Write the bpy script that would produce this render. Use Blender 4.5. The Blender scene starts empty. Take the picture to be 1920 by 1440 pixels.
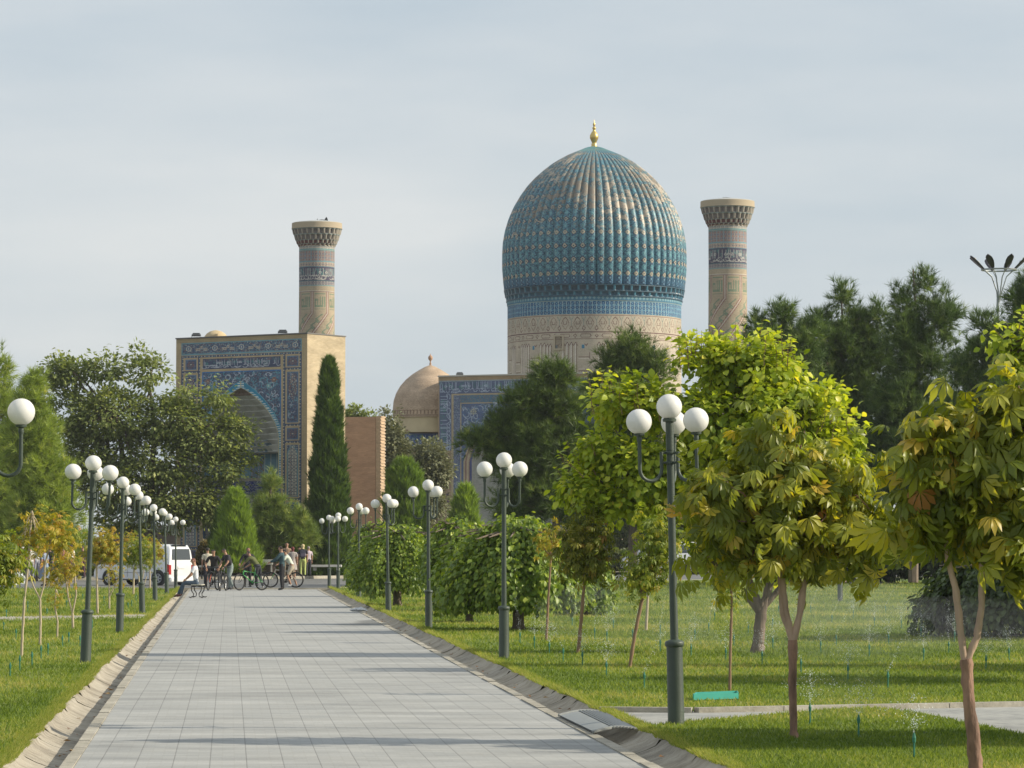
import bpy, math, random
import numpy as np
from mathutils import Vector, Matrix
sc = bpy.context.scene
C = sc.collection
R = math.radians
random.seed(4)
RNG = np.random.default_rng(11)

# ------------------------------------------------------------------ camera, world, sun, exposure
F = 6500.0            # focal length in pixels of the 1920 px wide photograph
CH = 1.6              # camera height
HZ = 1030.0           # row of the horizon
PT = math.atan((HZ - 720) / F)
cam_d = bpy.data.cameras.new('camera'); cam = bpy.data.objects.new('camera', cam_d); C.objects.link(cam)
cam.location = (0, 0, CH); cam.rotation_euler = (math.pi / 2 + PT, 0, 0)
cam_d.sensor_width = 36; cam_d.lens = F / 1920 * 36; cam_d.clip_start = 0.5; cam_d.clip_end = 8000
sc.camera = cam
SUN_AZ, SUN_EL = -4.0, 28.0
sv = Vector((math.cos(R(SUN_AZ)) * math.cos(R(SUN_EL)), math.sin(R(SUN_AZ)) * math.cos(R(SUN_EL)), math.sin(R(SUN_EL))))
sun_d = bpy.data.lights.new('sun', 'SUN'); sun_d.energy = 5.0; sun_d.angle = R(0.6); sun_d.color = (1, .91, .74)
sun = bpy.data.objects.new('sun', sun_d); C.objects.link(sun); sun.location = (60, 0, 60)
sun.rotation_euler = sv.to_track_quat('Z', 'Y').to_euler()
w = bpy.data.worlds.new('World'); sc.world = w; w.use_nodes = True
nt = w.node_tree; nt.nodes.clear()
def N(t, ty, **kw):
    n = t.nodes.new(ty)
    for k, v in kw.items():
        if k in ('inp',):
            for a, b in v.items(): n.inputs[a].default_value = b
        else: setattr(n, k, v)
    return n
out = N(nt, 'ShaderNodeOutputWorld'); mixs = N(nt, 'ShaderNodeMixShader', inp={0: .8})
sky = N(nt, 'ShaderNodeTexSky', sky_type='NISHITA', sun_disc=False, sun_elevation=R(SUN_EL), sun_rotation=R(90 - SUN_AZ), dust_density=2.0, air_density=1.0)
b1 = N(nt, 'ShaderNodeBackground', inp={1: .09}); b2 = N(nt, 'ShaderNodeBackground', inp={1: 1.0})
tc = N(nt, 'ShaderNodeTexCoord'); mp = N(nt, 'ShaderNodeMapping'); mp.inputs['Scale'].default_value = (2.2, 2.2, 9)
mp.inputs['Rotation'].default_value = (0, R(12), 0)
no = N(nt, 'ShaderNodeTexNoise', inp={'Scale': 1.6, 'Detail': 5, 'Roughness': .5})
cr = N(nt, 'ShaderNodeValToRGB'); cr.color_ramp.elements[0].position = .36; cr.color_ramp.elements[1].position = .66
cr.color_ramp.elements[0].color = (.50, .59, .665, 1); cr.color_ramp.elements[1].color = (.75, .775, .785, 1)
L = nt.links.new
L(tc.outputs['Generated'], mp.inputs[0]); L(mp.outputs[0], no.inputs[0]); L(no.outputs[0], cr.inputs[0]); L(cr.outputs[0], b2.inputs[0])
L(sky.outputs[0], b1.inputs[0]); L(b1.outputs[0], mixs.inputs[1]); L(b2.outputs[0], mixs.inputs[2]); L(mixs.outputs[0], out.inputs[0])
sc.view_settings.view_transform = 'Standard'; sc.view_settings.look = 'None'; sc.view_settings.exposure = .14; sc.view_settings.gamma = 1
sc.view_settings.use_curve_mapping = False
sc.cycles.max_bounces = 6; sc.cycles.diffuse_bounces = 3; sc.cycles.transparent_max_bounces = 12; sc.cycles.caustics_reflective = False

# ------------------------------------------------------------------ photo pixel -> world
def P(px, py, D):
    u = (px - 960) / F; v = (720 - py) / F
    den = math.cos(PT) - v * math.sin(PT)
    return Vector((u * D / den, D, CH + D * (math.sin(PT) + v * math.cos(PT)) / den))
def G(px, py, z=0.0):
    v = (720 - py) / F
    dz = math.sin(PT) + v * math.cos(PT)
    D = (z - CH) / dz * (math.cos(PT) - v * math.sin(PT))
    p = P(px, py, D); p.z = z; return p
def GD(py): return G(960, py).y
def M(px, D): return px * D / F          # pixels -> metres at a depth

# ------------------------------------------------------------------ materials
MATS = {}
def mat(name, col, rough=.7, var=0, scale=8, bump=0, bscale=40, metal=0, attr=None, transl=0, tcol=None, ramp=None, spec=.5, coat=0, stretch=None):
    if name in MATS: return MATS[name]
    m = bpy.data.materials.new(name); m.use_nodes = True; t = m.node_tree; t.nodes.clear(); l = t.links.new
    o = N(t, 'ShaderNodeOutputMaterial'); p = N(t, 'ShaderNodeBsdfPrincipled')
    p.inputs['Roughness'].default_value = rough; p.inputs['Metallic'].default_value = metal
    p.inputs['Specular IOR Level'].default_value = spec; p.inputs['Coat Weight'].default_value = coat
    g = N(t, 'ShaderNodeTexCoord'); src = g.outputs['Object']
    if stretch:
        mpn = N(t, 'ShaderNodeMapping'); mpn.inputs['Scale'].default_value = stretch; l(src, mpn.inputs[0]); src = mpn.outputs[0]
    c = None
    if ramp:
        a = N(t, 'ShaderNodeAttribute', attribute_name='rnd'); r = N(t, 'ShaderNodeValToRGB')
        el = r.color_ramp.elements
        while len(el) < len(ramp): el.new(.5)
        for i, (ps, cc) in enumerate(ramp): el[i].position = ps; el[i].color = (*cc, 1)
        l(a.outputs['Fac'], r.inputs[0]); c = r.outputs[0]
    elif attr:
        a = N(t, 'ShaderNodeAttribute', attribute_name=attr); c = a.outputs['Color']
    if var:
        nn = N(t, 'ShaderNodeTexNoise', inp={'Scale': scale, 'Detail': 6, 'Roughness': .6}); l(src, nn.inputs[0])
        mr = N(t, 'ShaderNodeMapRange', inp={1: .3, 2: .7, 3: 1 - var, 4: 1 + var}); l(nn.outputs[0], mr.inputs[0])
        mx = N(t, 'ShaderNodeVectorMath', operation='SCALE')
        if c: l(c, mx.inputs[0])
        else: mx.inputs[0].default_value = col
        l(mr.outputs[0], mx.inputs['Scale']); c = mx.outputs[0]
    if c: l(c, p.inputs['Base Color'])
    else: p.inputs['Base Color'].default_value = (*col, 1)
    if bump:
        nb = N(t, 'ShaderNodeTexNoise', inp={'Scale': bscale, 'Detail': 4}); l(src, nb.inputs[0])
        bp = N(t, 'ShaderNodeBump', inp={'Strength': bump, 'Distance': .02}); l(nb.outputs[0], bp.inputs['Height']); l(bp.outputs[0], p.inputs['Normal'])
    if transl:
        tr = N(t, 'ShaderNodeBsdfTranslucent'); ms = N(t, 'ShaderNodeMixShader', inp={0: transl})
        if c:
            tm = N(t, 'ShaderNodeVectorMath', operation='MULTIPLY'); tm.inputs[1].default_value = tcol or (1.5, 1.5, .6); l(c, tm.inputs[0]); l(tm.outputs[0], tr.inputs[0])
        else: tr.inputs[0].default_value = (*(tcol or col), 1)
        l(p.outputs[0], ms.inputs[1]); l(tr.outputs[0], ms.inputs[2]); l(ms.outputs[0], o.inputs[0])
    else: l(p.outputs[0], o.inputs[0])
    MATS[name] = m; return m

# ------------------------------------------------------------------ mesh helpers
def mesh_np(name, V, Fc, matl, rnd=None, col=None, smooth=False, uv=None):
    """V (n,3), Fc (f,k) arrays -> mesh"""
    me = bpy.data.meshes.new(name); V = np.asarray(V, np.float32); Fc = np.asarray(Fc, np.int32); f, k = Fc.shape
    me.vertices.add(len(V)); me.vertices.foreach_set('co', V.ravel())
    me.loops.add(f * k); me.loops.foreach_set('vertex_index', Fc.ravel())
    me.polygons.add(f); me.polygons.foreach_set('loop_start', np.arange(0, f * k, k, dtype=np.int32)); me.polygons.foreach_set('loop_total', np.full(f, k, np.int32))
    if smooth: me.polygons.foreach_set('use_smooth', np.ones(f, bool))
    me.update(calc_edges=True)
    if rnd is not None:
        a = me.attributes.new('rnd', 'FLOAT', 'FACE'); a.data.foreach_set('value', np.asarray(rnd, np.float32))
    if col is not None:
        a = me.attributes.new('col', 'FLOAT_COLOR', 'FACE'); c4 = np.ones((f, 4), np.float32); c4[:, :3] = col; a.data.foreach_set('color', c4.ravel())
    if uv is not None:
        u = me.uv_layers.new(name='UVMap'); u.data.foreach_set('uv', np.asarray(uv, np.float32)[Fc.ravel()].ravel())
    for m in (matl if isinstance(matl, (list, tuple)) else [matl]): me.materials.append(m)
    return me
def link(name, me, parent=None, loc=None):
    o = bpy.data.objects.new(name, me); C.objects.link(o)
    if parent: o.parent = parent
    if loc is not None: o.location = loc
    return o
def tag(o, label=None, cat=None, group=None, kind=None):
    if label: o['label'] = label
    if cat: o['category'] = cat
    if group: o['group'] = group
    if kind: o['kind'] = kind
    return o
def thing(name, label, cat, loc=(0, 0, 0), rz=0, group=None, sc_=1):
    o = bpy.data.objects.new(name, None); C.objects.link(o); o.location = loc; o.rotation_euler = (0, 0, rz); o.scale = (sc_,) * 3
    o.empty_display_size = .2
    return tag(o, label, cat, group)
def kids(o): return [c for c in C.objects if c.parent == o]
def copy_tree(o, parent=None):
    c = o.copy(); C.objects.link(c)
    if parent: c.parent = parent
    for ch in list(o.children): copy_tree(ch, c)
    return c
class MB:
    def __init__(s): s.v = []; s.f = []
    def add(s, vs, fs):
        n = len(s.v); s.v += [tuple(v) for v in vs]; s.f += [tuple(i + n for i in f) for f in fs]; return s
    def box(s, c, d, rz=0, rot=None):
        hx, hy, hz = d[0] / 2, d[1] / 2, d[2] / 2; c = Vector(c)
        m = rot or Matrix.Rotation(rz, 3, 'Z')
        vs = [c + m @ Vector((x * hx, y * hy, z * hz)) for z in (-1, 1) for y in (-1, 1) for x in (-1, 1)]
        return s.add(vs, [(0, 2, 3, 1), (4, 5, 7, 6), (0, 1, 5, 4), (2, 6, 7, 3), (0, 4, 6, 2), (1, 3, 7, 5)])
    def tube(s, pts, r, n=8, cap=True, closed=False):
        pts = [Vector(p) for p in pts]; k = len(pts); rs = r if isinstance(r, (list, tuple)) else [r] * k
        vs = []; ref = None
        for i, p in enumerate(pts):
            if closed: t = pts[(i + 1) % k] - pts[i - 1]
            else: t = pts[min(i + 1, k - 1)] - pts[max(i - 1, 0)]
            t = t.normalized() if t.length > 1e-9 else Vector((0, 0, 1))
            if ref is None: ref = t.orthogonal().normalized()
            a = (ref - t * ref.dot(t)); a = a.normalized() if a.length > 1e-6 else t.orthogonal().normalized()
            ref = a; b = t.cross(a)
            for j in range(n):
                th = 2 * math.pi * j / n; vs.append(p + (a * math.cos(th) + b * math.sin(th)) * rs[i])
        fs = []
        for i in range(k if closed else k - 1):
            for j in range(n):
                i2 = (i + 1) % k
                fs.append((i * n + j, i * n + (j + 1) % n, i2 * n + (j + 1) % n, i2 * n + j))
        if cap and not closed: fs.append(tuple(range(n - 1, -1, -1))); fs.append(tuple((k - 1) * n + j for j in range(n)))
        return s.add(vs, fs)
    def lathe(s, prof, n=24, c=(0, 0, 0)):
        vs = [(c[0] + r * math.cos(2 * math.pi * j / n), c[1] + r * math.sin(2 * math.pi * j / n), c[2] + z) for r, z in prof for j in range(n)]
        fs = [(i * n + j, i * n + (j + 1) % n, (i + 1) * n + (j + 1) % n, (i + 1) * n + j) for i in range(len(prof) - 1) for j in range(n)]
        fs.append(tuple(range(n - 1, -1, -1))); fs.append(tuple((len(prof) - 1) * n + j for j in range(n)))
        return s.add(vs, fs)
    def ball(s, c, r, n=16, sz=(1, 1, 1)):
        m = max(6, n // 2 + 1)
        return s.lathe2([(math.sin(math.pi * i / m) * r, -math.cos(math.pi * i / m) * r) for i in range(m + 1)], n, c, sz)
    def lathe2(s, prof, n, c, sz):
        vs = [(c[0] + r * math.cos(2 * math.pi * j / n) * sz[0], c[1] + r * math.sin(2 * math.pi * j / n) * sz[1], c[2] + z * sz[2]) for r, z in prof for j in range(n)]
        fs = [(i * n + j, i * n + (j + 1) % n, (i + 1) * n + (j + 1) % n, (i + 1) * n + j) for i in range(len(prof) - 1) for j in range(n)]
        return s.add(vs, fs)
    def prism(s, poly, a, b, axis='y'):
        """poly 2D, extruded from a to b along axis; poly coords are the two others"""
        def pt(q, h): return (q[0], h, q[1]) if axis == 'y' else ((q[0], q[1], h) if axis == 'z' else (h, q[0], q[1]))
        n = len(poly); vs = [pt(q, a) for q in poly] + [pt(q, b) for q in poly]
        fs = [tuple(range(n)), tuple(range(2 * n - 1, n - 1, -1))] + [(i, (i + 1) % n, n + (i + 1) % n, n + i) for i in range(n)]
        return s.add(vs, fs)
    def build(s, name, matl, parent=None, off=None, smooth=False, bevel=0):
        me = bpy.data.meshes.new(name)
        v = s.v if off is None else [(a[0] - off[0], a[1] - off[1], a[2] - off[2]) for a in s.v]
        me.from_pydata(v, [], s.f); me.update()
        import bmesh
        bm = bmesh.new(); bm.from_mesh(me); bmesh.ops.recalc_face_normals(bm, faces=bm.faces)
        if bevel: bmesh.ops.bevel(bm, geom=bm.edges[:], offset=bevel, segments=2, affect='EDGES', clamp_overlap=True)
        bm.to_mesh(me); bm.free()
        if smooth:
            me.polygons.foreach_set('use_smooth', [True] * len(me.polygons))
            try: me.set_sharp_from_angle(angle=R(50))
            except Exception: pass
        me.materials.append(matl)
        return link(name, me, parent)

# ------------------------------------------------------------------ the ground
def gline(p1, p2):
    a, b = G(*p1), G(*p2)
    return lambda y: a + (b - a) * ((y - a.y) / (b.y - a.y))       # point of the line at world depth y
EL = gline((112, 1440), (352, 1106)); ER = gline((1238, 1440), (600, 1106))      # paving edges
OLo = gline((8, 1440), (332, 1110)); ORo = gline((1348, 1440), (622, 1106))      # outer edges of the gutters
Y0, Y1 = 6.0, GD(1105)
def vn(t, scale, detail=6, src=None, rough=.6):
    n = N(t, 'ShaderNodeTexNoise', inp={'Scale': scale, 'Detail': detail, 'Roughness': rough})
    if src: t.links.new(src, n.inputs[0])
    return n.outputs[0]
def ground_mat(name, cols, scales, rough=.9, bump=.3, bs=30, stretch=(1, 1, 1)):
    """three-noise mottled ground; cols = (dark, mid, light)"""
    m = bpy.data.materials.new(name); m.use_nodes = True; t = m.node_tree; l = t.links.new; p = t.nodes['Principled BSDF']
    p.inputs['Roughness'].default_value = rough; p.inputs['Specular IOR Level'].default_value = .25
    g = N(t, 'ShaderNodeTexCoord'); mpn = N(t, 'ShaderNodeMapping'); mpn.inputs['Scale'].default_value = stretch; l(g.outputs['Object'], mpn.inputs[0]); s = mpn.outputs[0]
    a = N(t, 'ShaderNodeMath', operation='ADD'); l(vn(t, scales[0], 5, s), a.inputs[0])
    b = N(t, 'ShaderNodeMath', operation='MULTIPLY'); l(vn(t, scales[1], 6, s), b.inputs[0]); b.inputs[1].default_value = .8; l(b.outputs[0], a.inputs[1])
    r = N(t, 'ShaderNodeValToRGB'); el = r.color_ramp.elements; el[0].position = .62; el[0].color = (*cols[0], 1); el[1].position = 1.12 if False else 1.0; el[1].color = (*cols[2], 1)
    e = el.new(.82); e.color = (*cols[1], 1); mr = N(t, 'ShaderNodeMapRange', inp={1: .3, 2: 1.5, 3: .2, 4: 1.4}); l(a.outputs[0], mr.inputs[0]); l(mr.outputs[0], r.inputs[0])
    l(r.outputs[0], p.inputs['Base Color'])
    bp = N(t, 'ShaderNodeBump', inp={'Strength': bump, 'Distance': .02}); l(vn(t, bs, 5, g.outputs['Object']), bp.inputs['Height']); l(bp.outputs[0], p.inputs['Normal'])
    return m
m_soil = ground_mat('soil', [(.10, .09, .06), (.16, .14, .09), (.20, .17, .11)], (.3, 3))
m_lawn = ground_mat('lawn_turf', [(.08, .13, .02), (.125, .18, .03), (.23, .24, .07)], (.16, 1.7), bs=60, stretch=(1, .35, 1))
m_asph = ground_mat('asphalt', [(.13, .13, .13), (.17, .17, .165), (.21, .205, .20)], (.4, 9), bs=90)
m_conc = ground_mat('gutter_concrete', [(.25, .22, .175), (.37, .33, .265), (.44, .40, .33)], (1.1, 7), bs=50, bump=.6)
m_kerb = ground_mat('kerb_stone', [(.28, .26, .21), (.38, .35, .29), (.46, .43, .36)], (.9, 12), bs=50, bump=.4)

def sheet(name, poly, z, matl, th=0.0):
    me = bpy.data.meshes.new(name); n = len(poly)
    vs = [(p[0], p[1], z) for p in poly]; fs = [tuple(range(n))]
    if th:
        vs += [(p[0], p[1], z - th) for p in poly]; fs += [(i, n + i, n + (i + 1) % n, (i + 1) % n) for i in range(n)]
    me.from_pydata(vs, [], fs); me.update()
    if me.polygons[0].normal.z < 0: me.flip_normals()
    me.materials.append(matl); o = link(name, me); o['kind'] = 'structure'; return o
sheet('ground', [(-3000, -50), (3000, -50), (3000, 4000), (-3000, 4000)], -.3, m_soil)

# the paved path: tiles of 0.275 m with fine grooves
def path_mat():
    m = bpy.data.materials.new('path_tiles'); m.use_nodes = True; t = m.node_tree; l = t.links.new; p = t.nodes['Principled BSDF']
    p.inputs['Roughness'].default_value = .75; p.inputs['Specular IOR Level'].default_value = .3
    u = N(t, 'ShaderNodeUVMap', uv_map='UVMap')
    def brick(w_, h_, mo, c1, c2, cm, sm=.1):
        b = N(t, 'ShaderNodeTexBrick', offset=0, squash=1, inp={'Scale': 1, 'Mortar Size': mo, 'Mortar Smooth': sm, 'Brick Width': w_, 'Row Height': h_, 'Bias': 0})
        for k, c in (('Color1', c1), ('Color2', c2), ('Mortar', cm)): b.inputs[k].default_value = (*c, 1)
        l(u.outputs[0], b.inputs['Vector']); return b
    A = brick(.275, 60, .0045, (.400, .396, .375), (.400, .396, .375), (.285, .283, .272))
    B = brick(.0917, .0917, .0032, (1, 1, 1), (.91, .915, .92), (.90, .895, .88))
    D_ = brick(.275, .55, .003, (1, 1, 1), (.93, .94, .955), (.94, .94, .94))
    x1 = N(t, 'ShaderNodeMix', data_type='RGBA', blend_type='MULTIPLY', inp={0: 1}); l(A.outputs[0], x1.inputs[6]); l(B.outputs[0], x1.inputs[7])
    x2 = N(t, 'ShaderNodeMix', data_type='RGBA', blend_type='MULTIPLY', inp={0: 1}); l(x1.outputs[2], x2.inputs[6]); l(D_.outputs[0], x2.inputs[7])
    g = N(t, 'ShaderNodeTexCoord')
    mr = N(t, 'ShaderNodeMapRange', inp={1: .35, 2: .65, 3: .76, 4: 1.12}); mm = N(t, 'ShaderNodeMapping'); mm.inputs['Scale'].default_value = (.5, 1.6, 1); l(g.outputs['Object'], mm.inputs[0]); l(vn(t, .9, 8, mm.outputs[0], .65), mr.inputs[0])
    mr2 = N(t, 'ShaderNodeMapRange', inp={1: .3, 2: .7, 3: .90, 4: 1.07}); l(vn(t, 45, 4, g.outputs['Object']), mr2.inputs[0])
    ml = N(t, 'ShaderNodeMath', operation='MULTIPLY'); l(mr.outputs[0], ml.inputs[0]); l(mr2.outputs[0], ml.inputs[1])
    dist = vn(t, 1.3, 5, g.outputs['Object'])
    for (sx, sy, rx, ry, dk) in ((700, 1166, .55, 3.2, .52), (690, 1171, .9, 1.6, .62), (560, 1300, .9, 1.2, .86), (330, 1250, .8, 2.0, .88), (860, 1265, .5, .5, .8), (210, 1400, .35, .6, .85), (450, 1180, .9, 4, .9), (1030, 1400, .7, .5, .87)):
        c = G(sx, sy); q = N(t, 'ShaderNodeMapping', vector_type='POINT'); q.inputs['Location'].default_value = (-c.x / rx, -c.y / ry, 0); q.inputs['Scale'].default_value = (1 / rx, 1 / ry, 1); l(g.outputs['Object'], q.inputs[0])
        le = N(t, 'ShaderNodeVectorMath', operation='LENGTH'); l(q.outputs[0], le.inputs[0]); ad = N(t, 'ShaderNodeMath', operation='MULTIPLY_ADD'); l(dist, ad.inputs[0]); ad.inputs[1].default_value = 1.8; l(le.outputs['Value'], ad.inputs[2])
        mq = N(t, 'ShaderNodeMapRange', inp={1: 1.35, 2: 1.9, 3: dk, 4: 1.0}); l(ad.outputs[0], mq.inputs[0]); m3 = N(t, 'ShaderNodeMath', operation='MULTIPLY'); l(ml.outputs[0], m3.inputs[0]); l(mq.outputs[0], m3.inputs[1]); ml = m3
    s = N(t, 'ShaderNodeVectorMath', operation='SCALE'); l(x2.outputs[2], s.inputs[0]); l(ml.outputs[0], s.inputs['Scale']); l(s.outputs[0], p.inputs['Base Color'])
    bp = N(t, 'ShaderNodeBump', inp={'Strength': .5, 'Distance': .006}); l(A.outputs['Fac'], bp.inputs['Height']); bp.invert = True; l(bp.outputs[0], p.inputs['Normal'])
    return m
ys = np.linspace(Y0, Y1, 60); V = []; UV = []
KB = .10
for y in ys:
    a, b = EL(y), ER(y)
    for q in np.linspace(0, 1, 9):
        p = (a + Vector((KB, 0, 0))) * (1 - q) + (b - Vector((KB, 0, 0))) * q; wv = (p - (a + b) / 2)
        V.append((p.x, p.y, 0)); UV.append((wv.x * .997, p.y))
Fq = [(i * 9 + j, i * 9 + j + 1, (i + 1) * 9 + j + 1, (i + 1) * 9 + j) for i in range(59) for j in range(8)]
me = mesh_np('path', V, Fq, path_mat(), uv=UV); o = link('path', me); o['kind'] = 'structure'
for nm, E, s in (('path_edging_left', EL, 1), ('path_edging_right', ER, -1)):
    mb = MB(); y = 8.0
    while y < Y1:
        y2 = min(y + 1.0, Y1); a, b = E(y), E(y2 - .012); dz = random.uniform(-.006, .006)
        aa, bb = a + Vector((s * (KB - .003), 0, 0)), b + Vector((s * (KB - .003), 0, 0))
        t = .008 + dz
        mb.add([(a.x, a.y, -.25), (aa.x, aa.y, -.25), (bb.x, bb.y, -.25), (b.x, b.y, -.25), (a.x, a.y, t), (aa.x, aa.y, t), (bb.x, bb.y, t), (b.x, b.y, t)],
               [(4, 5, 6, 7), (0, 1, 5, 4), (1, 2, 6, 5), (2, 3, 7, 6), (3, 0, 4, 7)]); y = y2
    mb.build(nm, m_kerb)['kind'] = 'structure'
def gutter(nm, A, B, skip=None):
    mb = MB(); y = 8.0; prof = [(0.0, -.02), (.015, -.105), (.22, -.102), (.42, -.088), (.62, -.06), (.82, -.02), (.95, .025), (1.03, .035)]
    while y < Y1:
        L_ = random.uniform(.95, 1.15) * (1 + y / 200); y2 = min(y + L_, Y1)
        if skip and skip[0] < y2 and y < skip[1]: y = skip[1] if y >= skip[0] - .2 else y; y2 = skip[0] if y < skip[0] else y + L_
        j = [random.uniform(-.0035, .0035) * (2.2 if random.random() < .15 else 1) for _ in range(3)]; m = 7; vs = []
        for i in range(m):
            yy = y + (y2 - .006 - y) * i / (m - 1); a, b = A(yy), B(yy)
            for t, z in prof:
                q = a * (1 - t) + b * t
                k = t + random.uniform(-.07, .05) * (t > .9)
                q = a * (1 - k) + b * k
                vs.append((q.x + j[0] * t, q.y, z + j[1] * t + j[2] * t * (i / (m - 1) - .5) + random.uniform(-.0012, .0012)))
        n = len(prof); fs = [(i * n + q, i * n + q + 1, (i + 1) * n + q + 1, (i + 1) * n + q) for i in range(m - 1) for q in range(n - 1)]
        mb.add(vs, fs); y = y2
    o = mb.build(nm, m_conc, smooth=True); o['kind'] = 'structure'
gr0, gr1 = GD(1385), GD(1340)
gutter('gutter_left', EL, OLo); gutter('gutter_right', ER, ORo)
# lawns (polygons in the photograph's ground plane)
def gp(l): return [tuple(G(x, y)[:2]) for x, y in l]
LZ = .045
yl = GD(1104)
lawn_l1 = [tuple(OLo(8)[:2]), tuple(OLo(GD(1160))[:2])] + gp([(-400, 1174)]) + [(-60, GD(1174)), (-60, 8)]
lawn_l2 = [tuple(OLo(GD(1157))[:2]), tuple(OLo(GD(1107))[:2])] + gp([(200, 1104), (-400, 1108)]) + [(-90, GD(1108)), (-60, GD(1170))] + gp([(-400, 1169)])
lawn_r1 = [tuple(ORo(8)[:2]), tuple(ORo(GD(1371))[:2])] + gp([(1245, 1366), (1400, 1352), (1560, 1338), (1640, 1335), (1720, 1344), (1800, 1362), (1930, 1388), (2400, 1460)]) + [(30, 12), (30, 8)]
lawn_r2 = [tuple(ORo(GD(1336))[:2])] + gp([(1300, 1338), (1920, 1326), (2600, 1314)]) + [(90, GD(1300)), (120, GD(1086))] + gp([(1700, 1083), (1300, 1088), (900, 1096), (640, 1103)]) + [tuple(ORo(GD(1107))[:2])]
for nm, pl in (('lawn_left_near', lawn_l1), ('lawn_left_far', lawn_l2), ('lawn_right_near', lawn_r1), ('lawn_right_far', lawn_r2)):
    sheet(nm, pl, LZ, m_lawn, .3)

m_cp = ground_mat('crossing_paving', [(.24, .24, .23), (.33, .33, .31), (.40, .39, .36)], (.7, 8), bs=40)
sheet('crossing_path', [tuple(ORo(GD(1378))[:2]), tuple(ORo(GD(1332))[:2])] + gp([(1300, 1330), (2600, 1300)]) + [(60, GD(1380))] + gp([(2400, 1475)]) + gp([(1930, 1400), (1500, 1362), (1245, 1380)]), .02, m_cp, .25)
mb = MB(); pts = [ORo(GD(1338))] + [G(x, y) for x, y in [(1300, 1339.5), (1920, 1327.5), (2600, 1315)]]
for a, b in zip(pts, pts[1:]):
    d = (b - a).normalized(); nrm = Vector((-d.y, d.x, 0)); n = int((b - a).length) + 1
    for i in range(n):
        q = a.lerp(b, (i + .5) / n); mb.box((q.x - nrm.x * .06, q.y - nrm.y * .06, .0), ((b - a).length / n - .01, .12, .14), math.atan2(d.y, d.x))
mb.build('crossing_kerb', m_kerb)['kind'] = 'structure'
sheet('crossing_path_left', [tuple(OLo(GD(1162))[:2]), tuple(OLo(GD(1155))[:2])] + gp([(-400, 1167)]) + gp([(-400, 1176)]), .052, m_kerb, .3)
# paved apron, road, far kerb, far pavement
rn = [(-900, 1108), (200, 1105), (620, 1104.5), (900, 1096.5), (1300, 1088.5), (1700, 1084), (2800, 1080)]
rf = [(-900, 1090), (400, 1086), (700, 1083), (1000, 1076), (1300, 1069), (2800, 1064)]
sheet('road', gp(rn) + gp(rf[::-1]), -.03, m_asph)
def strip(nm, line, w_, z0, z1, matl):
    mb = MB(); ps = [G(*q) for q in line]
    for a, b in zip(ps, ps[1:]):
        d = (b - a).normalized(); nr = Vector((-d.y, d.x, 0)) * w_; 
        mb.add([(a.x, a.y, z0), (b.x, b.y, z0), (b.x + nr.x, b.y + nr.y, z0), (a.x + nr.x, a.y + nr.y, z0), (a.x, a.y, z1), (b.x, b.y, z1), (b.x + nr.x, b.y + nr.y, z1), (a.x + nr.x, a.y + nr.y, z1)],
               [(4, 5, 6, 7), (0, 1, 5, 4), (1, 2, 6, 5), (2, 3, 7, 6), (3, 0, 4, 7)])
    o = mb.build(nm, matl); o['kind'] = 'structure'; return o
strip('kerb_near', [(x, y + .6) for x, y in rn], .22, -.3, .06, m_kerb)
strip('kerb_far', rf, .4, -.3, .13, m_kerb)
m_pave = ground_mat('far_paving', [(.10, .10, .10), (.15, .15, .145), (.2, .2, .19)], (.3, 2))
sheet('far_pavement', [tuple((G(x, y) + Vector((0, .4, 0)))[:2]) for x, y in rf] + [(120, 225), (-60, 225)], .11, m_pave)
sheet('park_ground', [(-400, 225), (400, 225), (600, 900), (-600, 900)], .12, m_soil)

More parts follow.
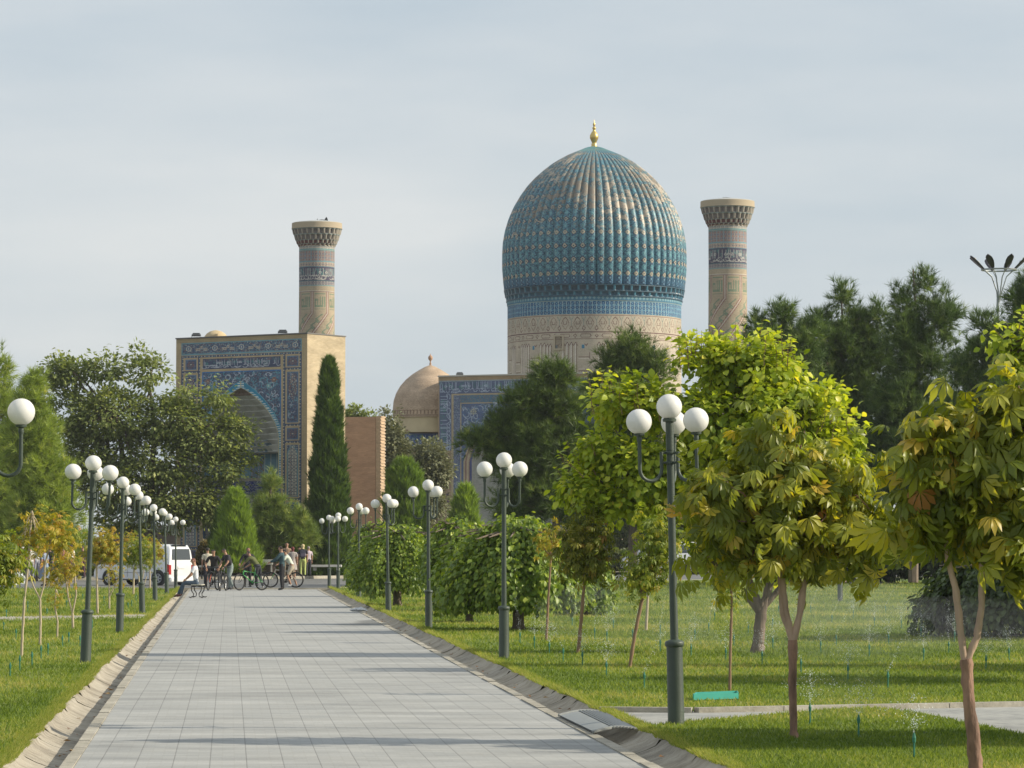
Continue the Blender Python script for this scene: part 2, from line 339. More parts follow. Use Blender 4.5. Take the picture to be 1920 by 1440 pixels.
# grass blades
def inpoly(x, y, poly):
    r = np.zeros(len(x), bool); n = len(poly)
    for i in range(n):
        (x1, y1), (x2, y2) = poly[i], poly[(i + 1) % n]
        c = ((y1 > y) != (y2 > y)); t = (y - y1) / ((y2 - y1) if y2 != y1 else 1e-9)
        r ^= c & (x < x1 + t * (x2 - x1))
    return r
def grass():
    V = []; Rn = []
    for n, ylo, yhi, pw in ((420000, 19, 60, 1.0), (200000, 60, 165, 1.0)):
        u = RNG.random(n); y = 1 / (1 / ylo + u * (1 / yhi - 1 / ylo)) if True else 0
        x = (RNG.random(n) * 2 - 1) * (y * .16 + .4)
        k = np.zeros(n, bool)
        for pl in (lawn_l1, lawn_l2, lawn_r1, lawn_r2): k |= inpoly(x, y, pl)
        x, y = x[k], y[k]; m = len(x)
        sc1 = (y / 30) ** .72
        h = (.014 + RNG.random(m) * .026) * sc1; wd = (.0035 + RNG.random(m) * .0035) * sc1
        a = RNG.random(m) * math.pi; le = RNG.normal(0, .5, (m, 2)) * h[:, None]
        dx, dy = np.cos(a) * wd, np.sin(a) * wd
        A = np.stack([x - dx, y - dy, np.full(m, LZ)], 1); B = np.stack([x + dx, y + dy, np.full(m, LZ)], 1)
        T = np.stack([x + le[:, 0], y + le[:, 1], LZ + h], 1)
        V.append(np.stack([A, B, T], 1).reshape(-1, 3))
        nz = np.sin(x * 1.3 + np.sin(y * .31) * 2) * np.sin(y * .23 + 1.7 * np.sin(x * .6)) * .17 + np.sin(x * 4.1 + y) * np.sin(y * .9 - x * 2.3) * .10 + np.sin(y * .55 + np.sin(x * .4) * 1.5) * .16 + np.sin(y * 1.9 + x * .7) * np.sin(x * 1.9 - y * .35) * .10
        Rn.append(np.clip(RNG.random(m) * .75 + .12 + nz, 0, 1))
    for E, sg in ((OLo, -1), (ORo, 1)):
        n = 26000; y = 1 / (1 / 20 + RNG.random(n) * (1 / 140 - 1 / 20)); a, b = E(0.), E(100.); cl_ = np.sin(y * 3.1 + np.sin(y * 1.3) * 3) * .5 + .5; x = a.x + (b.x - a.x) * y / 100 + sg * (RNG.random(n) * .12 - .07 * cl_ * RNG.random(n)); sc1 = (y / 30) ** .72
        h = (.02 + RNG.random(n) * .035) * sc1; wd = .0045 * sc1; an = RNG.random(n) * 3.14; le = RNG.normal(0, .6, (n, 2)) * h[:, None]; dx, dy = np.cos(an) * wd, np.sin(an) * wd
        V.append(np.stack([np.stack([x - dx, y - dy, np.full(n, LZ - .012)], 1), np.stack([x + dx, y + dy, np.full(n, LZ - .012)], 1), np.stack([x + le[:, 0] - sg * h * .5, y + le[:, 1], LZ + h * .8], 1)], 1).reshape(-1, 3)); Rn.append(np.clip(RNG.random(n) * .6 + .4, 0, 1))
    V = np.concatenate(V); f = np.arange(len(V)).reshape(-1, 3)
    m_b = mat('grass_blade', (0, 0, 0), .6, ramp=[(0, (.075, .120, .018)), (.42, (.155, .215, .034)), (.72, (.26, .30, .058)), (1, (.44, .38, .15))], transl=.45, spec=.25)
    o = link('grass', mesh_np('grass', V, f, m_b, rnd=np.concatenate(Rn))); o['kind'] = 'stuff'; o['label'] = 'short green lawn grass on both sides of the path'; o['category'] = 'grass'
grass()

# ------------------------------------------------------------------ tile-work: small coloured tiles, one face each
NAVY, BLUE, TURQ, CREAM, RUST, TAN, TEAL = (.07, .085, .14), (.115, .175, .26), (.15, .27, .31), (.46, .44, .36), (.22, .13, .11), (.40, .31, .19), (.09, .19, .20)  # tile colours greyed so that distance haze is part of the palette
class Cv:
    def __init__(s, w, h, col): s.w, s.h = w, h; s.a = np.zeros((h, w, 3)); s.a[:] = col; s.X, s.Y = np.meshgrid(np.arange(w) + .5, np.arange(h) + .5)
    def rect(s, x0, y0, x1, y1, c): s.a[max(0, int(round(y0))):int(round(y1)), max(0, int(round(x0))):int(round(x1))] = c
    def frame(s, x0, y0, x1, y1, c, t=1.3): s.rect(x0, y0, x1, y0 + t, c); s.rect(x0, y1 - t, x1, y1, c); s.rect(x0, y0, x0 + t, y1, c); s.rect(x1 - t, y0, x1, y1, c)
    def mask(s, m, c): s.a[m] = c
    def line(s, pts, c, wd=1.0, wrap=False):
        for (x0, y0), (x1, y1) in zip(pts, pts[1:]):
            n = int(max(abs(x1 - x0), abs(y1 - y0)) * 1.6) + 2
            for i in range(n):
                x = x0 + (x1 - x0) * i / (n - 1); y = y0 + (y1 - y0) * i / (n - 1)
                for dx in range(int(math.ceil(wd))):
                    for dy in range(int(math.ceil(wd))):
                        xi, yi = int(x + dx - wd / 2 + .5), int(y + dy - wd / 2 + .5)
                        if wrap: xi %= s.w
                        if 0 <= xi < s.w and 0 <= yi < s.h: s.a[yi, xi] = c
    def arc(s, cx, cy, r, a0, a1, c, wd=1, ry=None, wrap=False):
        ry = ry or r; n = max(5, int(r * abs(a1 - a0)) + 2)
        s.line([(cx + r * math.cos(a0 + (a1 - a0) * i / n), cy + ry * math.sin(a0 + (a1 - a0) * i / n)) for i in range(n + 1)], c, wd, wrap)
    def fill_noise(s, x0, y0, x1, y1, base, specs, m=None):
        x0, y0, x1, y1 = [int(round(q)) for q in (x0, y0, x1, y1)]; x0, y0 = max(x0, 0), max(y0, 0); x1, y1 = min(x1, s.w), min(y1, s.h)
        sub = s.a[y0:y1, x0:x1]; mm = np.ones(sub.shape[:2], bool) if m is None else m[y0:y1, x0:x1]
        sub[mm] = base
        for c, pr in specs: sub[(RNG.random(sub.shape[:2]) < pr) & mm] = c
    def flora(s, x0, y0, x1, y1, n, c, rr=(2, 6), m=None):
        for _ in range(n):
            x, y = random.uniform(x0, x1), random.uniform(y0, y1)
            if m is not None and not m[min(s.h - 1, int(y)), min(s.w - 1, int(x))]: continue
            r = random.uniform(*rr); a = random.uniform(0, 6.3); s.arc(x, y, r, a, a + random.uniform(2, 5), c if not isinstance(c, list) else random.choice(c))
    def dots(s, x0, y0, x1, y1, base, c, st=6):
        s.rect(x0, y0, x1, y1, base); hz = (x1 - x0) > (y1 - y0); n = int(((x1 - x0) if hz else (y1 - y0)) / st)
        for i in range(n):
            t = (i + .5) * st; x, y = (x0 + t, (y0 + y1) / 2) if hz else ((x0 + x1) / 2, y0 + t)
            s.rect(x - 1, y - 1, x + 1, y + 1, c)
            t += st / 2; x, y = (x0 + t, (y0 + y1) / 2) if hz else ((x0 + x1) / 2, y0 + t); s.rect(x - .5, y - .5, x + .5, y + .5, TURQ)
    def rosette(s, cx, cy, r, c1, c2, k=8):
        d = np.hypot(s.X - cx, s.Y - cy); a = np.arctan2(s.Y - cy, s.X - cx); rad = r * (.72 + .28 * np.cos(a * k))
        s.a[(d < rad)] = c1; s.a[(d < rad * .55)] = c2; s.a[d < r * .22] = CREAM
    def stars(s, x0, y0, x1, y1, cell, base, c1, c2, m=None):
        u = ((s.X - x0) % cell) / cell - .5; v = ((s.Y - y0) % cell) / cell - .5; reg = (s.X >= x0) & (s.X < x1) & (s.Y >= y0) & (s.Y < y1)
        if m is not None: reg &= m
        d = np.hypot(u, v); a = np.arctan2(v, u); s.a[reg] = base; s.a[reg & (abs(d - .36 - .08 * np.cos(6 * a)) < .10)] = c1; s.a[reg & (d < .16)] = c2
    def script(s, x0, y0, x1, y1, c, base=NAVY, wrap=False):
        s.rect(x0, y0, x1, y1, base); h = y1 - y0; x = x0 + 2
        s.flora(x0 + 2, y0 + h * .1, x1 - 2, y0 + h * .6, int((x1 - x0) * h / 45), TEAL, (1, 3))
        while x < x1 - 3:
            if random.random() < .62: s.line([(x, y0 + h * .12), (x + random.uniform(-.6, .6), y0 + h * random.uniform(.6, .72))], c, 1)
            if random.random() < .55:
                r = random.uniform(.10, .2) * h; s.arc(x + 1, y0 + h * .74, r * 1.3, .1, random.uniform(2.4, 3.4), c, 1, r)
            if random.random() < .35: s.line([(x - 2, y0 + h * .68), (x + 3, y0 + h * .60), (x + 5, y0 + h * .72)], c, 1)
            if random.random() < .2: s.arc(x, y0 + h * .42, h * .08, 0, 6.2, c, 1)
            x += random.uniform(2.2, 4.2)
    def script_v(s, x0, y0, x1, y1, c, base=NAVY):
        t = Cv(int(y1 - y0), int(x1 - x0), base); t.script(0, 0, t.w, t.h, c, base)
        s.a[int(y0):int(y0) + t.w, int(x0):int(x0) + t.h] = np.transpose(t.a, (1, 0, 2))[::-1]
def arch_half(v, va, vs, wd, p=1.75, q=.80):
    t = np.clip((v - va) / (vs - va), 0, 1); return np.where(v < va, -1, wd * (1 - (1 - t) ** p) ** q)
m_tile = mat('glazed_tile', (1, 1, 1), .32, attr='col', var=.10, scale=1.2, spec=.45)
m_tileb = mat('tile_brick', (1, 1, 1), .8, attr='col', var=.13, scale=1.0, spec=.25)
def canvas_mesh(name, cv, pos, matl, hole=None, parent=None, off=None, smooth=False, jitter=.06):
    """pos(U,V)->(...,3) for canvas corner coordinates"""
    U, Vv = np.meshgrid(np.arange(cv.w + 1, dtype=float), np.arange(cv.h + 1, dtype=float)); p = pos(U, Vv).reshape(-1, 3)
    if off is not None: p = p - np.array(off)
    i = (np.arange(cv.h)[:, None] * (cv.w + 1) + np.arange(cv.w)[None]); f = np.stack([i, i + cv.w + 1, i + cv.w + 2, i + 1], -1).reshape(-1, 4)
    c = cv.a.reshape(-1, 3) * (1 + RNG.normal(0, jitter, (len(f), 1)))
    if hole is not None: k = ~hole.reshape(-1); f = f[k]; c = c[k]
    return link(name, mesh_np(name, p, f, matl, col=np.clip(c, 0, 1), smooth=smooth), parent)
def brick_mat(name, c1, c2, cm, bw=.26, bh=.075, mo=.012, bump=.5, stain=.18):
    if name in MATS: return MATS[name]
    m = bpy.data.materials.new(name); m.use_nodes = True; t = m.node_tree; l = t.links.new; p = t.nodes['Principled BSDF']; p.inputs['Roughness'].default_value = .9; p.inputs['Specular IOR Level'].default_value = .2
    u = N(t, 'ShaderNodeUVMap', uv_map='UVMap'); b = N(t, 'ShaderNodeTexBrick', inp={'Scale': 1, 'Mortar Size': mo, 'Brick Width': bw, 'Row Height': bh, 'Mortar Smooth': .3}); l(u.outputs[0], b.inputs['Vector'])
    for k, c in (('Color1', c1), ('Color2', c2), ('Mortar', cm)): b.inputs[k].default_value = (*c, 1)
    mr = N(t, 'ShaderNodeMapRange', inp={1: .3, 2: .7, 3: 1 - stain, 4: 1 + stain}); mm = N(t, 'ShaderNodeMapping'); mm.inputs['Scale'].default_value = (.35, 1.5, 1); l(u.outputs[0], mm.inputs[0]); l(vn(t, 1.2, 8, mm.outputs[0], .7), mr.inputs[0])
    s = N(t, 'ShaderNodeVectorMath', operation='SCALE'); l(b.outputs[0], s.inputs[0]); l(mr.outputs[0], s.inputs['Scale']); l(s.outputs[0], p.inputs['Base Color'])
    bp = N(t, 'ShaderNodeBump', inp={'Strength': bump, 'Distance': .02}, invert=True); l(b.outputs['Fac'], bp.inputs['Height']); l(bp.outputs[0], p.inputs['Normal'])
    MATS[name] = m; return m
m_brick = brick_mat('buff_brick', (.52, .42, .28), (.43, .34, .22), (.46, .39, .28), stain=.22)
m_brickr = brick_mat('reddish_brick', (.50, .31, .20), (.42, .26, .165), (.46, .32, .22))
m_brickd = brick_mat('dark_brick', (.30, .21, .13), (.24, .17, .10), (.26, .20, .13))
class Wl:
    """wall faces with metre UVs"""
    def __init__(s): s.v = []; s.f = []; s.uv = []
    def quad(s, a, b, c, d, uo=0):
        a, b, c, d = [Vector(q) for q in (a, b, c, d)]; w_ = (b - a).length; h = (d - a).length; n = len(s.v)
        s.v += [a, b, c, d]; s.f.append((n, n + 1, n + 2, n + 3)); z = a.z if abs(a.z - b.z) < .01 and abs(d.z - a.z) > .01 else 0
        s.uv += [(uo, z), (uo + w_, z), (uo + w_, z + h), (uo, z + h)]; return s
    def block(s, o, ex, ey, W, D_, z0, z1, skip=''):
        """o = front-left corner, ex along front, ey into depth"""
        o, ex, ey = Vector(o), Vector(ex), Vector(ey); A = o; B = o + ex * W; Cc = B + ey * D_; Dd = o + ey * D_
        f = lambda p, z: Vector((p.x, p.y, z))
        if 'f' not in skip: s.quad(f(A, z0), f(B, z0), f(B, z1), f(A, z1))
        if 'r' not in skip: s.quad(f(B, z0), f(Cc, z0), f(Cc, z1), f(B, z1))
        if 'b' not in skip: s.quad(f(Cc, z0), f(Dd, z0), f(Dd, z1), f(Cc, z1))
        if 'l' not in skip: s.quad(f(Dd, z0), f(A, z0), f(A, z1), f(Dd, z1))
        if 't' not in skip: s.quad(f(A, z1), f(B, z1), f(Cc, z1), f(Dd, z1))
        return s
    def build(s, name, matl, parent=None, off=(0, 0, 0)):
        V = np.array([tuple(v) for v in s.v]) - np.array(tuple(off)); return link(name, mesh_np(name, V, np.array(s.f), matl, uv=s.uv), parent)

# --- entrance portal
def portal():
    al = R(33); ex = Vector((math.cos(al), -math.sin(al), 0)); en = Vector((-math.sin(al), -math.cos(al), 0)); ey = -en
    Rc = P(576, 700, 200); Rc.z = 0; W = 9.64; S = 3.76; Lc = Rc - ex * W; ZT = P(576, 626, 200).z
    root = thing('entrance_portal', 'square brick portal with blue mosaic front, pointed arch and script band, left of the cypress', 'portal', (Lc.x, Lc.y, .1))
    off = root.location; kx = W / 246; kz = 200 / F; H = 446
    cv = Cv(246, H, TAN); cv.a *= (1 + .12 * (RNG.random((H, 246, 1)) - .5)); cv.a[::3] *= .88
    # top floral band
    cv.rect(10, 8, 236, 32, TURQ); cv.fill_noise(12, 10, 234, 29, NAVY, [(RUST, .18), (BLUE, .2), (CREAM, .06), (TURQ, .12)])
    for i in range(9):
        x = 24 + i * 25
        if i % 2 == 0: cv.rosette(x, 19.5, 5.5, BLUE, NAVY, 12); cv.arc(x, 19.5, 4.6, 0, 6.3, CREAM)
        else: [cv.rosette(x + q, 19.5 + (2 if q % 2 else -2), 3.2, CREAM, RUST, 6) for q in (-9, -5, 0, 5, 9)]
    cv.rect(10, 30, 236, 32, TURQ); cv.dots(10, 33, 236, 37, NAVY, CREAM, 7)
    for x0 in (10, 42, 201, 231):
        cv.dots(x0 + .5, 36, x0 + 4.5, H - 14, NAVY, CREAM, 7); cv.rect(x0 - .8, 36, x0 + .2, H - 14, TAN); cv.rect(x0 + 5, 36, x0 + 6, H - 14, TAN)
    def column(x0):
        x1 = x0 + 25
        def pan(v0, v1, kind):
            cv.rect(x0, v0, x1, v1, TAN); cv.rect(x0 + 2, v0 + 2, x1 - 2, v1 - 2, BLUE if kind != 'k' else TURQ); cv.rect(x0 + 3.5, v0 + 3.5, x1 - 3.5, v1 - 3.5, NAVY)
            if kind == 'r': cv.fill_noise(x0 + 4, v0 + 4, x1 - 4, v1 - 4, NAVY, [(RUST, .25), (BLUE, .15)]); cv.rosette((x0 + x1) / 2, (v0 + v1) / 2, 6.5, RUST, NAVY, 8)
            if kind == 'f':
                cv.fill_noise(x0 + 4, v0 + 4, x1 - 4, v1 - 4, NAVY, [(RUST, .10), (BLUE, .25)]); cv.flora(x0 + 6, v0 + 6, x1 - 6, v1 - 6, 26, [(.33, .36, .42), TURQ], (1.5, 4))
                mm = np.hypot((cv.X - (x0 + x1) / 2) / 7.5, (cv.Y - (v0 + (v1 - v0) * .3)) / 24) < 1; cv.fill_noise(x0, v0, x1, v1, NAVY, [(RUST, .45), (CREAM, .15), (TURQ, .1)], mm)
            if kind == 's': 
                mm = arch_half(cv.Y, v0 + 4, v0 + 22, 9.0); reg = (abs(cv.X - (x0 + x1) / 2) < mm) & (cv.Y < v1 - 4); cv.rect(x0 + 3, v0 + 3, x1 - 3, v1 - 3, (.3, .29, .24)); cv.fill_noise(x0 + 3, v0 + 3, x1 - 3, v0 + 22, NAVY, [(BLUE, .3), (CREAM, .1)]); cv.stars(x0, v0, x1, v1, 6.2, CREAM, NAVY, RUST, reg)
                cv.mask((abs(abs(cv.X - (x0 + x1) / 2) - mm - .7) < .9) & (cv.Y > v0 + 3) & (cv.Y < v1 - 3), TURQ)
            if kind == 'k': cv.script(x0 + 4, v0 + 4, x1 - 4, v1 - 4, (.42, .45, .5), (.05, .06, .25))
            cv.dots(x0 - 2, v1 + .5, x1 + 2, v1 + 4.5, NAVY, CREAM, 7)
        pan(38, 62, 'r'); pan(68, 168, 'f'); pan(174, 200, 'r'); pan(206, 308, 's'); pan(314, 338, 'k'); pan(344, 400, 's'); pan(404, 430, 'r')
    column(16); column(207)
    cv.rect(48, 37, 200, 62, TAN); cv.script(51, 40, 197, 60, (.38, .40, .44), NAVY)
    cv.fill_noise(51, 40, 197, 46, NAVY, [(RUST, .3)], (RNG.random((H, 246)) < .4))
    # spandrels, arch band
    va, vs, wd = 98, 196, 70; hi = arch_half(cv.Y, va, vs, wd); ho = arch_half(cv.Y, va - 14, vs + 4, wd + 9, 1.75, .8); dx = abs(cv.X - 123)
    cv.rect(48, 63, 200, 275, TAN); reg = (cv.X > 50) & (cv.X < 198) & (cv.Y > 65) & (cv.Y < 272)
    cv.fill_noise(50, 65, 198, 272, NAVY, [(BLUE, .3), (TURQ, .08), (RUST, .06)]); cv.flora(52, 67, 196, 180, 330, [(.40, .44, .50), (.12, .3, .36), (.40, .44, .50)], (2, 5), dx > ho + 2)
    for x in (-62, 62): cv.rosette(123 + x, 84, 6, (.30, .16, .10), RUST, 6); 
    for x in (-52, 52): cv.rosette(123 + x, 95, 6, TURQ, (.2, .4, .42), 10)
    cv.frame(50, 65, 198, 272, (.05, .16, .36), 2)
    band = reg & (dx < ho) & (dx > hi); cv.mask(band, (.05, .22, .34))
    k = (np.floor(cv.Y / 2.2) % 2 == 0) & (abs(dx - hi - 4.5) < 2.6); cv.mask(band & k, (.50, .55, .55)); cv.mask(band & (dx < hi + 1.6), (.42, .38, .24)); cv.mask(band & (dx > ho - 1.2), (.18, .36, .42))
    hole = (dx < hi) & (cv.Y < H - 6); cv.a[8:] = np.clip(cv.a[8:] * np.array((1.22, 1.2, 1.2)), 0, .8)
    cv.rect(48, 271, 200, 275, (.36, .33, .26))
    for v0 in (280, 310, 350):
        cv.rect(52, v0, 58, v0 + 26, NAVY); cv.rect(188, v0, 198, v0 + 26, BLUE)
    def pos(U, V): return np.stack([Lc.x + ex.x * U * kx, Lc.y + ex.y * U * kx, ZT - V * kz], -1)
    canvas_mesh('mosaic_front', cv, pos, m_tileb, hole, root, off)
    # recess with muqarnas
    n = 110; hgt = H - va - 2; cw = Cv(n, hgt, (.46, .45, .40))
    U, V = np.meshgrid(np.linspace(-1, 1, n + 1), np.arange(hgt + 1) + va + .0)
    hv = np.maximum(arch_half(V, va, vs, wd), .6); th = (U + 1) / 2 * math.pi
    oct_ = np.clip(1.0 / np.maximum(abs(np.cos(th)), abs(np.sin(th))), 1, 1.12)
    X = -np.cos(th) * hv * np.where(abs(np.cos(th)) > .999, 1, np.minimum(oct_, 1 / np.maximum(abs(np.cos(th)), 1e-6))) * 1.0; Dp = np.sin(th) * hv * .62
    row = np.clip((V - va) / 11, 0, 14); up = V < 222
    k = np.where(up, .10 + .10 * abs(np.sin(th * 7 + (np.floor(row) % 2) * math.pi / 2)) + .13 * (1 - row % 1), 0)
    X2 = X * (1 - k * (Dp > 3)); D2 = Dp * (1 - k)
    edge = (np.arange(n + 1) % n == 0)[None]; X2 = np.where(edge, X, X2); D2 = np.where(edge, 0, D2)
    p = np.stack([Lc.x + ex.x * (123 + X2) * kx + ey.x * D2 * kx, Lc.y + ex.y * (123 + X2) * kx + ey.y * D2 * kx, ZT - V * kz], -1)
    cc = cw.a; vr = cw.Y + va; um = cw.X / n
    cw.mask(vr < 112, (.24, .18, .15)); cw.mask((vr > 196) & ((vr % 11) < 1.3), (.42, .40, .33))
    cell = (np.floor(um * 26) % 2 == 0) & ((vr % 11) > 4) & (vr > 196) & (vr < 222); cw.mask(cell, (.17, .23, .28))
    s_ = (vr > 222) & (vr < 268); cw.mask(s_, (.15, .27, .35)); cw.mask(s_ & ((um * 18 % 1) < .16), (.36, .44, .46)); cw.mask(s_ & (np.floor(um * 9) % 3 == 1) & (RNG.random(um.shape) < .4), (.20, .13, .12))
    cw.mask((vr > 268) & (vr < 274), (.34, .31, .25)); s2 = (vr > 274) & (vr < 300); cw.mask(s2, (.045, .055, .2)); cw.mask(s2 & (RNG.random(um.shape) < .22), (.35, .37, .42))
    s3 = (vr > 304); cw.mask(s3 & ((um * 6 % 1) < .3), (.07, .18, .32)); cw.mask(s3 & (RNG.random(um.shape) < .3), (.16, .15, .2))
    canvas_mesh('arched_niche', cw, lambda a, b: p, m_tileb, None, root, off)
    wl = Wl(); e0 = Vector((0, 0, 0)); zt = ZT + .004
    wl.block(Vector((Lc.x, Lc.y, 0)), ex, ey, W, S, .1, zt, 'f')
    wl.quad(*[Vector((q.x, q.y, ZT - (H - .5) * kz)) for q in (Lc, Lc + ex * W, Lc + ex * W + ey * S, Lc + ey * S)])
    wl.build('brick_wall', m_brick, root, off)
    mb = MB(); c = Rc - ex * (W / 2) + ey * (S / 2); az = math.atan2(ex.y, ex.x); mb.box((c.x, c.y, ZT + .045), (W + .08, S + .08, .07), az)
    mb.build('coping', mat('lead_coping', (.16, .15, .14), .7), root, off)
    mb = MB(); q = Rc + ey * S * .74; mb.box((q.x + ex.x * .06, q.y + ex.y * .06, 5.6), (.12, .5, 11), az)
    mb.build('wall_rib', m_brick if False else mat('buff_plain', (.50, .39, .23), .9, var=.15, scale=2), root, off)
    # roof cupola
    t = P(400, 626, 207); mb = MB(); r = M(22, 207)
    mb.lathe([(r, -.5), (r * .98, .05), (r * .80, .22), (r * .5, .36), (r * .2, .42), (0.01, .44)], 20, (t.x + .15, t.y, ZT + .22))
    mb.box((t.x + .25, t.y - r * .9, ZT + .3), (.16, .25, .2)); mb.build('roof_cupola', mat('buff_plain', (.5, .39, .23)), root, off, smooth=True)
    return ZT
PZT = portal()
def floodlight(px, py, D, label, rz=0):
    b = P(px, py, D); t = thing('floodlight', label, 'floodlight', b, rz, 'floodlights on the roof edges')
    mb = MB(); mb.box((0, 0, .2), (.50, .22, .12), rot=Matrix.Rotation(.3, 3, 'X')); mb.box((0, .03, .30), (.40, .12, .05)); mb.build('lamp_housing', mat('floodlight_grey', (.12, .13, .14), .5), t)
    mb = MB(); mb.box((-.27, 0, .1), (.025, .06, .24)); mb.box((.27, 0, .1), (.025, .06, .24)); mb.box((0, 0, .012), (.56, .1, .024)); mb.build('bracket', mat('bracket_grey', (.35, .36, .37), .5), t)
floodlight(368, 634.5, 204.9, 'small grey floodlight on the portal roof beside the little roof cupola')
floodlight(530, 628.5, 201.7, 'small grey floodlight on the portal roof just left of the minaret')
floodlight(862, 706, 258, 'dark floodlight on the roof edge of the blue tiled building between the domes')

# --- minarets
def minaret(cx, ytop, s, D, label):
    k = D / F; base = P(cx, ytop, D); root = thing('minaret', label, 'minaret', (base.x, base.y, .1)); off = root.location
    Z = lambda v: base.z - v * s * k       # v = rows of the left minaret below its top
    nc = 224; NR = 460; rs = 33.3; cv = Cv(nc, NR, (.39, .325, .235)); rows = cv.Y
    G1 = (.36, .34, .29); cv.a *= (1 + .1 * (RNG.random((NR, nc, 1)) - .5)); cv.a[(np.arange(NR) % 3) == 0] *= .93
    cv.rect(0, 44, nc, 119, G1)
    for i in range(28): cv.arc(i * 8 + 4, 47.5, 2.4, math.pi, 6.28, (.15, .16, .2)); cv.line([(i * 8, 45), (i * 8, 50)], (.5, .48, .42))
    cv.rect(0, 50.5, nc, 52, (.12, .28, .30)); cv.stars(0, 53, nc, 73, 7, (.36, .30, .25), (.13, .14, .2), (.26, .12, .1)); cv.rect(0, 53, nc, 54, TEAL)
    for i in range(16): cv.line([(i * 14, 53), (i * 14, 73)], (.2, .3, .32))
    cv.rect(0, 73, nc, 75, TURQ); cv.stars(0, 76, nc, 83, 7, (.42, .40, .33), (.22, .12, .12), NAVY); cv.rect(0, 83, nc, 84, TURQ)
    cv.script(0, 84, nc, 110, (.42, .41, .38), (.085, .08, .12)); cv.rect(0, 110, nc, 111, TEAL); cv.stars(0, 111, nc, 118, 7, (.38, .36, .32), (.10, .07, .12), NAVY); cv.rect(0, 118, nc, 119.5, (.2, .3, .3))
    cv.rect(0, 129, nc, 130, (.55, .5, .42)); cv.rect(0, 130.5, nc, 131.2, (.2, .12, .12))
    gr = (.19, .24, .17); gl = ["....#.#.#", "###.#.#.#", "#.#.#.#.#", "#.#.#.#.#", "#######.#"]
    for i in range(7):
        x0 = i * 32
        cv.line([(x0, 131), (x0, 172), (x0 - 122, 172 + 150)], (.55, .48, .45), 1, True); cv.line([(x0 + 2, 131), (x0 + 2, 173), (x0 - 120, 173 + 150)], (.24, .09, .10), 1, True)
        cv.line([(x0 - 2, 131), (x0 - 2, 171), (x0 - 124, 171 + 150)], (.24, .09, .10), 1, True)
        cv.rect(x0 + 6, 134, x0 + 28, 135.5, gr); cv.rect(x0 + 6, 163, x0 + 28, 164.5, gr)
        for r_, line in enumerate(gl):
            for c_, ch in enumerate(line):
                if ch == '#': cv.rect(x0 + 6 + c_ * 2.4, 140 + r_ * 3.9, x0 + 8.4 + c_ * 2.4, 143.9 + r_ * 3.9, gr)
        for q in range(60):
            t = q / 60; xx, yy = x0 + 4 - t * 118, 182 + t * 146
            if q % 5 < 3: cv.line([(xx + 4, yy), (xx + 17, yy - 9)] if q % 5 == 0 else [(xx + 8, yy - 2), (xx + 14, yy + 3)], gr, 1.6, True)
    rp = np.interp(np.arange(NR + 1), [0, 119, 300, 460], [33.5, 33.3, 34.4, 36])
    def pos(U, V):
        th = U / nc * 2 * math.pi + .9; r = rp[V.astype(int)] * s * k
        return np.stack([base.x - r * np.cos(th) * -1, base.y + r * np.sin(th), base.z - V * s * k], -1)
    canvas_mesh('shaft', cv, pos, m_tileb, rows < 43, root, off, smooth=True)
    lo = MB(); lo.lathe([(36 * s * k, Z(459.5)), (38 * s * k, .1)], 40, (base.x, base.y, 0)); lo.build('lower_shaft', mat('parapet_buff', (.42, .35, .25), .9), root, off, smooth=True)
    # muqarnas crown: three tiers of little niches
    mb = MB(); tiers = [(11, 22, 47.0, 44.5, 26), (22, 33, 43.5, 40.5, 26), (33, 40, 39.5, 37.5, 26), (40, 45, 36.6, 34.2, 26)]
    cvm = Cv(26 * 8, 34, (.22, .19, .15)); jj = cvm.X % 8; rr = cvm.Y
    fr = np.zeros((35, 26 * 8 + 1)); 
    for (a, b, r0, r1, n) in tiers:
        for v in range(35):
            vv = v + 11
            if a <= vv <= b:
                t = (vv - a) / (b - a); ph = 4 * (tiers.index((a, b, r0, r1, n)) % 2); j = (np.arange(209) + ph) % 8
                niche = (abs(j - 4) < 3) & (t > .12); depth = np.where(niche, np.sqrt(np.clip(1 - ((j - 4) / 3.2) ** 2, 0, 1)) * 5.0 * (1 - t * .3), 0)
                fr[v] = r0 + (r1 - r0) * t - depth
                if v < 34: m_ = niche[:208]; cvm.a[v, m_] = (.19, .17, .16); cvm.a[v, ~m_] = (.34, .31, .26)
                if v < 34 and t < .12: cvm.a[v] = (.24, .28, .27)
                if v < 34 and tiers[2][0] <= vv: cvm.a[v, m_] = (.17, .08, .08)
    def pos2(U, V):
        th = -U / 208 * 2 * math.pi; r = fr[V.astype(int), U.astype(int)] * s * k
        return np.stack([base.x + r * np.cos(th), base.y + r * np.sin(th), base.z - (V + 11) * s * k], -1)
    canvas_mesh('niche_corbels', cvm, pos2, m_tileb, None, root, off)
    mb = MB(); u = s * k
    mb.lathe([(40 * u, -11.5 * u), (47.8 * u, -11 * u), (47.8 * u, -9.5 * u), (47.3 * u, -9.3 * u), (47.3 * u, -.8 * u), (46.9 * u, -.6 * u), (46.9 * u, 0)], 48, tuple(base))
    mb.build('parapet', mat('parapet_buff', (.42, .35, .25), .9, var=.15, scale=3), root, off, smooth=True)
    mb = MB(); mb.lathe([(46.5 * u, -.3 * u), (44 * u, 1.2 * u), (20 * u, 4.6 * u), (.02, 5.2 * u)], 40, tuple(base)); mb.build('roof_cap', mat('zinc', (.45, .46, .44), .55, var=.1, scale=3), root, off, smooth=True)
    return base, u
bL, uL = minaret(594.3, 419, 1.0, 292, 'slimmer looking patterned brick minaret rising behind the square portal on the left')
bR, uR = minaret(1364, 378, 1.077, 271, 'tall patterned brick minaret on the right of the ribbed blue dome')
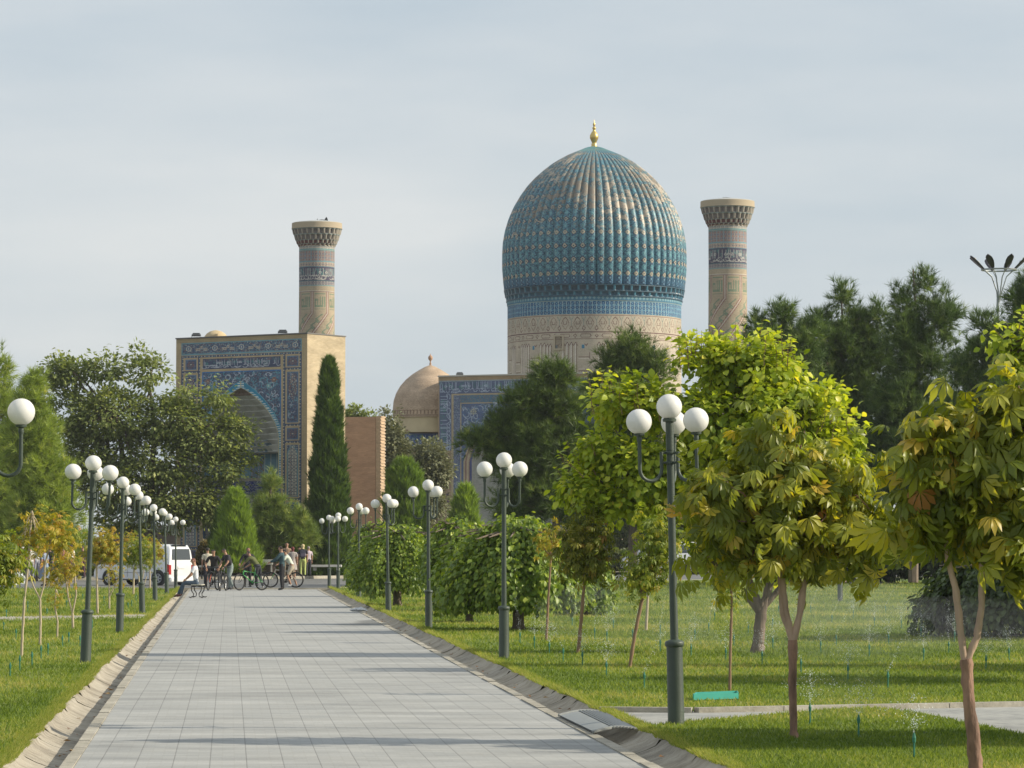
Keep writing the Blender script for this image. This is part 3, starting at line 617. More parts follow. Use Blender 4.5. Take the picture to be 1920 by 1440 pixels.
def roof_gear(b, u, kind):
    t = thing('lightning_rod' if kind else 'roof_bird', 'bent grey metal rod lying on the cap of the right minaret' if kind else 'dark rooftop light fitting on top of the left minaret', 'rod' if kind else 'light fitting', (b.x, b.y, b.z + 5 * u))
    mb = MB()
    if kind:
        mb.tube([(-9 * u, 0, 0), (-8 * u, 0, 2.2 * u), (-2 * u, 0, 2.4 * u), (20 * u, 0, -.5 * u), (44 * u, 0, -3.5 * u)], .5 * u, 6); mb.tube([(-2 * u, 0, 2.2 * u), (4 * u, 0, -.6 * u)], .4 * u, 5)
        mb.build('rod', mat('bracket_grey', (.35, .36, .37), .5), t)
    else:
        t.name = 'light_fitting'
        mb.tube([(0, 0, 0), (8 * u, 0, 1.5 * u), (16 * u, 0, 1 * u)], 1.1 * u, 6); mb.tube([(0, 0, -1 * u), (1 * u, 0, 4 * u)], .7 * u, 6); mb.build('arm', mat('gear_dark', (.05, .05, .05), .6), t)
        mb = MB(); mb.prism([(14 * u, -2 * u), (21 * u, -2 * u), (20 * u, 4 * u), (18 * u, 7.5 * u), (15 * u, 4 * u)], -1 * u, 1.2 * u); mb.build('lamp_head', mat('gear_dark', (.05, .05, .05), .6), t)
roof_gear(bL, uL, 0); roof_gear(bR, uR, 1)

# --- mausoleum: ribbed dome on its drum
def mausoleum():
    D = 300.0; k = D / F; cx = 1114.5; b = P(cx, 700, D); root = thing('mausoleum', 'great ribbed turquoise dome on a round brick drum with a gilded finial', 'mausoleum', (b.x, b.y, .1)); off = root.location
    Zp = lambda y: P(cx, y, D).z
    # dome surface
    prof = [(274.5, 3), (277, 15), (281, 24), (286, 37), (292, 51), (299, 64), (308, 79), (320, 95), (335, 112), (350, 126), (368, 139), (390, 152), (412, 161.5), (435, 168.5), (458, 172.5), (480, 173.5), (505, 173.5), (530, 171.5), (546, 169.5)]
    NR, RB, SC = 300, 64, 12; nc = RB * SC
    py = np.array([q[0] for q in prof], float); pr = np.array([q[1] for q in prof], float)
    arc = np.concatenate([[0], np.cumsum(np.hypot(np.diff(py), np.diff(pr)))]); s_ = np.linspace(0, arc[-1], NR + 1)
    ry = np.interp(s_, arc, py); rr = np.interp(s_, arc, pr)
    kk = np.ones(9) / 9; rr2 = np.convolve(np.pad(rr, 4, mode='edge'), kk, 'valid'); ry2 = np.convolve(np.pad(ry, 4, mode='edge'), kk, 'valid'); rr2[:3] = rr[:3]; rr = rr2; ry = ry2
    cv = Cv(nc, NR, (.075, .215, .265)); U = (cv.X % SC) / SC; rib = np.floor(cv.X / SC); rowpx = (s_[1:] + s_[:-1]) / 2; rowy = ((ry[1:] + ry[:-1]) / 2)[:, None] + 0 * cv.X
    rw = ((rr[1:] + rr[:-1]) / 2)[:, None] * 2 * math.pi / RB      # rib width in px
    dpx = (arc[-1] - rowpx)[:, None] + 0 * cv.X; du = abs(U - .5) * 17
    ph = (dpx - 8) % 25.2; dv = abs(ph - 12.6); m = du + dv
    fl = RNG.random((int(NR), RB)); 
    jit = 1 + .18 * (RNG.random((NR, nc, 1)) - .5); base = cv.a.copy()
    base[(RNG.random((NR, nc)) < .22)] = (.03, .075, .125); base[(RNG.random((NR, nc)) < .10)] = (.17, .38, .42)
    cv.a = base
    cv.mask((m > 4.9) & (m < 7.0), (.02, .035, .08)); cv.mask((m <= 4.9), (.36, .33, .25)); cv.mask(m < 1.8, (.03, .05, .09))
    m2 = du + abs(((ph + 12.6) % 25.2) - 12.6); cv.mask((m2 > 7.2) & (m2 < 8.8), (.03, .07, .14)); cv.mask((m2 < 2), (.14, .30, .33))
    low = dpx < 16; cv.mask(low, (.06, .16, .25)); cv.mask(low & (abs((du + abs(dpx % 8 - 4)) - 4) < 1.2), (.02, .05, .11)); cv.mask(low & (abs(du + abs(dpx % 8 - 4)) < 1.5), (.2, .36, .42))
    # worn areas: bare mortar showing in vertical patches
    def vnoise(sx, sy, seed):
        g = np.random.default_rng(seed).random((int(NR / sy) + 3, int(nc / sx) + 2)); g[:, -1] = g[:, 0]
        yy = np.arange(NR) / sy; xx = np.arange(nc) / sx; y0 = yy.astype(int); x0 = xx.astype(int); fy = (yy - y0)[:, None]; fx = (xx - x0)[None]
        return g[y0][:, x0] * (1 - fy) * (1 - fx) + g[y0 + 1][:, x0] * fy * (1 - fx) + g[y0][:, x0 + 1] * (1 - fy) * fx + g[y0 + 1][:, x0 + 1] * fy * fx
    rs = np.random.default_rng(5).random((NR // 9 + 2, RB)); ribn = np.repeat(np.repeat(rs, 9, 0)[:NR], SC, 1)
    wear = vnoise(40, 44, 1) * .34 + vnoise(7, 5, 2) * .34 + ribn * .18 + vnoise(3, 2.2, 3) * .24
    amt = np.interp(rowy[:, 0], [274, 285, 300, 330, 400, 440, 470, 500], [.08, .30, .50, .58, .52, .36, .14, .02])[:, None]
    mor = (RNG.random((NR, nc, 1)) * .10 + .0) + np.array((.30, .25, .185)) 
    worn = wear + .16 * RNG.random((NR, nc)) > 1.03 - amt * .60
    half = wear + .30 * RNG.random((NR, nc)) > 1.04 - amt * .78
    cv.a[half] = cv.a[half] * .55 + np.array((.12, .13, .11)) * .5
    bright = worn & (vnoise(24, 40, 9) > .45); cv.a[worn] = (mor * .62)[worn]; cv.a[bright] = (mor * 1.15)[bright]
    top = rowy < 287; cv.a[top] = cv.a[top] * .4 + np.array((.10, .26, .25)) * .6
    cv.a *= jit
    def pos(Ux, V):
        vi = V.astype(int); r = rr[vi]; u = (Ux % SC) / SC; amp = np.minimum(8.2, r * .062); bul = np.sqrt(np.clip(1 - (2 * u - 1) ** 2 * .96, 0, 1))
        q = (r - amp + amp * bul) * k; th = -Ux / nc * 2 * math.pi + math.pi * 1.5
        return np.stack([b.x + q * np.cos(th), b.y + q * np.sin(th), np.interp(ry[vi], [200, 800], [Zp(200), Zp(800)])], -1)
    canvas_mesh('ribbed_dome', cv, pos, mat('dome_tile', (1, 1, 1), .46, attr='col', spec=.45), None, root, off, smooth=True, jitter=.05)
    # two tiers of small corbels below the ribs
    def ring(name, y0, y1, r0, r1, depth, ph, colr, cin, n=64, sc2=8):
        NRr = 8; c2 = Cv(n * sc2, NRr, colr); j = (c2.X + ph) % sc2; nm = abs(j - sc2 / 2) < 2.6; c2.mask(nm, cin); c2.mask(abs(abs(j - sc2 / 2) - 3.0) < .4, (.20, .28, .28)); c2.a[-1:] = (.03, .08, .12); c2.a[0] = (.05, .12, .18)
        def pp(Ux, V):
            j = (Ux + ph) % sc2; d = np.where(abs(j - sc2 / 2) < 2.9, depth, 0); t = V / NRr; q = (r0 + (r1 - r0) * t - d * (t > .05) * (t < .98)) * k; th = -Ux / (n * sc2) * 2 * math.pi + math.pi * 1.5
            return np.stack([b.x + q * np.cos(th), b.y + q * np.sin(th), np.interp(y0 + (y1 - y0) * t, [200, 800], [Zp(200), Zp(800)])], -1)
        canvas_mesh(name, c2, pp, m_tile, None, root, off)
    ring('corbel_tier', 546, 557, 170, 168, 5.0, 0, (.05, .16, .23), (.035, .08, .12)); ring('corbel_tier', 557, 566, 167, 165.2, 3.6, 4, (.06, .19, .27), (.04, .12, .19))
    # shelf rings close the steps
    mb = MB()
    for y, ra, rb in ((546, 160, 170.2), (557, 160, 168), (566.3, 160, 166)): 
        z = Zp(y); mb.lathe([(ra * k, z - .04), (rb * k, z - .04), (rb * k, z + .04), (ra * k, z + .04)], 96, (b.x, b.y, 0))
    mb.build('ledge', mat('ledge_tile', (.03, .08, .12), .5), root, off)
    # drum
    y0 = 566; NRd = 215; nc = 1024; cv = Cv(nc, NRd, (.46, .405, .32)); A = cv.a; A *= 1 + .10 * (RNG.random((NRd, nc, 1)) - .5); A[(np.arange(NRd) % 3) == 0] *= .95
    cv.rect(0, 0, nc, 9, (.07, .18, .27)); cv.mask((cv.Y < 9) & (abs(((cv.X) % 8 - 4)) + abs(cv.Y - 4.5) < 3), (.20, .34, .38)); cv.rect(0, 9, nc, 10, (.34, .42, .42))
    cv.rect(0, 10, nc, 34, (.09, .22, .33)); ux = cv.X % 8; rg = (cv.Y > 10) & (cv.Y < 34)
    cv.mask(rg & (abs(np.hypot(ux - 4.5, (cv.Y - 10) % 8 - 4) - 2.4) < .7), (.03, .06, .16)); cv.mask(rg & (RNG.random(ux.shape) < .10), (.2, .36, .42)); cv.mask(rg & (ux < 1), (.34, .42, .42))
    cv.rect(0, 34, nc, 35, (.36, .30, .22)); cv.rect(0, 35.5, nc, 36.6, (.17, .10, .09))
    br = (.17, .10, .095); gb = (.20, .26, .24); wh = (.62, .58, .52)
    n = 44
    for i in range(n):
        x = (i + .5) * nc / n; h = 7
        cv.line([(x - 7, 50), (x - 4, 44), (x, 39), (x + 4, 44), (x + 7, 50)], br, 1, True); cv.line([(x - 3, 47), (x - 3, 52), (x + 3, 52), (x + 3, 47)], br, 1, True); cv.line([(x - 7, 50), (x - 5, 55), (x, 62), (x + 5, 55), (x + 7, 50)], (.26, .2, .16), 1, True)
        xm = x + nc / n / 2; cv.line([(xm - 4, 38), (xm, 46), (xm + 4, 38)], gb, 1, True); cv.line([(xm, 55), (xm - 3, 60), (xm, 64), (xm + 3, 60), (xm, 55)], br, 1, True); cv.line([(xm, 46), (xm, 54)], gb, 1, True)
    for y in (66.5, 79): cv.rect(0, y, nc, y + 1.2, br)
    n = 26
    for i in range(n):
        x = (i + .5) * nc / n
        cv.line([(x - 8, 70.5), (x + 8, 70.5), (x + 10, 73), (x + 8, 76), (x - 8, 76), (x - 10, 73), (x - 8, 70.5)], br, 1, True)
        for q in range(4): A[72:75, int(x - 7):int(x + 8)] = (.46, .40, .31)
        xm = (x + nc / n / 2) % nc; cv.line([(xm, 70), (xm - 3, 73), (xm, 77), (xm + 3, 73), (xm, 70)], br, 1, True)
    x = 4; rnd = random.Random(7)
    def stem(x, t, bt): cv.line([(x - 1, t + 5), (x - 1, bt)], br, 1, True); cv.line([(x, t + 3), (x, bt)], wh, 1.5, True); cv.line([(x + 2, t + 4), (x + 2, bt)], br, 1, True); cv.line([(x - 3, t + 6), (x + 1, t), (x + 4, t + 6)], br, 1, True)
    while x < nc - 20:
        g = rnd.choice([2, 3, 4]); 
        for q in range(g): stem(x, 85 + rnd.choice([0, 0, 2]), 150); x += rnd.choice([6, 7, 8])
        L_ = rnd.choice([14, 18]); yb = rnd.choice([112, 118])
        for yy in (yb, yb + 3, 134, 137): cv.line([(x - 2, yy), (x + L_, yy)], br if yy in (yb, 137) else wh, 1, True)
        cv.line([(x + L_, yb - 8), (x + L_, yb + 3)], br, 1, True); cv.line([(x - 2, 137), (x + 1, 143), (x + 4, 137)], br, 1, True); cv.line([(x + L_ / 2, 88), (x + L_ / 2 + 3, 92), (x + L_ / 2 + 6, 88)], br, 1, True)
        if rnd.random() < .5: cv.rect(x + 4, 90, x + 9, 97, (.06, .2, .32))
        x += L_ + 6
    def pos3(Ux, V):
        th = Ux / nc * 2 * math.pi + math.pi * 1.5; q = np.interp(V, [0, 9, 10, 215], [164.6, 164.2, 163.2, 163.2]) * k
        return np.stack([b.x + q * np.cos(th), b.y + q * np.sin(th), np.interp(y0 + V, [200, 800], [Zp(200), Zp(800)])], -1)
    # map drum canvas px: arc 163 px per radian
    canvas_mesh('drum', cv, pos3, m_tileb, None, root, off, smooth=True)
    lo = MB(); lo.lathe([(163.2 * k, Zp(780.5)), (163.2 * k, .1)], 96, (b.x, b.y, 0)); lo.build('lower_drum', mat('buff_plain', (.5, .39, .23)), root, off, smooth=True)
    # lattice window
    a = (1046 - cx) / 163.0; ang = math.asin(a) - math.pi / 2; rr_ = 163.6 * k; c = Vector((b.x + rr_ * math.cos(ang), b.y + rr_ * math.sin(ang), Zp(651))); rt = Matrix.Rotation(ang + math.pi / 2, 3, 'Z')
    mb = MB(); w_, h_ = M(19, D) / 1.1, M(28, D)
    for s, d in (((-1, 0), (.14, .16, h_)), ((1, 0), (.14, .16, h_))): mb.box(c + rt @ Vector((s[0] * w_ / 2, 0, 0)), d, rot=rt)
    for s in (-1, 1): mb.box(c + Vector((0, 0, s * (h_ / 2 - .07))), (w_ - .14, .16, .14), rot=rt)
    f = mb.build('window_frame', mat('win_frame', (.44, .38, .28), .8), root, off)
    mb = MB(); nx, nz = 7, 10
    for i in range(nx): mb.box(c + rt @ Vector(((i - (nx - 1) / 2) * w_ / (nx + .6), .02, 0)), (.045, .05, h_ - .3), rot=rt)
    for i in range(nz): mb.box(c + rt @ Vector((0, .045, (i - (nz - 1) / 2) * h_ / (nz + 1))), (w_ - .16, .04, .045), rot=rt)
    mb.build('lattice', mat('lattice', (.24, .19, .13), .8), f)
    mb = MB(); mb.box(c + rt @ Vector((0, .075, 0)), (w_ - .1, .03, h_ - .1), rot=rt); mb.build('window_dark', mat('win_dark', (.035, .03, .025), .6), f)
    for o in f.children: o.location = (0, 0, 0)
    for o in f.children:
        me = o.data; n_ = len(me.vertices); cc = np.zeros(n_ * 3, np.float32); me.vertices.foreach_get('co', cc); cc = cc.reshape(-1, 3) - np.array(off, np.float32); me.vertices.foreach_set('co', cc.ravel())
    # finial
    mb = MB(); z = lambda y: Zp(y); p = [(5.5, 276), (5.2, 270), (4.0, 268), (6.2, 263), (8.2, 259), (8.0, 254), (5.5, 249), (3.0, 246), (2.2, 243), (3.6, 241), (3.2, 239), (1.4, 237), (2.6, 234), (2.2, 232), (1.0, 230), (.25, 224)]
    mb.lathe([(r * k, z(y)) for r, y in p], 24, (b.x, b.y, 0)); mb.build('finial', mat('gilt', (.62, .46, .16), .38, metal=.75), root, off, smooth=True)
mausoleum()

# --- small brick dome
def small_dome():
    D = 262.0; k = D / F; cx = 807; b = P(cx, 700, D); root = thing('small_dome', 'plain buff brick dome with a knob finial between the brick wall and the blue building', 'dome', (b.x, b.y, .1)); off = root.location
    Z = lambda y: P(cx, y, D).z
    prof = [(685, 2), (688, 10), (694, 21), (702, 34), (712, 46), (724, 56.5), (738, 64.5), (752, 69), (766, 70.5), (780, 70.5), (784, 70.3)]
    NR, nc = 100, 190; py = np.array([q[0] for q in prof]); pr = np.array([q[1] for q in prof]); arc = np.concatenate([[0], np.cumsum(np.hypot(np.diff(py), np.diff(pr)))]); s_ = np.linspace(0, arc[-1], NR + 1); ry = np.interp(s_, arc, py); rr = np.interp(s_, arc, pr)
    cv = Cv(nc, NR, (.44, .33, .235)); cv.a *= 1 + .22 * (RNG.random((NR, nc, 1)) - .5); cv.a[::2] *= .90; cv.a *= 1 + .12 * np.sin(cv.Y * .23 + np.sin(cv.X * .1))[..., None] * .6
    cv.rect(0, NR - 10, nc, NR - 9, (.22, .15, .1)); cv.mask((cv.Y > NR - 9) & (cv.Y < NR - 4) & (cv.X % 3 < 1.2), (.22, .15, .1)); cv.rect(0, NR - 3, nc, NR - 2, (.2, .14, .1))
    def pos(U, V):
        vi = V.astype(int); th = -U / nc * 2 * math.pi; q = rr[vi] * k; return np.stack([b.x + q * np.cos(th), b.y + q * np.sin(th), np.interp(ry[vi], [600, 900], [Z(600), Z(900)])], -1)
    canvas_mesh('brick_shell', cv, pos, m_tileb, None, root, off, smooth=True)
    mb = MB(); mb.lathe([(68 * k, Z(784)), (67.5 * k, Z(786)), (67.5 * k, Z(812))], 64, (b.x, b.y, 0)); mb.build('drum', mat('drum_plaster', (.55, .46, .29), .85, var=.1, scale=1), root, off, smooth=True)
    mb = MB(); mb.lathe([(r * k, Z(y)) for r, y in ((3, 687), (1.8, 684), (2.2, 682), (1.2, 680), (1.3, 677), (3.6, 674), (4.4, 671), (3.4, 668), (1.2, 666), (.3, 663))], 14, (b.x, b.y, 0)); mb.build('finial', mat('terracotta', (.40, .24, .15), .7), root, off, smooth=True)
small_dome()

# --- main blue iwan building
def iwan():
    al = R(24); ex = Vector((math.cos(al), -math.sin(al), 0)); ey = Vector((math.sin(al), math.cos(al), 0)); D = 258.0; A = P(822, 800, D); A.z = 0
    kx = D / F / math.cos(al) * .985; kz = D / F; ZT = P(822, 707, D).z; W = 330; H = 330
    root = thing('iwan_building', 'wide blue tiled building front with a tall pointed arch, half hidden by the dark pines', 'building', (A.x, A.y, .1)); off = root.location
    cv = Cv(W, H, (.38, .28, .17)); cv.a *= 1 + .12 * (RNG.random((H, W, 1)) - .5); cv.a[::3] *= .9; cx = 165
    bl = (.115, .14, .225)
    cv.rect(0, 7, W, H, (.37, .27, .18)); cv.script(2, 8, W - 2, 32, (.36, .42, .52), bl); cv.script_v(2, 30, 25, 138, (.36, .42, .52), bl); cv.script_v(W - 25, 30, W - 2, 138, (.36, .42, .52), bl)
    cv.rect(1, 7, W - 1, 9, (.3, .34, .36))
    cv.fill_noise(0, 138, 26, H, (.34, .25, .17), [((.22, .16, .12), .2)])
    for v in range(150, H, 14):
        for x in (18, W - 18): cv.mask((abs(cv.X - x) + abs(cv.Y - v)) < 4, (.12, .08, .12))
    cv.rect(25, 32, W - 25, H, (.40, .33, .22)); cv.fill_noise(29, 35, W - 29, 49, (.10, .19, .27), [((.25, .22, .16), .2), (bl, .2)])
    for x0 in (29, W - 42): cv.fill_noise(x0, 35, x0 + 13, H, bl, [((.30, .33, .40), .25), ((.14, .2, .25), .2)])
    cv.rect(42, 49, W - 42, H, (.40, .33, .22)); reg = (cv.X > 44) & (cv.X < W - 44) & (cv.Y > 51); cv.fill_noise(44, 51, W - 44, H, bl, [((.10, .16, .30), .35)])
    hi = arch_half(cv.Y, 62, 165, 100, 1.9, .85); ho = hi + 17; dx = abs(cv.X - cx)
    cv.flora(46, 53, W - 46, 150, 420, [(.36, .42, .5), (.16, .25, .33), (.36, .42, .5)], (2, 6), dx > ho)
    for s in (-1, 1): cv.rosette(cx + s * 98, 66, 7, (.38, .38, .30), bl, 12)
    band = reg & (dx < ho) & (dx >= hi); cv.mask(band, (.25, .16, .13)); cv.mask(band & (dx > ho - 3), (.40, .33, .22)); cv.mask(band & (abs(dx - hi - 9) < 2.2), (.40, .33, .24)); cv.mask(band & (dx < hi + 5), (.07, .09, .2)); cv.mask(band & (dx < hi + 1.5), (.40, .36, .28))
    hole = (dx < hi) & (cv.Y < H - 2)
    canvas_mesh('tiled_front', cv, lambda U, V: np.stack([A.x + ex.x * U * kx, A.y + ex.y * U * kx, ZT - V * kz], -1), m_tileb, hole, root, off)
    n = 60; hg = H - 64; cw = Cv(n, hg, (.46, .46, .42)); U, V = np.meshgrid(np.linspace(0, math.pi, n + 1), np.arange(hg + 1) + 62.); hv = np.maximum(arch_half(V, 62, 165, 100, 1.9, .85), .4)
    p = np.stack([A.x + ex.x * (cx - np.cos(U) * hv) * kx + ey.x * np.sin(U) * hv * kx * .8, A.y + ex.y * (cx - np.cos(U) * hv) * kx + ey.y * np.sin(U) * hv * kx * .8, ZT - V * kz], -1)
    canvas_mesh('arched_recess', cw, lambda a, c: p, m_tileb, None, root, off)
    wl = Wl(); wl.block(A, ex, ey, W * kx, 5, .1, ZT + .004, 'f'); wl.build('brick_wall', m_brick, root, off)
    mb = MB(); c = A + ex * (W * kx / 2) + ey * 2.5; mb.box((c.x, c.y, ZT + .06), (W * kx + .1, 5.1, .1), math.atan2(ex.y, ex.x)); mb.build('coping', mat('pale_coping', (.5, .47, .40), .8), root, off)
    # low wing with a blue frieze, left of it
    root2 = thing('low_wing', 'low brick wing with a strip of blue frieze under the small brick dome', 'building', (A.x - 4, A.y + 2, .1)); off = root2.location
    zt = P(800, 808, 260).z; wl = Wl(); o = P(726, 900, 260); o.z = 0; q = P(830, 900, 260); wl.block(o, (1, 0, 0), (0, 1, 0), q.x - o.x, 4, .1, zt); wl.build('brick_wall', m_brickd, root2, off)
    w2 = int(q.x / .04 - o.x / .04); c2 = Cv(w2, 30, bl); c2.script(0, 3, w2, 27, (.34, .42, .5), (.06, .10, .28)); canvas_mesh('frieze', c2, lambda U, V: np.stack([o.x + U * .04, 0 * U + o.y - .03, zt - .14 - V * .036], -1), m_tileb, None, root2, off)
    mb = MB(); mb.box(((o.x + q.x) / 2, o.y + 1.96, zt + .05), (q.x - o.x + .2, 4.3, .1)); mb.build('coping', mat('red_coping', (.30, .18, .13), .8), root2, off)
iwan()

# --- reddish flank wall beside the portal
def flank():
    D = 214.0; a = P(641, 900, D); b = P(704, 900, D - .6); a.z = b.z = 0; zt = P(641, 782, D).z; ex = (b - a).normalized(); ey = Vector((-ex.y, ex.x, 0)); ey = Vector((.33, .94, 0)).normalized()
    root = thing('brick_wall', 'tall plain reddish brick wall stub with a toothed edge, right of the cypress', 'wall', (a.x, a.y, .1)); off = root.location
    wl = Wl(); W = (b - a).length; wl.block(a, ex, ey, W, .9, .1, zt); wl.build('wall_face', m_brickr, root, off)
    mb = MB(); h = .1; i = 0; rnd = random.Random(3)
    while h < zt:
        dp = .28 if i % 2 else .33; d0 = rnd.uniform(0, .02); hh = .10
        c = b + ex * (dp / 2 + .001) + ey * (.45); mb.box((c.x, c.y, h + hh / 2), (dp + d0, .88, hh - .012), math.atan2(ex.y, ex.x)); h += hh; i += 1
    mb.build('toothed_end', mat('tooth_brick', (.52, .38, .25), .9, var=.2, scale=6), root, off)
flank()
# --- brown block glimpsed between the right pines
def block(name, label, px0, px1, ptop, D, matl, dep=6, cap=None, z0=.1):
    a = P(px0, 900, D); b = P(px1, 900, D); a.z = b.z = 0; zt = P((px0 + px1) / 2, ptop, D).z
    root = thing(name, label, 'wall' if 'wall' in name else 'building', (a.x, a.y, z0)); wl = Wl(); wl.block(a, (1, 0, 0), (0, 1, 0), b.x - a.x, dep, z0, zt); wl.build('wall_face', matl, root, root.location)
    if cap:
        mb = MB(); mb.box(((a.x + b.x) / 2, a.y + dep / 2, zt + cap[1] / 2), (b.x - a.x + .2, dep + .2, cap[1])); mb.build('coping', cap[0], root, root.location)
block('side_building', 'plain brown brick block glimpsed through the pines right of the tall minaret', 1495, 1585, 652, 285, m_brickd, 8, (mat('buff_plain', (.5, .39, .23)), .2))
block('stone_wall', 'low grey wall with a pale top behind the crowd on the left', -60, 232, 1030, 205, mat('grey_wall', (.25, .24, .22), .9, var=.15, scale=1), .5, (mat('pale_coping', (.5, .47, .4)), .08))
block('elm_shade_block', 'dark block standing in for the shade under the elm, left of the portal', 205, 345, 985, 212, mat('elm_shade_dark', (.10, .085, .075), .9, var=.2, scale=1), 4)  # dark block added where only the shade beneath the elm lies
# white planters / benches across the road
def white_slab(x0, x1, y0, y1, D, label, cat='bench'):
    a, b = P(x0, y1, D), P(x1, y1, D); t = thing('stone_bench' if cat == 'bench' else 'planter_box', label, cat, (a.x, a.y, a.z)); h = (y1 - y0) * D / F; W = b.x - a.x
    mb = MB(); mb.box((W / 2, .3, h * .8), (W, .6, h * .4)); mb.build('top_slab', mat('white_stone', (.62, .60, .55), .8, var=.08, scale=4), t, bevel=.02)
    for q in (.12, .88): mb = MB(); mb.box((W * q, .3, h * .3), (W * .1, .45, h * .58)); mb.build('support', mat('grey_stone', (.34, .33, .30), .85), t)
white_slab(486, 511, 1049, 1074, 192, 'white stone planter block behind the cyclists, left of the standing man in teal', 'planter')
white_slab(583, 640, 1059, 1070, 192, 'long low white bench slab beyond the road, right of the cypress trunk')
white_slab(372, 385, 1060, 1070, 192, 'short white bench slab beyond the road, just right of the van')
white_slab(1510, 1540, 1073, 1084, 215, 'white bench slab beyond the right lawn, just left of the far lamp base')
white_slab(1545, 1622, 1070, 1082, 214, 'long white bench slab beyond the right lawn, just right of the far lamp base')
white_slab(1684, 1706, 1072, 1084, 214, 'short white bench slab under the dark trees beyond the right lawn')

# ------------------------------------------------------------------ foliage tools
def rotm(d, nrm):
    """stack of 3x3 matrices with columns (side, d, normal)"""
    d = d / (np.linalg.norm(d, axis=1, keepdims=True) + 1e-9); s = np.cross(d, nrm); s /= (np.linalg.norm(s, axis=1, keepdims=True) + 1e-9); n = np.cross(s, d)
    return np.stack([s, d, n], -1)
def inst(tv, tf, pos, Rm, size):
    V = np.einsum('nij,mj->nmi', Rm, tv) * size[:, None, None] + pos[:, None, :]; m = len(tv)
    Fc = (tf[None] + (np.arange(len(pos)) * m)[:, None, None]).reshape(-1, tf.shape[1]); return V.reshape(-1, 3), Fc
def leaf_t(wd=.32, fold=.08, droop=.12):
    v = np.array([(0, 0, 0), (wd, .38, fold), (wd * .8, .72, fold - droop * .5), (0, 1, -droop), (-wd * .8, .72, fold - droop * .5), (-wd, .38, fold), (0, .5, 0)], float)
    f = np.array([(0, 1, 6), (1, 2, 6), (2, 3, 6), (3, 4, 6), (4, 5, 6), (5, 0, 6)]); return v, f
def leaf_s(wd=.30, fold=.08):
    return np.array([(0, 0, 0), (wd, .45, fold), (0, 1, 0), (-wd, .45, fold)], float), np.array([(0, 1, 2), (0, 2, 3)])
def palm_t(n=6):
    V = []; Fc = []
    for i in range(n):
        a = R(-88 + 176 * i / (n - 1)); L_ = 1 - .28 * abs(i - (n - 1) / 2) / ((n - 1) / 2); k = len(V)
        for (x, y, z) in ((0, .05, 0), (.07, .36, .04), (.19, .72, -.03), (.0, 1.0, -.20), (-.19, .72, -.03), (-.07, .36, .04), (0, .45, -.02), (0, .76, -.11)):
            x, y, z = x * L_, y * L_, z * L_ ; V.append((x * math.cos(a) + y * .92 * math.sin(a), y * .92 * math.cos(a) - x * math.sin(a), z - .62 * y * y))
        Fc += [(k, k + 1, k + 6), (k + 1, k + 2, k + 7), (k + 1, k + 7, k + 6), (k + 2, k + 3, k + 7), (k + 3, k + 4, k + 7), (k + 4, k + 5, k + 6), (k + 4, k + 6, k + 7), (k + 5, k, k + 6)]
    return np.array(V), np.array(Fc)
def tuft_t(n=12, spread=.75, wd=.035, seed=0):
    r = np.random.default_rng(seed); V = []; Fc = []
    for i in range(n):
        a = r.random() * 6.28; e = spread * math.sqrt(r.random()); L_ = .7 + .3 * r.random(); d = np.array((math.sin(e) * math.cos(a), math.cos(e), math.sin(e) * math.sin(a))) * L_; st = np.array((0, .0 + .35 * r.random(), 0)); b = r.random() * 6.28; p = np.array((math.cos(b), 0, math.sin(b))) * wd
        k = len(V); V += [st - p, st + p, st + d]; Fc.append((k, k + 1, k + 2))
    return np.array(V), np.array(Fc)
def unit(n): v = RNG.normal(size=(n, 3)); return v / np.linalg.norm(v, axis=1, keepdims=True)
def crown_pts(ells, D, ncl, nl, rc, depthk=1.0, shell=.55, flat=1.0):
    """clump centres inside a union of ellipsoids given in photo pixels at depth D; leaf points round them"""
    E = []; wts = []
    for e in ells:
        px, py, rx, ry = e[:4]; dz = e[4] if len(e) > 4 else 0; c = P(px, py, D + dz); k = (D + dz) / F
        E.append((np.array(c), np.array((rx * k, min(rx, ry * 1.3) * k * depthk, ry * k)))); wts.append(rx * ry)
    wts = np.array(wts) / sum(wts); ch = RNG.choice(len(E), ncl, p=wts)
    cs = np.array([E[i][0] for i in ch]); rs = np.array([E[i][1] for i in ch]); u = unit(ncl); rad = (shell + (1 - shell) * RNG.random(ncl)) 
    cc = cs + u * rs * rad[:, None]; out = (cc - cs) / rs; out /= np.linalg.norm(out, axis=1, keepdims=True) + 1e-6
    cr_ = rc * (.6 + .8 * RNG.random(ncl)); idx = np.repeat(np.arange(ncl), nl); v = unit(len(idx)) * (RNG.random(len(idx)) ** .5)[:, None]; v[:, 2] *= flat
    return cc, cc[idx] + v * cr_[idx][:, None], out[idx], v, idx
def leaf_mat(name, ramp, transl=.4, tcol=(1.5, 1.45, .5), rough=.5, spec=.35): return mat(name, (0, 0, 0), rough, ramp=ramp, transl=transl, tcol=tcol, spec=spec)
m_bark = mat('bark_grey', (.17, .13, .10), .9, var=.35, scale=9, bump=.8, bscale=25, stretch=(1, 1, .25))
m_barkr = mat('bark_reddish', (.25, .145, .10), .8, var=.6, scale=9, bump=.8, bscale=30, stretch=(1, 1, .3))
m_barkp = mat('bark_pale', (.40, .28, .205), .8, var=.35, scale=8, bump=.5, bscale=30, stretch=(1, 1, .3))
m_twig = mat('twig', (.24, .15, .09), .8, var=.2, scale=8)
m_sap = mat('sapling_bark', (.44, .36, .25), .8, var=.15, scale=10)
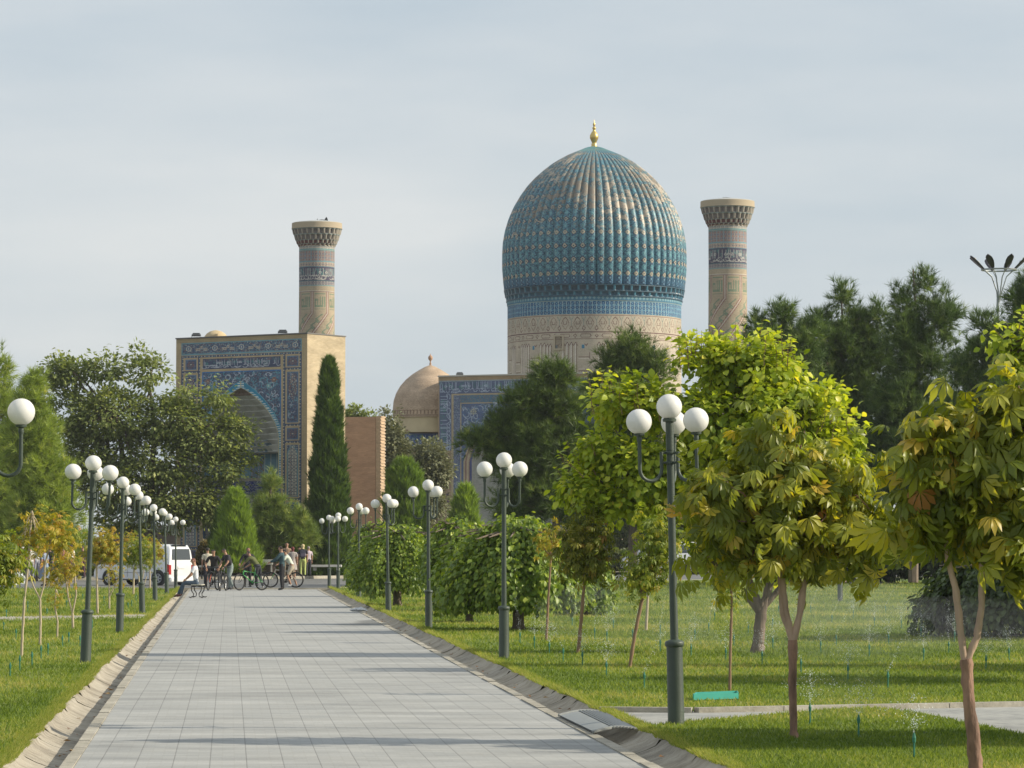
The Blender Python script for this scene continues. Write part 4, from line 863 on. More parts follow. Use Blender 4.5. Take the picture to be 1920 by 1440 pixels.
def bent(a, b, n=5, k=.06):
    a, b = Vector(a), Vector(b); L_ = (b - a).length; pts = [a]
    for i in range(1, n): pts.append(a.lerp(b, i / n) + Vector((random.uniform(-1, 1), random.uniform(-1, 1), random.uniform(-.4, .8))) * L_ * k)
    return pts + [b]
def limbs(mb, forks, targets, r0, r1, n=6):
    for t in targets:
        f = min(forks, key=lambda q: (Vector(q) - Vector(t)).length + random.uniform(0, .4)); pts = bent(f, t); mb.tube(pts, [r0 + (r1 - r0) * i / (len(pts) - 1) for i in range(len(pts))], n)
def finish(root, V, Fc, rnd, matl, name='crown'):
    return link(name, mesh_np(name, V - np.array(root.location), Fc, matl, rnd=rnd), root)

def leafy(name, label, cat, base, D, ells, ncl, nl, rc, size, matl, trunk=None, tm2=None, tmpl=None, group=None, depthk=1.0, droop=.3, outk=.8, shell=.5, rnk=.35, tm=None, nlimb=30, lr=(.05, .01), flat=1.0):
    b = P(base[0], base[1], D) if base[1] else P(base[0], 1030, D)
    root = thing(name, label, cat, b, 0, group)
    cc, pos, out, v, idx = crown_pts(ells, D, ncl, nl, rc, depthk, shell, flat)
    n = len(pos); d = out * outk + v * .8 + RNG.normal(0, .35, (n, 3)); d[:, 2] -= droop; nr = RNG.normal(0, .45, (n, 3)); nr[:, 2] += 1.0; nr += out * .3
    tv, tf = tmpl or leaf_s(); V, Fc = inst(tv, tf, pos, rotm(d, nr), size * (.65 + .6 * RNG.random(n)))
    cl = RNG.random(ncl); rv = np.clip(cl[idx] * rnk + RNG.random(n) * (1 - rnk), 0, 1); finish(root, V, Fc, np.repeat(rv, len(tf)), matl)
    mb = MB(); tops = []; mb2 = MB()
    for si, seg in enumerate(trunk or []):
        pts = [P(*q[:2], D + (q[3] if len(q) > 3 else 0)) for q in seg]; rr_ = [M(q[2], D) for q in seg]
        if D < 60:
            p2, r2 = [], []
            for a_, b_, ra_, rb_ in zip(pts, pts[1:], rr_, rr_[1:]):
                for q_ in range(6): t_ = q_ / 6; p2.append(a_.lerp(b_, t_) + Vector((random.uniform(-1, 1), random.uniform(-1, 1), 0)) * ra_ * (.10 if q_ else 0)); r2.append((ra_ + (rb_ - ra_) * t_) * random.uniform(.90, 1.13))
            pts, rr_ = p2 + [pts[-1]], r2 + [rr_[-1]]
        (mb2 if tm2 and si else mb).tube(pts, rr_, 10); tops.append(pts[-1])
    if tops and nlimb:
        pick = cc[RNG.choice(ncl, min(nlimb, ncl), replace=False)]; limbs(mb, tops, pick, lr[0], lr[1], 5)
    if mb.v: mb.build('trunk', tm or m_bark, root, root.location, smooth=True)
    if mb2.v: mb2.build('forked_branches', tm2, root, root.location, smooth=True)
    return root, cc

def pine(label, D, ells, tx, base_y, nt_, size, matl, top_y, group='pines behind the right lawn', nm='pine_tree', shell=.2, tr=9):
    b = G(tx, min(max(base_y, 1034), 1400)) if False else P(tx, base_y, D); root = thing(nm, label, 'pine tree', b, 0, group)
    ncl = int(nt_ / 6.2); cc, pos, out, v, idx = crown_pts([(e[0], e[1] + 3, e[2] * 1.0, e[3] * .98) for e in ells], D, ncl, 8, size * .62, 1.0, shell, 1.3)
    n = len(pos); d = out * .5 + v * .7 + RNG.normal(0, .25, (n, 3)); d[:, 2] += .55
    Vs, Fs, Rs = [], [], []; o = 0; PC = RNG.random(ncl)
    for k in range(4):
        s = slice(k * n // 4, (k + 1) * n // 4); tv, tf = tuft_t(17, 1.0, .030, k); V, Fc = inst(tv, tf, pos[s], rotm(d[s], RNG.normal(size=(len(pos[s]), 3))), size * .72 * (.7 + .5 * RNG.random(len(pos[s]))))
        Vs.append(V); Fs.append(Fc + o); o += len(V); Rs.append(np.repeat(np.clip(PC[idx[s]] * .6 + RNG.random(len(pos[s])) * .4, 0, 1), len(tf)))
    finish(root, np.concatenate(Vs), np.concatenate(Fs), np.concatenate(Rs), matl)
    mb = MB(); tt = P(tx, top_y, D); pts = bent(b, tt, 7, .012); mb.tube(pts, [M(tr * (1 - i / 7) + 1, D) for i in range(8)], 7)
    for c in cc[RNG.choice(ncl, min(ncl, 70), replace=False)]:
        z = min(max(c[2] - abs(c[0] - b.x) * .5, b.z + .8), tt.z); t = (z - b.z) / (tt.z - b.z); q = b.lerp(tt, t); mb.tube(bent(q, c, 4, .05), [.05, .045, .035, .025, .012], 4)
    mb.build('trunk', m_bark, root, root.location, smooth=True); return root

def shoots(root, D, starts, matl, size, n_leaf=9, L_=.5, side=.25):
    pos, dr, mb = [], [], MB()
    for (px, py, dx, L1) in starts:
        a = P(px, py, D + random.uniform(-.6, .6)); tip = a + Vector((dx + random.uniform(-.1, .1), random.uniform(-.15, .15), 1)).normalized() * L1; mb.tube([a, a.lerp(tip, .5) + Vector((random.uniform(-.03, .03), 0, 0)), tip], [.010, .007, .003], 4)
        m = int(L1 / (size * .42))
        for i in range(m):
            t = (i + .5) / m; q = a.lerp(tip, t); an = i * 2.4; pos.append(tuple(q)); dr.append((math.cos(an) * .9, math.sin(an) * .9, .25 - .5 * random.random()))
    pos, dr = np.array(pos), np.array(dr); n = len(pos); nr = RNG.normal(0, .3, (n, 3)); nr[:, 2] += 1; tv, tf = leaf_t(.36, .08, .2)
    V, Fc = inst(tv, tf, pos, rotm(dr, nr), size * (.75 + .5 * RNG.random(n))); finish(root, V, Fc, np.repeat(.35 + .6 * RNG.random(n), len(tf)), matl, 'leafy_shoots'); mb.build('shoot_stems', m_twig, root, root.location)
# ------------------------------------------------------------------ trees
R_PINE = [(0, (0.040, 0.069, 0.025)), (.45, (0.092, 0.144, 0.046)), (.8, (0.184, 0.253, 0.069)), (1, (0.310, 0.345, 0.115))]
R_PINEL = [(0, (0.143, 0.200, 0.040)), (.5, (0.261, 0.339, 0.060)), (.85, (0.404, 0.481, 0.090)), (1, (0.570, 0.499, 0.160))]
mp1 = leaf_mat('pine_needles_dark', R_PINE, .25, (1.3, 1.4, .6)); mp2 = leaf_mat('pine_needles_bright', R_PINEL, .3, (1.4, 1.4, .5))
mp3 = leaf_mat('pine_needles_mid', [(0, (0.039, 0.066, 0.021)), (.45, (0.099, 0.146, 0.039)), (.8, (0.198, 0.265, 0.060)), (1, (0.344, 0.370, 0.106))], .25, (1.3, 1.4, .6))
pine('slender pine with a thin leading shoot just right of the tall minaret', 150, [(1465, 592, 22, 22), (1440, 640, 45, 34), (1500, 650, 46, 36), (1470, 720, 80, 60), (1418, 606, 16, 20), (1520, 620, 22, 30), (1480, 800, 80, 70)], 1468, 1092, 3400, .62, mp1, 572)
pine('broad pine with a tall pointed leader, second of the pines from the tall minaret', 155, [(1577, 555, 22, 28), (1545, 600, 30, 26), (1610, 605, 34, 34), (1575, 650, 62, 48), (1590, 725, 90, 60), (1560, 810, 95, 70), (1645, 690, 34, 50), (1650, 590, 14, 26), (1630, 640, 34, 40), (1620, 860, 90, 80)], 1577, 1092, 5600, .62, mp1, 530)
pine('tall dense pine with a flat tufted top, left of the triple headed street lamp', 152, [(1737, 532, 24, 26), (1700, 570, 26, 28), (1760, 590, 44, 44), (1700, 630, 46, 50), (1735, 680, 74, 52), (1700, 755, 95, 62), (1725, 830, 110, 70), (1660, 880, 120, 60)], 1712, 1092, 6000, .62, mp1, 505)
pine('dark pine standing under the street lamp with leaf shaped heads', 148, [(1846, 612, 24, 34), (1835, 665, 26, 32), (1880, 670, 52, 50), (1865, 750, 62, 66), (1880, 840, 90, 70), (1808, 700, 22, 50), (1800, 800, 50, 70)], 1872, 1092, 3800, .62, mp1, 595)
pine('pine cut by the right edge of the photo, just right of the street light', 140, [(1918, 560, 18, 36), (1925, 620, 50, 60), (1950, 740, 70, 90), (1945, 540, 30, 34)], 1935, 1095, 2600, .62, mp1, 500)
pine('dark spreading pine in front of the blue arch building', 150, [(1038, 705, 42, 26), (1000, 750, 58, 30), (1050, 760, 46, 30), (945, 795, 30, 22), (902, 828, 36, 18), (1000, 820, 62, 34), (1060, 840, 60, 50), (985, 880, 60, 40), (1050, 930, 80, 50), (960, 950, 40, 36), (945, 855, 36, 20)], 1040, 1092, 6800, .60, mp3, 680, 'pines before the great dome')
pine('bright bushy pine rising in front of the great dome drum', 158, [(1185, 655, 36, 28), (1150, 680, 30, 26), (1215, 690, 40, 34), (1180, 720, 62, 40), (1120, 740, 36, 34), (1190, 790, 90, 50), (1130, 850, 90, 60), (1220, 880, 90, 60), (1170, 935, 100, 40), (1250, 940, 70, 40)], 1185, 1092, 6000, .62, mp3, 625, 'pines before the great dome')
pine('tall bright green pine cut by the left edge of the photo', 185, [(-6, 690, 26, 34), (-5, 760, 46, 50), (-2, 850, 60, 60), (20, 940, 80, 60), (0, 1010, 110, 46)], -5, 1092, 3800, .75, mp2, 650, 'bright pines on the left')
pine('bright green pine in front of the elm on the left', 178, [(62, 712, 14, 22), (60, 755, 30, 34), (58, 820, 48, 50), (75, 890, 56, 56), (85, 960, 66, 60), (95, 1020, 74, 40)], 62, 1092, 4600, .75, mp2, 690, 'bright pines on the left')
pine('small loose pine in front of the portal, between the thuja cone and the tall cypress', 193, [(507, 915, 12, 22), (508, 948, 32, 22), (515, 980, 44, 26), (510, 1016, 52, 28), (548, 985, 30, 40), (568, 1010, 22, 40)], 508, 1080, 2400, .62, leaf_mat('small_pine', [(0, (0.107, 0.165, 0.045)), (.5, (0.184, 0.255, 0.060)), (1, (0.337, 0.375, 0.120))], .3), 905, 'small conifers before the portal', 'small_pine')
# elm
m_elm = leaf_mat('elm_leaf', [(0, (0.119, 0.155, 0.060)), (.5, (0.226, 0.273, 0.091)), (.85, (0.357, 0.390, 0.143)), (1, (0.610, 0.568, 0.283))], .35, (1.4, 1.4, .6), .6, .2)
EL_ = [(262, 664, 20, 18), (110, 690, 22, 18), (140, 700, 34, 24), (200, 690, 40, 22), (285, 700, 40, 28), (345, 745, 40, 22), (130, 770, 46, 56), (210, 780, 80, 60), (320, 785, 62, 44), (410, 742, 26, 18), (440, 800, 36, 22), (395, 825, 60, 40), (465, 850, 18, 22), (95, 740, 16, 30), (290, 860, 100, 56), (420, 880, 40, 36), (200, 900, 80, 60), (340, 930, 100, 44), (260, 965, 110, 36), (395, 960, 50, 26), (160, 850, 50, 60)]
elm_root, _ = leafy('elm_tree', 'large spreading elm with olive green leaves on the left, in front of the portal', 'tree', (270, 1088), 197, EL_, 900, 42, .80, .27, m_elm, [[(270, 1088, 12), (275, 1020, 10), (280, 960, 8)], [(278, 990, 8), (230, 860, 5), (220, 780, 3)], [(280, 970, 8), (350, 850, 5), (370, 800, 3)], [(280, 960, 7), (290, 800, 4), (280, 720, 2)]], shell=.45, nlimb=90, lr=(.10, .02), rnk=.45, flat=.6)
shoots(elm_root, 197, [(x, y, random.uniform(-.3, .3), random.uniform(.7, 1.5)) for x, y in [(262, 660), (255, 668), (275, 672), (105, 690), (118, 688), (135, 690), (200, 680), (215, 684), (240, 680), (285, 690), (300, 700), (165, 692), (90, 715), (330, 735), (350, 735), (410, 735), (425, 745), (450, 790), (470, 830), (180, 690)]], m_elm, .27)
leafy('small_tree', 'pale leafy treetop peeping over the brick wall beside the portal', 'tree', (668, 1060), 240, [(665, 776, 22, 9), (690, 784, 14, 8)], 46, 26, .4, .26, m_elm, [[(668, 1060, 5), (668, 785, 2)]], nlimb=8)
m_olive = leaf_mat('olive_leaf', [(0, (0.120, 0.132, 0.072)), (.5, (0.204, 0.216, 0.120)), (1, (0.360, 0.360, 0.228))], .25, (1.2, 1.2, .7))
leafy('olive_tree', 'grey green olive tree just right of the reddish brick wall', 'tree', (742, 1085), 222, [(735, 815, 20, 26), (742, 860, 30, 40), (730, 920, 28, 40), (728, 780, 10, 16), (745, 970, 34, 40)], 240, 42, .55, .24, m_olive, [[(742, 1085, 6), (740, 900, 3)]], nlimb=20, shell=.3)
leafy('olive_tree', 'grey green olive tree in front of the low wing and blue frieze', 'tree', (805, 1085), 220, [(805, 850, 28, 24), (790, 885, 36, 34), (822, 880, 22, 34), (800, 940, 40, 46)], 260, 42, .55, .24, m_olive, [[(805, 1085, 6), (803, 900, 3)]], nlimb=20, shell=.3)
# columnar conifers
def conifer(name, label, D, cx, top, base_y, prof, n, size, matl, group=None, lean=0, ragged=.12, tuft=None):
    b = P(cx, base_y, D); root = thing(name, label, 'conifer', b, 0, group); k = D / F
    t = RNG.random(n); y = top + (base_y - top) * t ** .85; hw = np.interp(y, [q[0] for q in prof], [q[1] for q in prof]) * k
    a = RNG.random(n) * 2 * math.pi; bump = 1 + ragged * np.sin(a * 3 + y * .09) + ragged * np.sin(a * 5 - y * .17 + 1) + ragged * .6 * RNG.normal(size=n); r = hw * bump * (.55 + .45 * RNG.random(n) ** .4)
    zt = P(cx, top, D).z; z = b.z + (zt - b.z) * (base_y - y) / (base_y - top); pos = np.stack([b.x + lean * k * (base_y - y) / (base_y - top) + r * np.cos(a), b.y + r * np.sin(a), z], 1)
    d = np.stack([np.cos(a) * .35, np.sin(a) * .35, np.full(n, 1.)], 1) + RNG.normal(0, .28, (n, 3)); tv, tf = tuft or tuft_t(7, .5, .05, 5); V, Fc = inst(tv, tf, pos, rotm(d, RNG.normal(size=(n, 3))), size * (.6 + .8 * RNG.random(n)))
    cl = .5 + .5 * np.sin(a * 4 + y * .12) * np.sin(y * .05 + a); finish(root, V, Fc, np.repeat(np.clip(cl * .4 + RNG.random(n) * .6, 0, 1), len(tf)), matl, 'foliage')
    mb = MB(); mb.tube([b, b.lerp(P(cx + lean, top, D), .5), P(cx + lean, top - (7 if name == 'cypress' else -6), D)], [M(5, D), M(3, D), M(.8, D)], 6); mb.build('trunk', m_bark, root, root.location)
conifer('cypress', 'tall dark green cypress column against the sunlit side of the portal', 197, 615, 676, 1088, [(676, 2), (690, 7), (712, 13), (735, 14), (770, 19), (830, 24), (900, 30), (980, 36), (1020, 41), (1088, 40)], 19000, .36, leaf_mat('cypress_green', [(0, (.030, .060, .012)), (.45, (.075, .135, .022)), (.8, (.15, .235, .035)), (1, (.23, .32, .05))], .2), None, 1)
conifer('thuja', 'bright yellow green thuja cone in front of the portal', 190, 441, 925, 1075, [(925, 3), (945, 16), (980, 24), (1020, 34), (1050, 42), (1075, 40)], 7000, .36, leaf_mat('thuja_green', [(0, (0.135, 0.203, 0.034)), (.5, (0.230, 0.338, 0.047)), (1, (0.378, 0.499, 0.068))], .3), 'small conifers before the portal')
conifer('thuja', 'dark green thuja beside the bright cone, just behind the man in the black tee', 195, 414, 960, 1075, [(960, 3), (1000, 14), (1075, 26)], 2600, .34, leaf_mat('cypress_green', []), 'small conifers before the portal')
conifer('thuja', 'rounded bright thuja below the olive trees, behind the lamp globes', 205, 759, 868, 1075, [(868, 6), (890, 26), (930, 34), (1075, 36)], 6500, .42, leaf_mat('thuja_mid', [(0, (0.078, 0.143, 0.023)), (.5, (0.156, 0.247, 0.039)), (1, (0.260, 0.377, 0.058))], .3), 'small conifers before the portal')
conifer('thuja', 'small yellow green thuja at the foot of the blue arch', 205, 872, 915, 1075, [(915, 4), (940, 18), (1075, 34)], 3000, .40, leaf_mat('thuja_green', []), 'small conifers before the portal')
# hedges
def hedge(label, x0, x1, y0, y1, D, matl, n, size=.16, name='hedge', dep=1.6):
    b = P((x0 + x1) / 2, y1, D); root = thing(name, label, 'hedge', b); k = D / F; W = (x1 - x0) * k; H = (y1 - y0) * k
    u, v_, q = RNG.random(n), RNG.random(n), RNG.random(n); top = 1 - .16 * (np.sin(u * 9 + 1) * .5 + .5) - .5 * (abs(u - .5) * 2) ** 6
    pos = np.stack([b.x + (u - .5) * W + RNG.normal(0, .05, n), b.y + q * dep, b.z + v_ ** .8 * H * top], 1); d = RNG.normal(0, .6, (n, 3)); d[:, 1] -= .3; d[:, 2] += .4; tv, tf = leaf_s(.34); V, Fc = inst(tv, tf, pos, rotm(d, RNG.normal(size=(n, 3))), size * (.6 + .8 * RNG.random(n)))
    finish(root, V, Fc, np.repeat(RNG.random(n), len(tf)), matl, 'foliage'); mb = MB()
    for i in range(8): x = b.x + (i / 7 - .5) * W * .9; mb.tube([(x, b.y + dep / 2, b.z - .4), (x + .1, b.y + dep / 2, b.z + H * .6)], .04, 5)
    mb.build('stem', m_bark, root, root.location)
m_hb = leaf_mat('hedge_brown', [(0, (.12, .10, .05)), (.5, (.21, .17, .075)), (.8, (.26, .20, .09)), (1, (.17, .19, .07))], .25)
m_hg = leaf_mat('hedge_green', [(0, (.06, .085, .03)), (.5, (.11, .14, .045)), (1, (.20, .22, .08))], .25)
hedge('brownish clipped hedge just right of the van roof', 368, 408, 1014, 1070, 199, m_hb, 5000)
hedge('rounded brown green hedge behind the cyclists', 472, 570, 1010, 1068, 199, m_hb, 9000)
hedge('dark green hedge along the road left of the van', 120, 205, 1064, 1088, 195, m_hg, 6000)
hedge('dark green hedge line behind the bushes right of the cypress', 640, 980, 1012, 1075, 206, m_hg, 22000, .2)
hedge('dark hedge line far beyond the right lawn', 1100, 1990, 1012, 1074, 236, m_hg, 38000, .26)
hedge('tall dark green hedge right behind the half hidden white car', 1040, 1420, 945, 1074, 243, m_hg, 26000, .30)
# weeping mulberries
m_mul = leaf_mat('mulberry_leaf', [(0, (0.092, 0.152, 0.021)), (.45, (0.167, 0.249, 0.035)), (.8, (0.319, 0.400, 0.055)), (1, (0.516, 0.552, 0.111))], .38, (1.5, 1.45, .45), .42, .45)
m_muld = leaf_mat('mulberry_leaf_dark', [(0, (0.034, 0.057, 0.016)), (.5, (0.069, 0.103, 0.025)), (.85, (0.115, 0.161, 0.034)), (1, (0.230, 0.276, 0.069))], .3, (1.4, 1.4, .5), .42, .45)
def weeping(label, D, cx, base_y, top, bot, hw, ns, trunk_w, matl=None, size=.125, hd=1.0, holes=.12, ragged=30, name='weeping_mulberry'):
    b = P(cx, base_y, D); root = thing(name, label, 'tree', b, 0, 'weeping mulberry trees'); k = D / F; zt = P(cx, top, D).z; zb = P(cx, bot, D).z; H = zt - zb; Wm = hw * k
    pos = []; dr = []; idx = []; lob = RNG.random(24) * .24
    for i in range(int(ns * 1.25)):
        a = random.uniform(0, 2 * math.pi); q = random.random() ** .5; li = int((a / 6.2832) * 24) % 24; rr_ = Wm * (1 - 1.3 * lob[li]) * q; zz = zt - H * .12 * lob[li] * 4 - H * .62 * q ** 2.3 - random.random() * .14 * H
        x, y = b.x + rr_ * math.cos(a), b.y + rr_ * math.sin(a) * hd; zend = zb + random.random() ** 2 * H * (.10 + .9 * (1 - q) ** 1.0) + lob[(li * 7) % 24] * H * .5
        if q < .6 and random.random() < .7: zend = zz - H * .30
        z = zz; out = np.array((math.cos(a), math.sin(a), 0)); st = size * .62; t = 0
        while z > zend:
            j = RNG.normal(0, size * .5, 3); pos.append((x + j[0], y + j[1], z + j[2] * .5)); g = min(t * .12, .9); dr.append(out * (1.1 - g) + np.array((0, 0, -.5 - g)) + RNG.normal(0, .35, 3)); idx.append(i); x += out[0] * st * max(0, .5 - t * .1); y += out[1] * st * max(0, .5 - t * .1); z -= st * (.35 if t < 2 else 1); t += 1
    pos = np.array(pos); dr = np.array(dr); n = len(pos); nr = dr * 0 + RNG.normal(0, .5, (n, 3)); nr[:, 2] += .7; nr += np.stack([pos[:, 0] - b.x, pos[:, 1] - b.y, 0 * pos[:, 0]], 1) / Wm * .8
    tv, tf = leaf_t(.33, .08, .15) if D < 90 else leaf_s(.34); V, Fc = inst(tv, tf, pos, rotm(dr, nr), size * (.6 + .6 * RNG.random(n))); sr = RNG.random(int(ns * 1.25)); finish(root, V, Fc, np.repeat(np.clip(sr[np.array(idx)] * .3 + RNG.random(n) * .7, 0, 1), len(tf)), matl or m_mul)
    mb = MB(); f = P(cx, (top * .6 + bot * .4), D); mb.tube([b, b.lerp(f, .12), b.lerp(f, .6), f], [M(trunk_w * 1.25, D), M(trunk_w, D), M(trunk_w * .85, D), M(trunk_w * .7, D)], 10)
    for i in range(26): a = i * 2.4; q = random.uniform(.4, .85); e = Vector((b.x + Wm * q * math.cos(a), b.y + Wm * q * math.sin(a) * hd, zt - H * .35 * q ** 2 - .1)); mid = f.lerp(e, .5) + Vector((0, 0, H * .12)); mb.tube([f, mid, e], [M(trunk_w * .4, D), M(trunk_w * .25, D), .008], 5)
    mb.build('trunk', m_bark, root, root.location, smooth=True)
weeping('large weeping mulberry with a thick trunk, behind the second nearest lamp right of the path', 67, 972, 1186, 956, 1152, 150, 1500, 11)
weeping('weeping mulberry left of the thick trunked one, just right of the third lamp', 74, 880, 1172, 975, 1146, 68, 560, 7)
weeping('low weeping mulberry showing yellowish leaves, between the thick trunked one and the leaning saplings', 82, 1096, 1172, 990, 1152, 58, 620, 7)
weeping('weeping mulberry beside the fourth lamp, its crown down to the grass', 96, 745, 1140, 972, 1116, 92, 900, 8)
weeping('grey trunked weeping mulberry behind the fourth lamp and the third lamp', 88, 852, 1152, 960, 1106, 70, 620, 9)
weeping('farthest weeping mulberry on the right of the path, partly behind the fifth lamp', 118, 700, 1122, 968, 1100, 52, 520, 6, size=.14)
weeping('dark weeping mulberry behind the forked pale trunk at the right edge', 62, 1905, 1203, 1015, 1186, 185, 1700, 9, m_muld, size=.13)
# dark background trees past the right lawn
m_dk = leaf_mat('dark_leaf', [(0, (.02, .035, .015)), (.5, (.045, .07, .025)), (1, (.10, .14, .045))], .25)
for lb, cx, rx, tp in (('dark round tree with a black trunk right of the far lamp base', 1596, 78, 1005), ('dark round tree with a stout trunk, second to the right of the far lamp base', 1668, 70, 1010), ('dark round tree beyond the lawn behind the forked pale trunk', 1760, 70, 1005), ('dark round tree beyond the lawn behind the large yellowing chestnut', 1490, 80, 1010), ('dark round tree beyond the lawn at the right edge', 1880, 90, 1000)):
    leafy('dark_tree', lb, 'tree', (cx, 1094), 158, [(cx, tp + 30, rx, 42), (cx - 20, tp, rx * .7, 30), (cx + 25, tp + 5, rx * .7, 30)], 240, 34, .6, .24, m_dk, [[(cx, 1096, 6), (cx, 1060, 4.5), (cx, 1030, 4)]], group='dark round trees beyond the right lawn', nlimb=12)
# lime tree
m_lime = leaf_mat('lime_leaf', [(0, (0.143, 0.204, 0.024)), (.35, (0.269, 0.352, 0.035)), (.7, (0.484, 0.548, 0.063)), (.92, (0.681, 0.673, 0.102)), (1, (0.753, 0.595, 0.125))], .45, (1.45, 1.4, .4), .42, .4)
LE = [(1350, 690, 50, 50), (1300, 670, 36, 28), (1440, 690, 60, 50), (1160, 760, 40, 40), (1220, 760, 60, 50), (1330, 790, 80, 80), (1440, 790, 90, 90), (1130, 850, 44, 40), (1200, 880, 80, 60), (1100, 915, 46, 34), (1165, 945, 80, 32), (1330, 920, 100, 70), (1450, 920, 90, 90), (1540, 830, 50, 50), (1560, 930, 60, 60), (1590, 800, 14, 34), (1350, 1020, 90, 36), (1470, 1020, 70, 50), (1545, 770, 46, 50), (1580, 850, 36, 40), (1380, 680, 60, 40), (1480, 730, 50, 50)]
rt, _ = leafy('mulberry_tree', 'tall lime green mulberry tree behind the nearest lamp, right of the path', 'tree', (1420, 1229), 52.3, LE, 760, 30, .25, .125, m_lime,
    [[(1420, 1229, 14), (1422, 1205, 11.5), (1427, 1150, 11)], [(1427, 1152, 9), (1405, 1090, 7), (1370, 1000, 5), (1330, 880, 3)], [(1427, 1150, 9), (1445, 1090, 7), (1460, 980, 5), (1450, 860, 3)], [(1425, 1150, 7), (1380, 1090, 5), (1280, 1010, 3.5), (1200, 960, 2)], [(1430, 1140, 6), (1500, 1060, 4), (1540, 960, 2)]], tmpl=leaf_t(.36, .08, .2), droop=.55, shell=.35, nlimb=70, lr=(.028, .006), rnk=.35, tm=m_bark, depthk=1.4)
st = [(random.uniform(1265, 1500), random.uniform(655, 700), random.uniform(-.2, .2), random.uniform(.25, .5)) for _ in range(46)] + [(random.uniform(1110, 1250), random.uniform(740, 790), random.uniform(-.3, .1), random.uniform(.25, .5)) for _ in range(26)] + [(random.uniform(1060, 1120), random.uniform(850, 920), random.uniform(-1.2, -.3), random.uniform(.25, .4)) for _ in range(14)] + [(random.uniform(1510, 1560), random.uniform(780, 830), random.uniform(-.1, .5), .4) for _ in range(10)] + [(1592, 830, .05, .55), (1590, 835, .2, .5), (1594, 835, -.1, .5)]
shoots(rt, 52.3, st, m_lime, .125)
rt2, _ = leafy('mulberry_tree', 'lime green branches reaching in at the right edge above the near chestnut', 'tree', (2080, 1260), 46, [(1905, 655, 36, 26), (1870, 640, 26, 12), (1920, 690, 30, 22), (1960, 680, 60, 90), (2060, 760, 110, 160), (2080, 950, 120, 120)], 260, 22, .24, .125, m_lime, [[(2080, 1260, 14), (2080, 1100, 11), (2070, 900, 8)], [(2075, 950, 8), (1960, 720, 3), (1880, 650, 1)]], tmpl=leaf_t(.36, .08, .2), droop=.5, nlimb=30, lr=(.03, .006), tm=m_bark, depthk=.6)
shoots(rt2, 46, [(1900, 640, -.4, .3), (1880, 635, -.6, .25), (1910, 620, .2, .3), (1890, 660, -.9, .25)], m_lime, .125)
# chestnuts
m_ch = leaf_mat('chestnut_leaf', [(0, (0.115, 0.156, 0.021)), (.35, (0.208, 0.253, 0.031)), (.68, (0.329, 0.357, 0.044)), (.86, (0.487, 0.441, 0.058)), (.96, (0.602, 0.429, 0.078)), (1, (0.487, 0.221, 0.078))], .5, (1.5, 1.35, .35), .40, .45)
m_chy = leaf_mat('yellow_chestnut_leaf', [(0, (.13, .15, .02)), (.3, (.25, .27, .03)), (.6, (.42, .37, .04)), (.85, (.50, .34, .05)), (1, (.42, .17, .05))], .42, (1.4, 1.2, .35), .5)
PT6 = palm_t(6); PT5 = palm_t(5)
leafy('chestnut_tree', 'young horse chestnut with a three way forked trunk, nearest tree right of the front lamp', 'tree', (1491, 1392), 28.75,
    [(1450, 862, 80, 46), (1545, 870, 70, 50), (1400, 900, 90, 60), (1480, 930, 130, 80), (1590, 960, 56, 60), (1360, 960, 60, 50), (1440, 1010, 100, 46), (1560, 1020, 70, 40), (1645, 995, 26, 34), (1335, 1035, 30, 30), (1510, 806, 26, 16), (1425, 802, 18, 16), (1312, 925, 34, 26), (1620, 900, 26, 26), (1600, 1045, 34, 22), (1400, 1060, 30, 24), (1500, 1070, 26, 26)],
    280, 5, .25, .134, m_ch, [[(1491, 1392, 10), (1488, 1370, 7.5), (1486, 1290, 7.3), (1486, 1200, 9)], [(1486, 1202, 7), (1474, 1150, 6), (1467, 1090, 6), (1450, 980, 3.5)], [(1487, 1202, 7), (1500, 1150, 6), (1508, 1085, 7.5), (1560, 990, 4), (1590, 920, 2)], [(1484, 1200, 5), (1466, 1150, 4), (1462, 1090, 4), (1470, 950, 2.5)], [(1507, 1085, 5), (1500, 980, 3), (1490, 880, 2)]], tmpl=PT6, droop=.75, outk=.75, shell=.25, nlimb=70, lr=(.014, .004), tm2=m_barkp, tm=m_barkr, depthk=1.15, rnk=.25)
leafy('chestnut_tree', 'big leaved horse chestnut with a pale two way forked trunk at the right edge', 'tree', (1832, 1475), 24.2,
    [(1800, 800, 100, 46), (1900, 770, 90, 55), (1740, 860, 90, 60), (1850, 880, 120, 80), (1950, 900, 100, 90), (1760, 950, 110, 60), (1880, 990, 90, 60), (1700, 960, 50, 50), (1960, 1010, 70, 70), (1990, 820, 90, 80), (1900, 1040, 40, 36)],
    300, 5, .23, .154, m_ch, [[(1834, 1475, 14), (1826, 1400, 12.5), (1816, 1300, 11), (1811, 1236, 12)], [(1809, 1238, 7), (1800, 1180, 7), (1793, 1110, 6.5), (1778, 1050, 6), (1770, 960, 4)], [(1813, 1238, 7), (1832, 1195, 7), (1841, 1130, 6.5), (1842, 1060, 6), (1870, 940, 4)], [(1842, 1060, 5), (1900, 950, 3), (1950, 860, 2)]], tmpl=PT6, droop=.75, outk=.75, shell=.25, nlimb=70, lr=(.014, .004), tm2=m_barkp, tm=m_barkr, depthk=.8, rnk=.25)
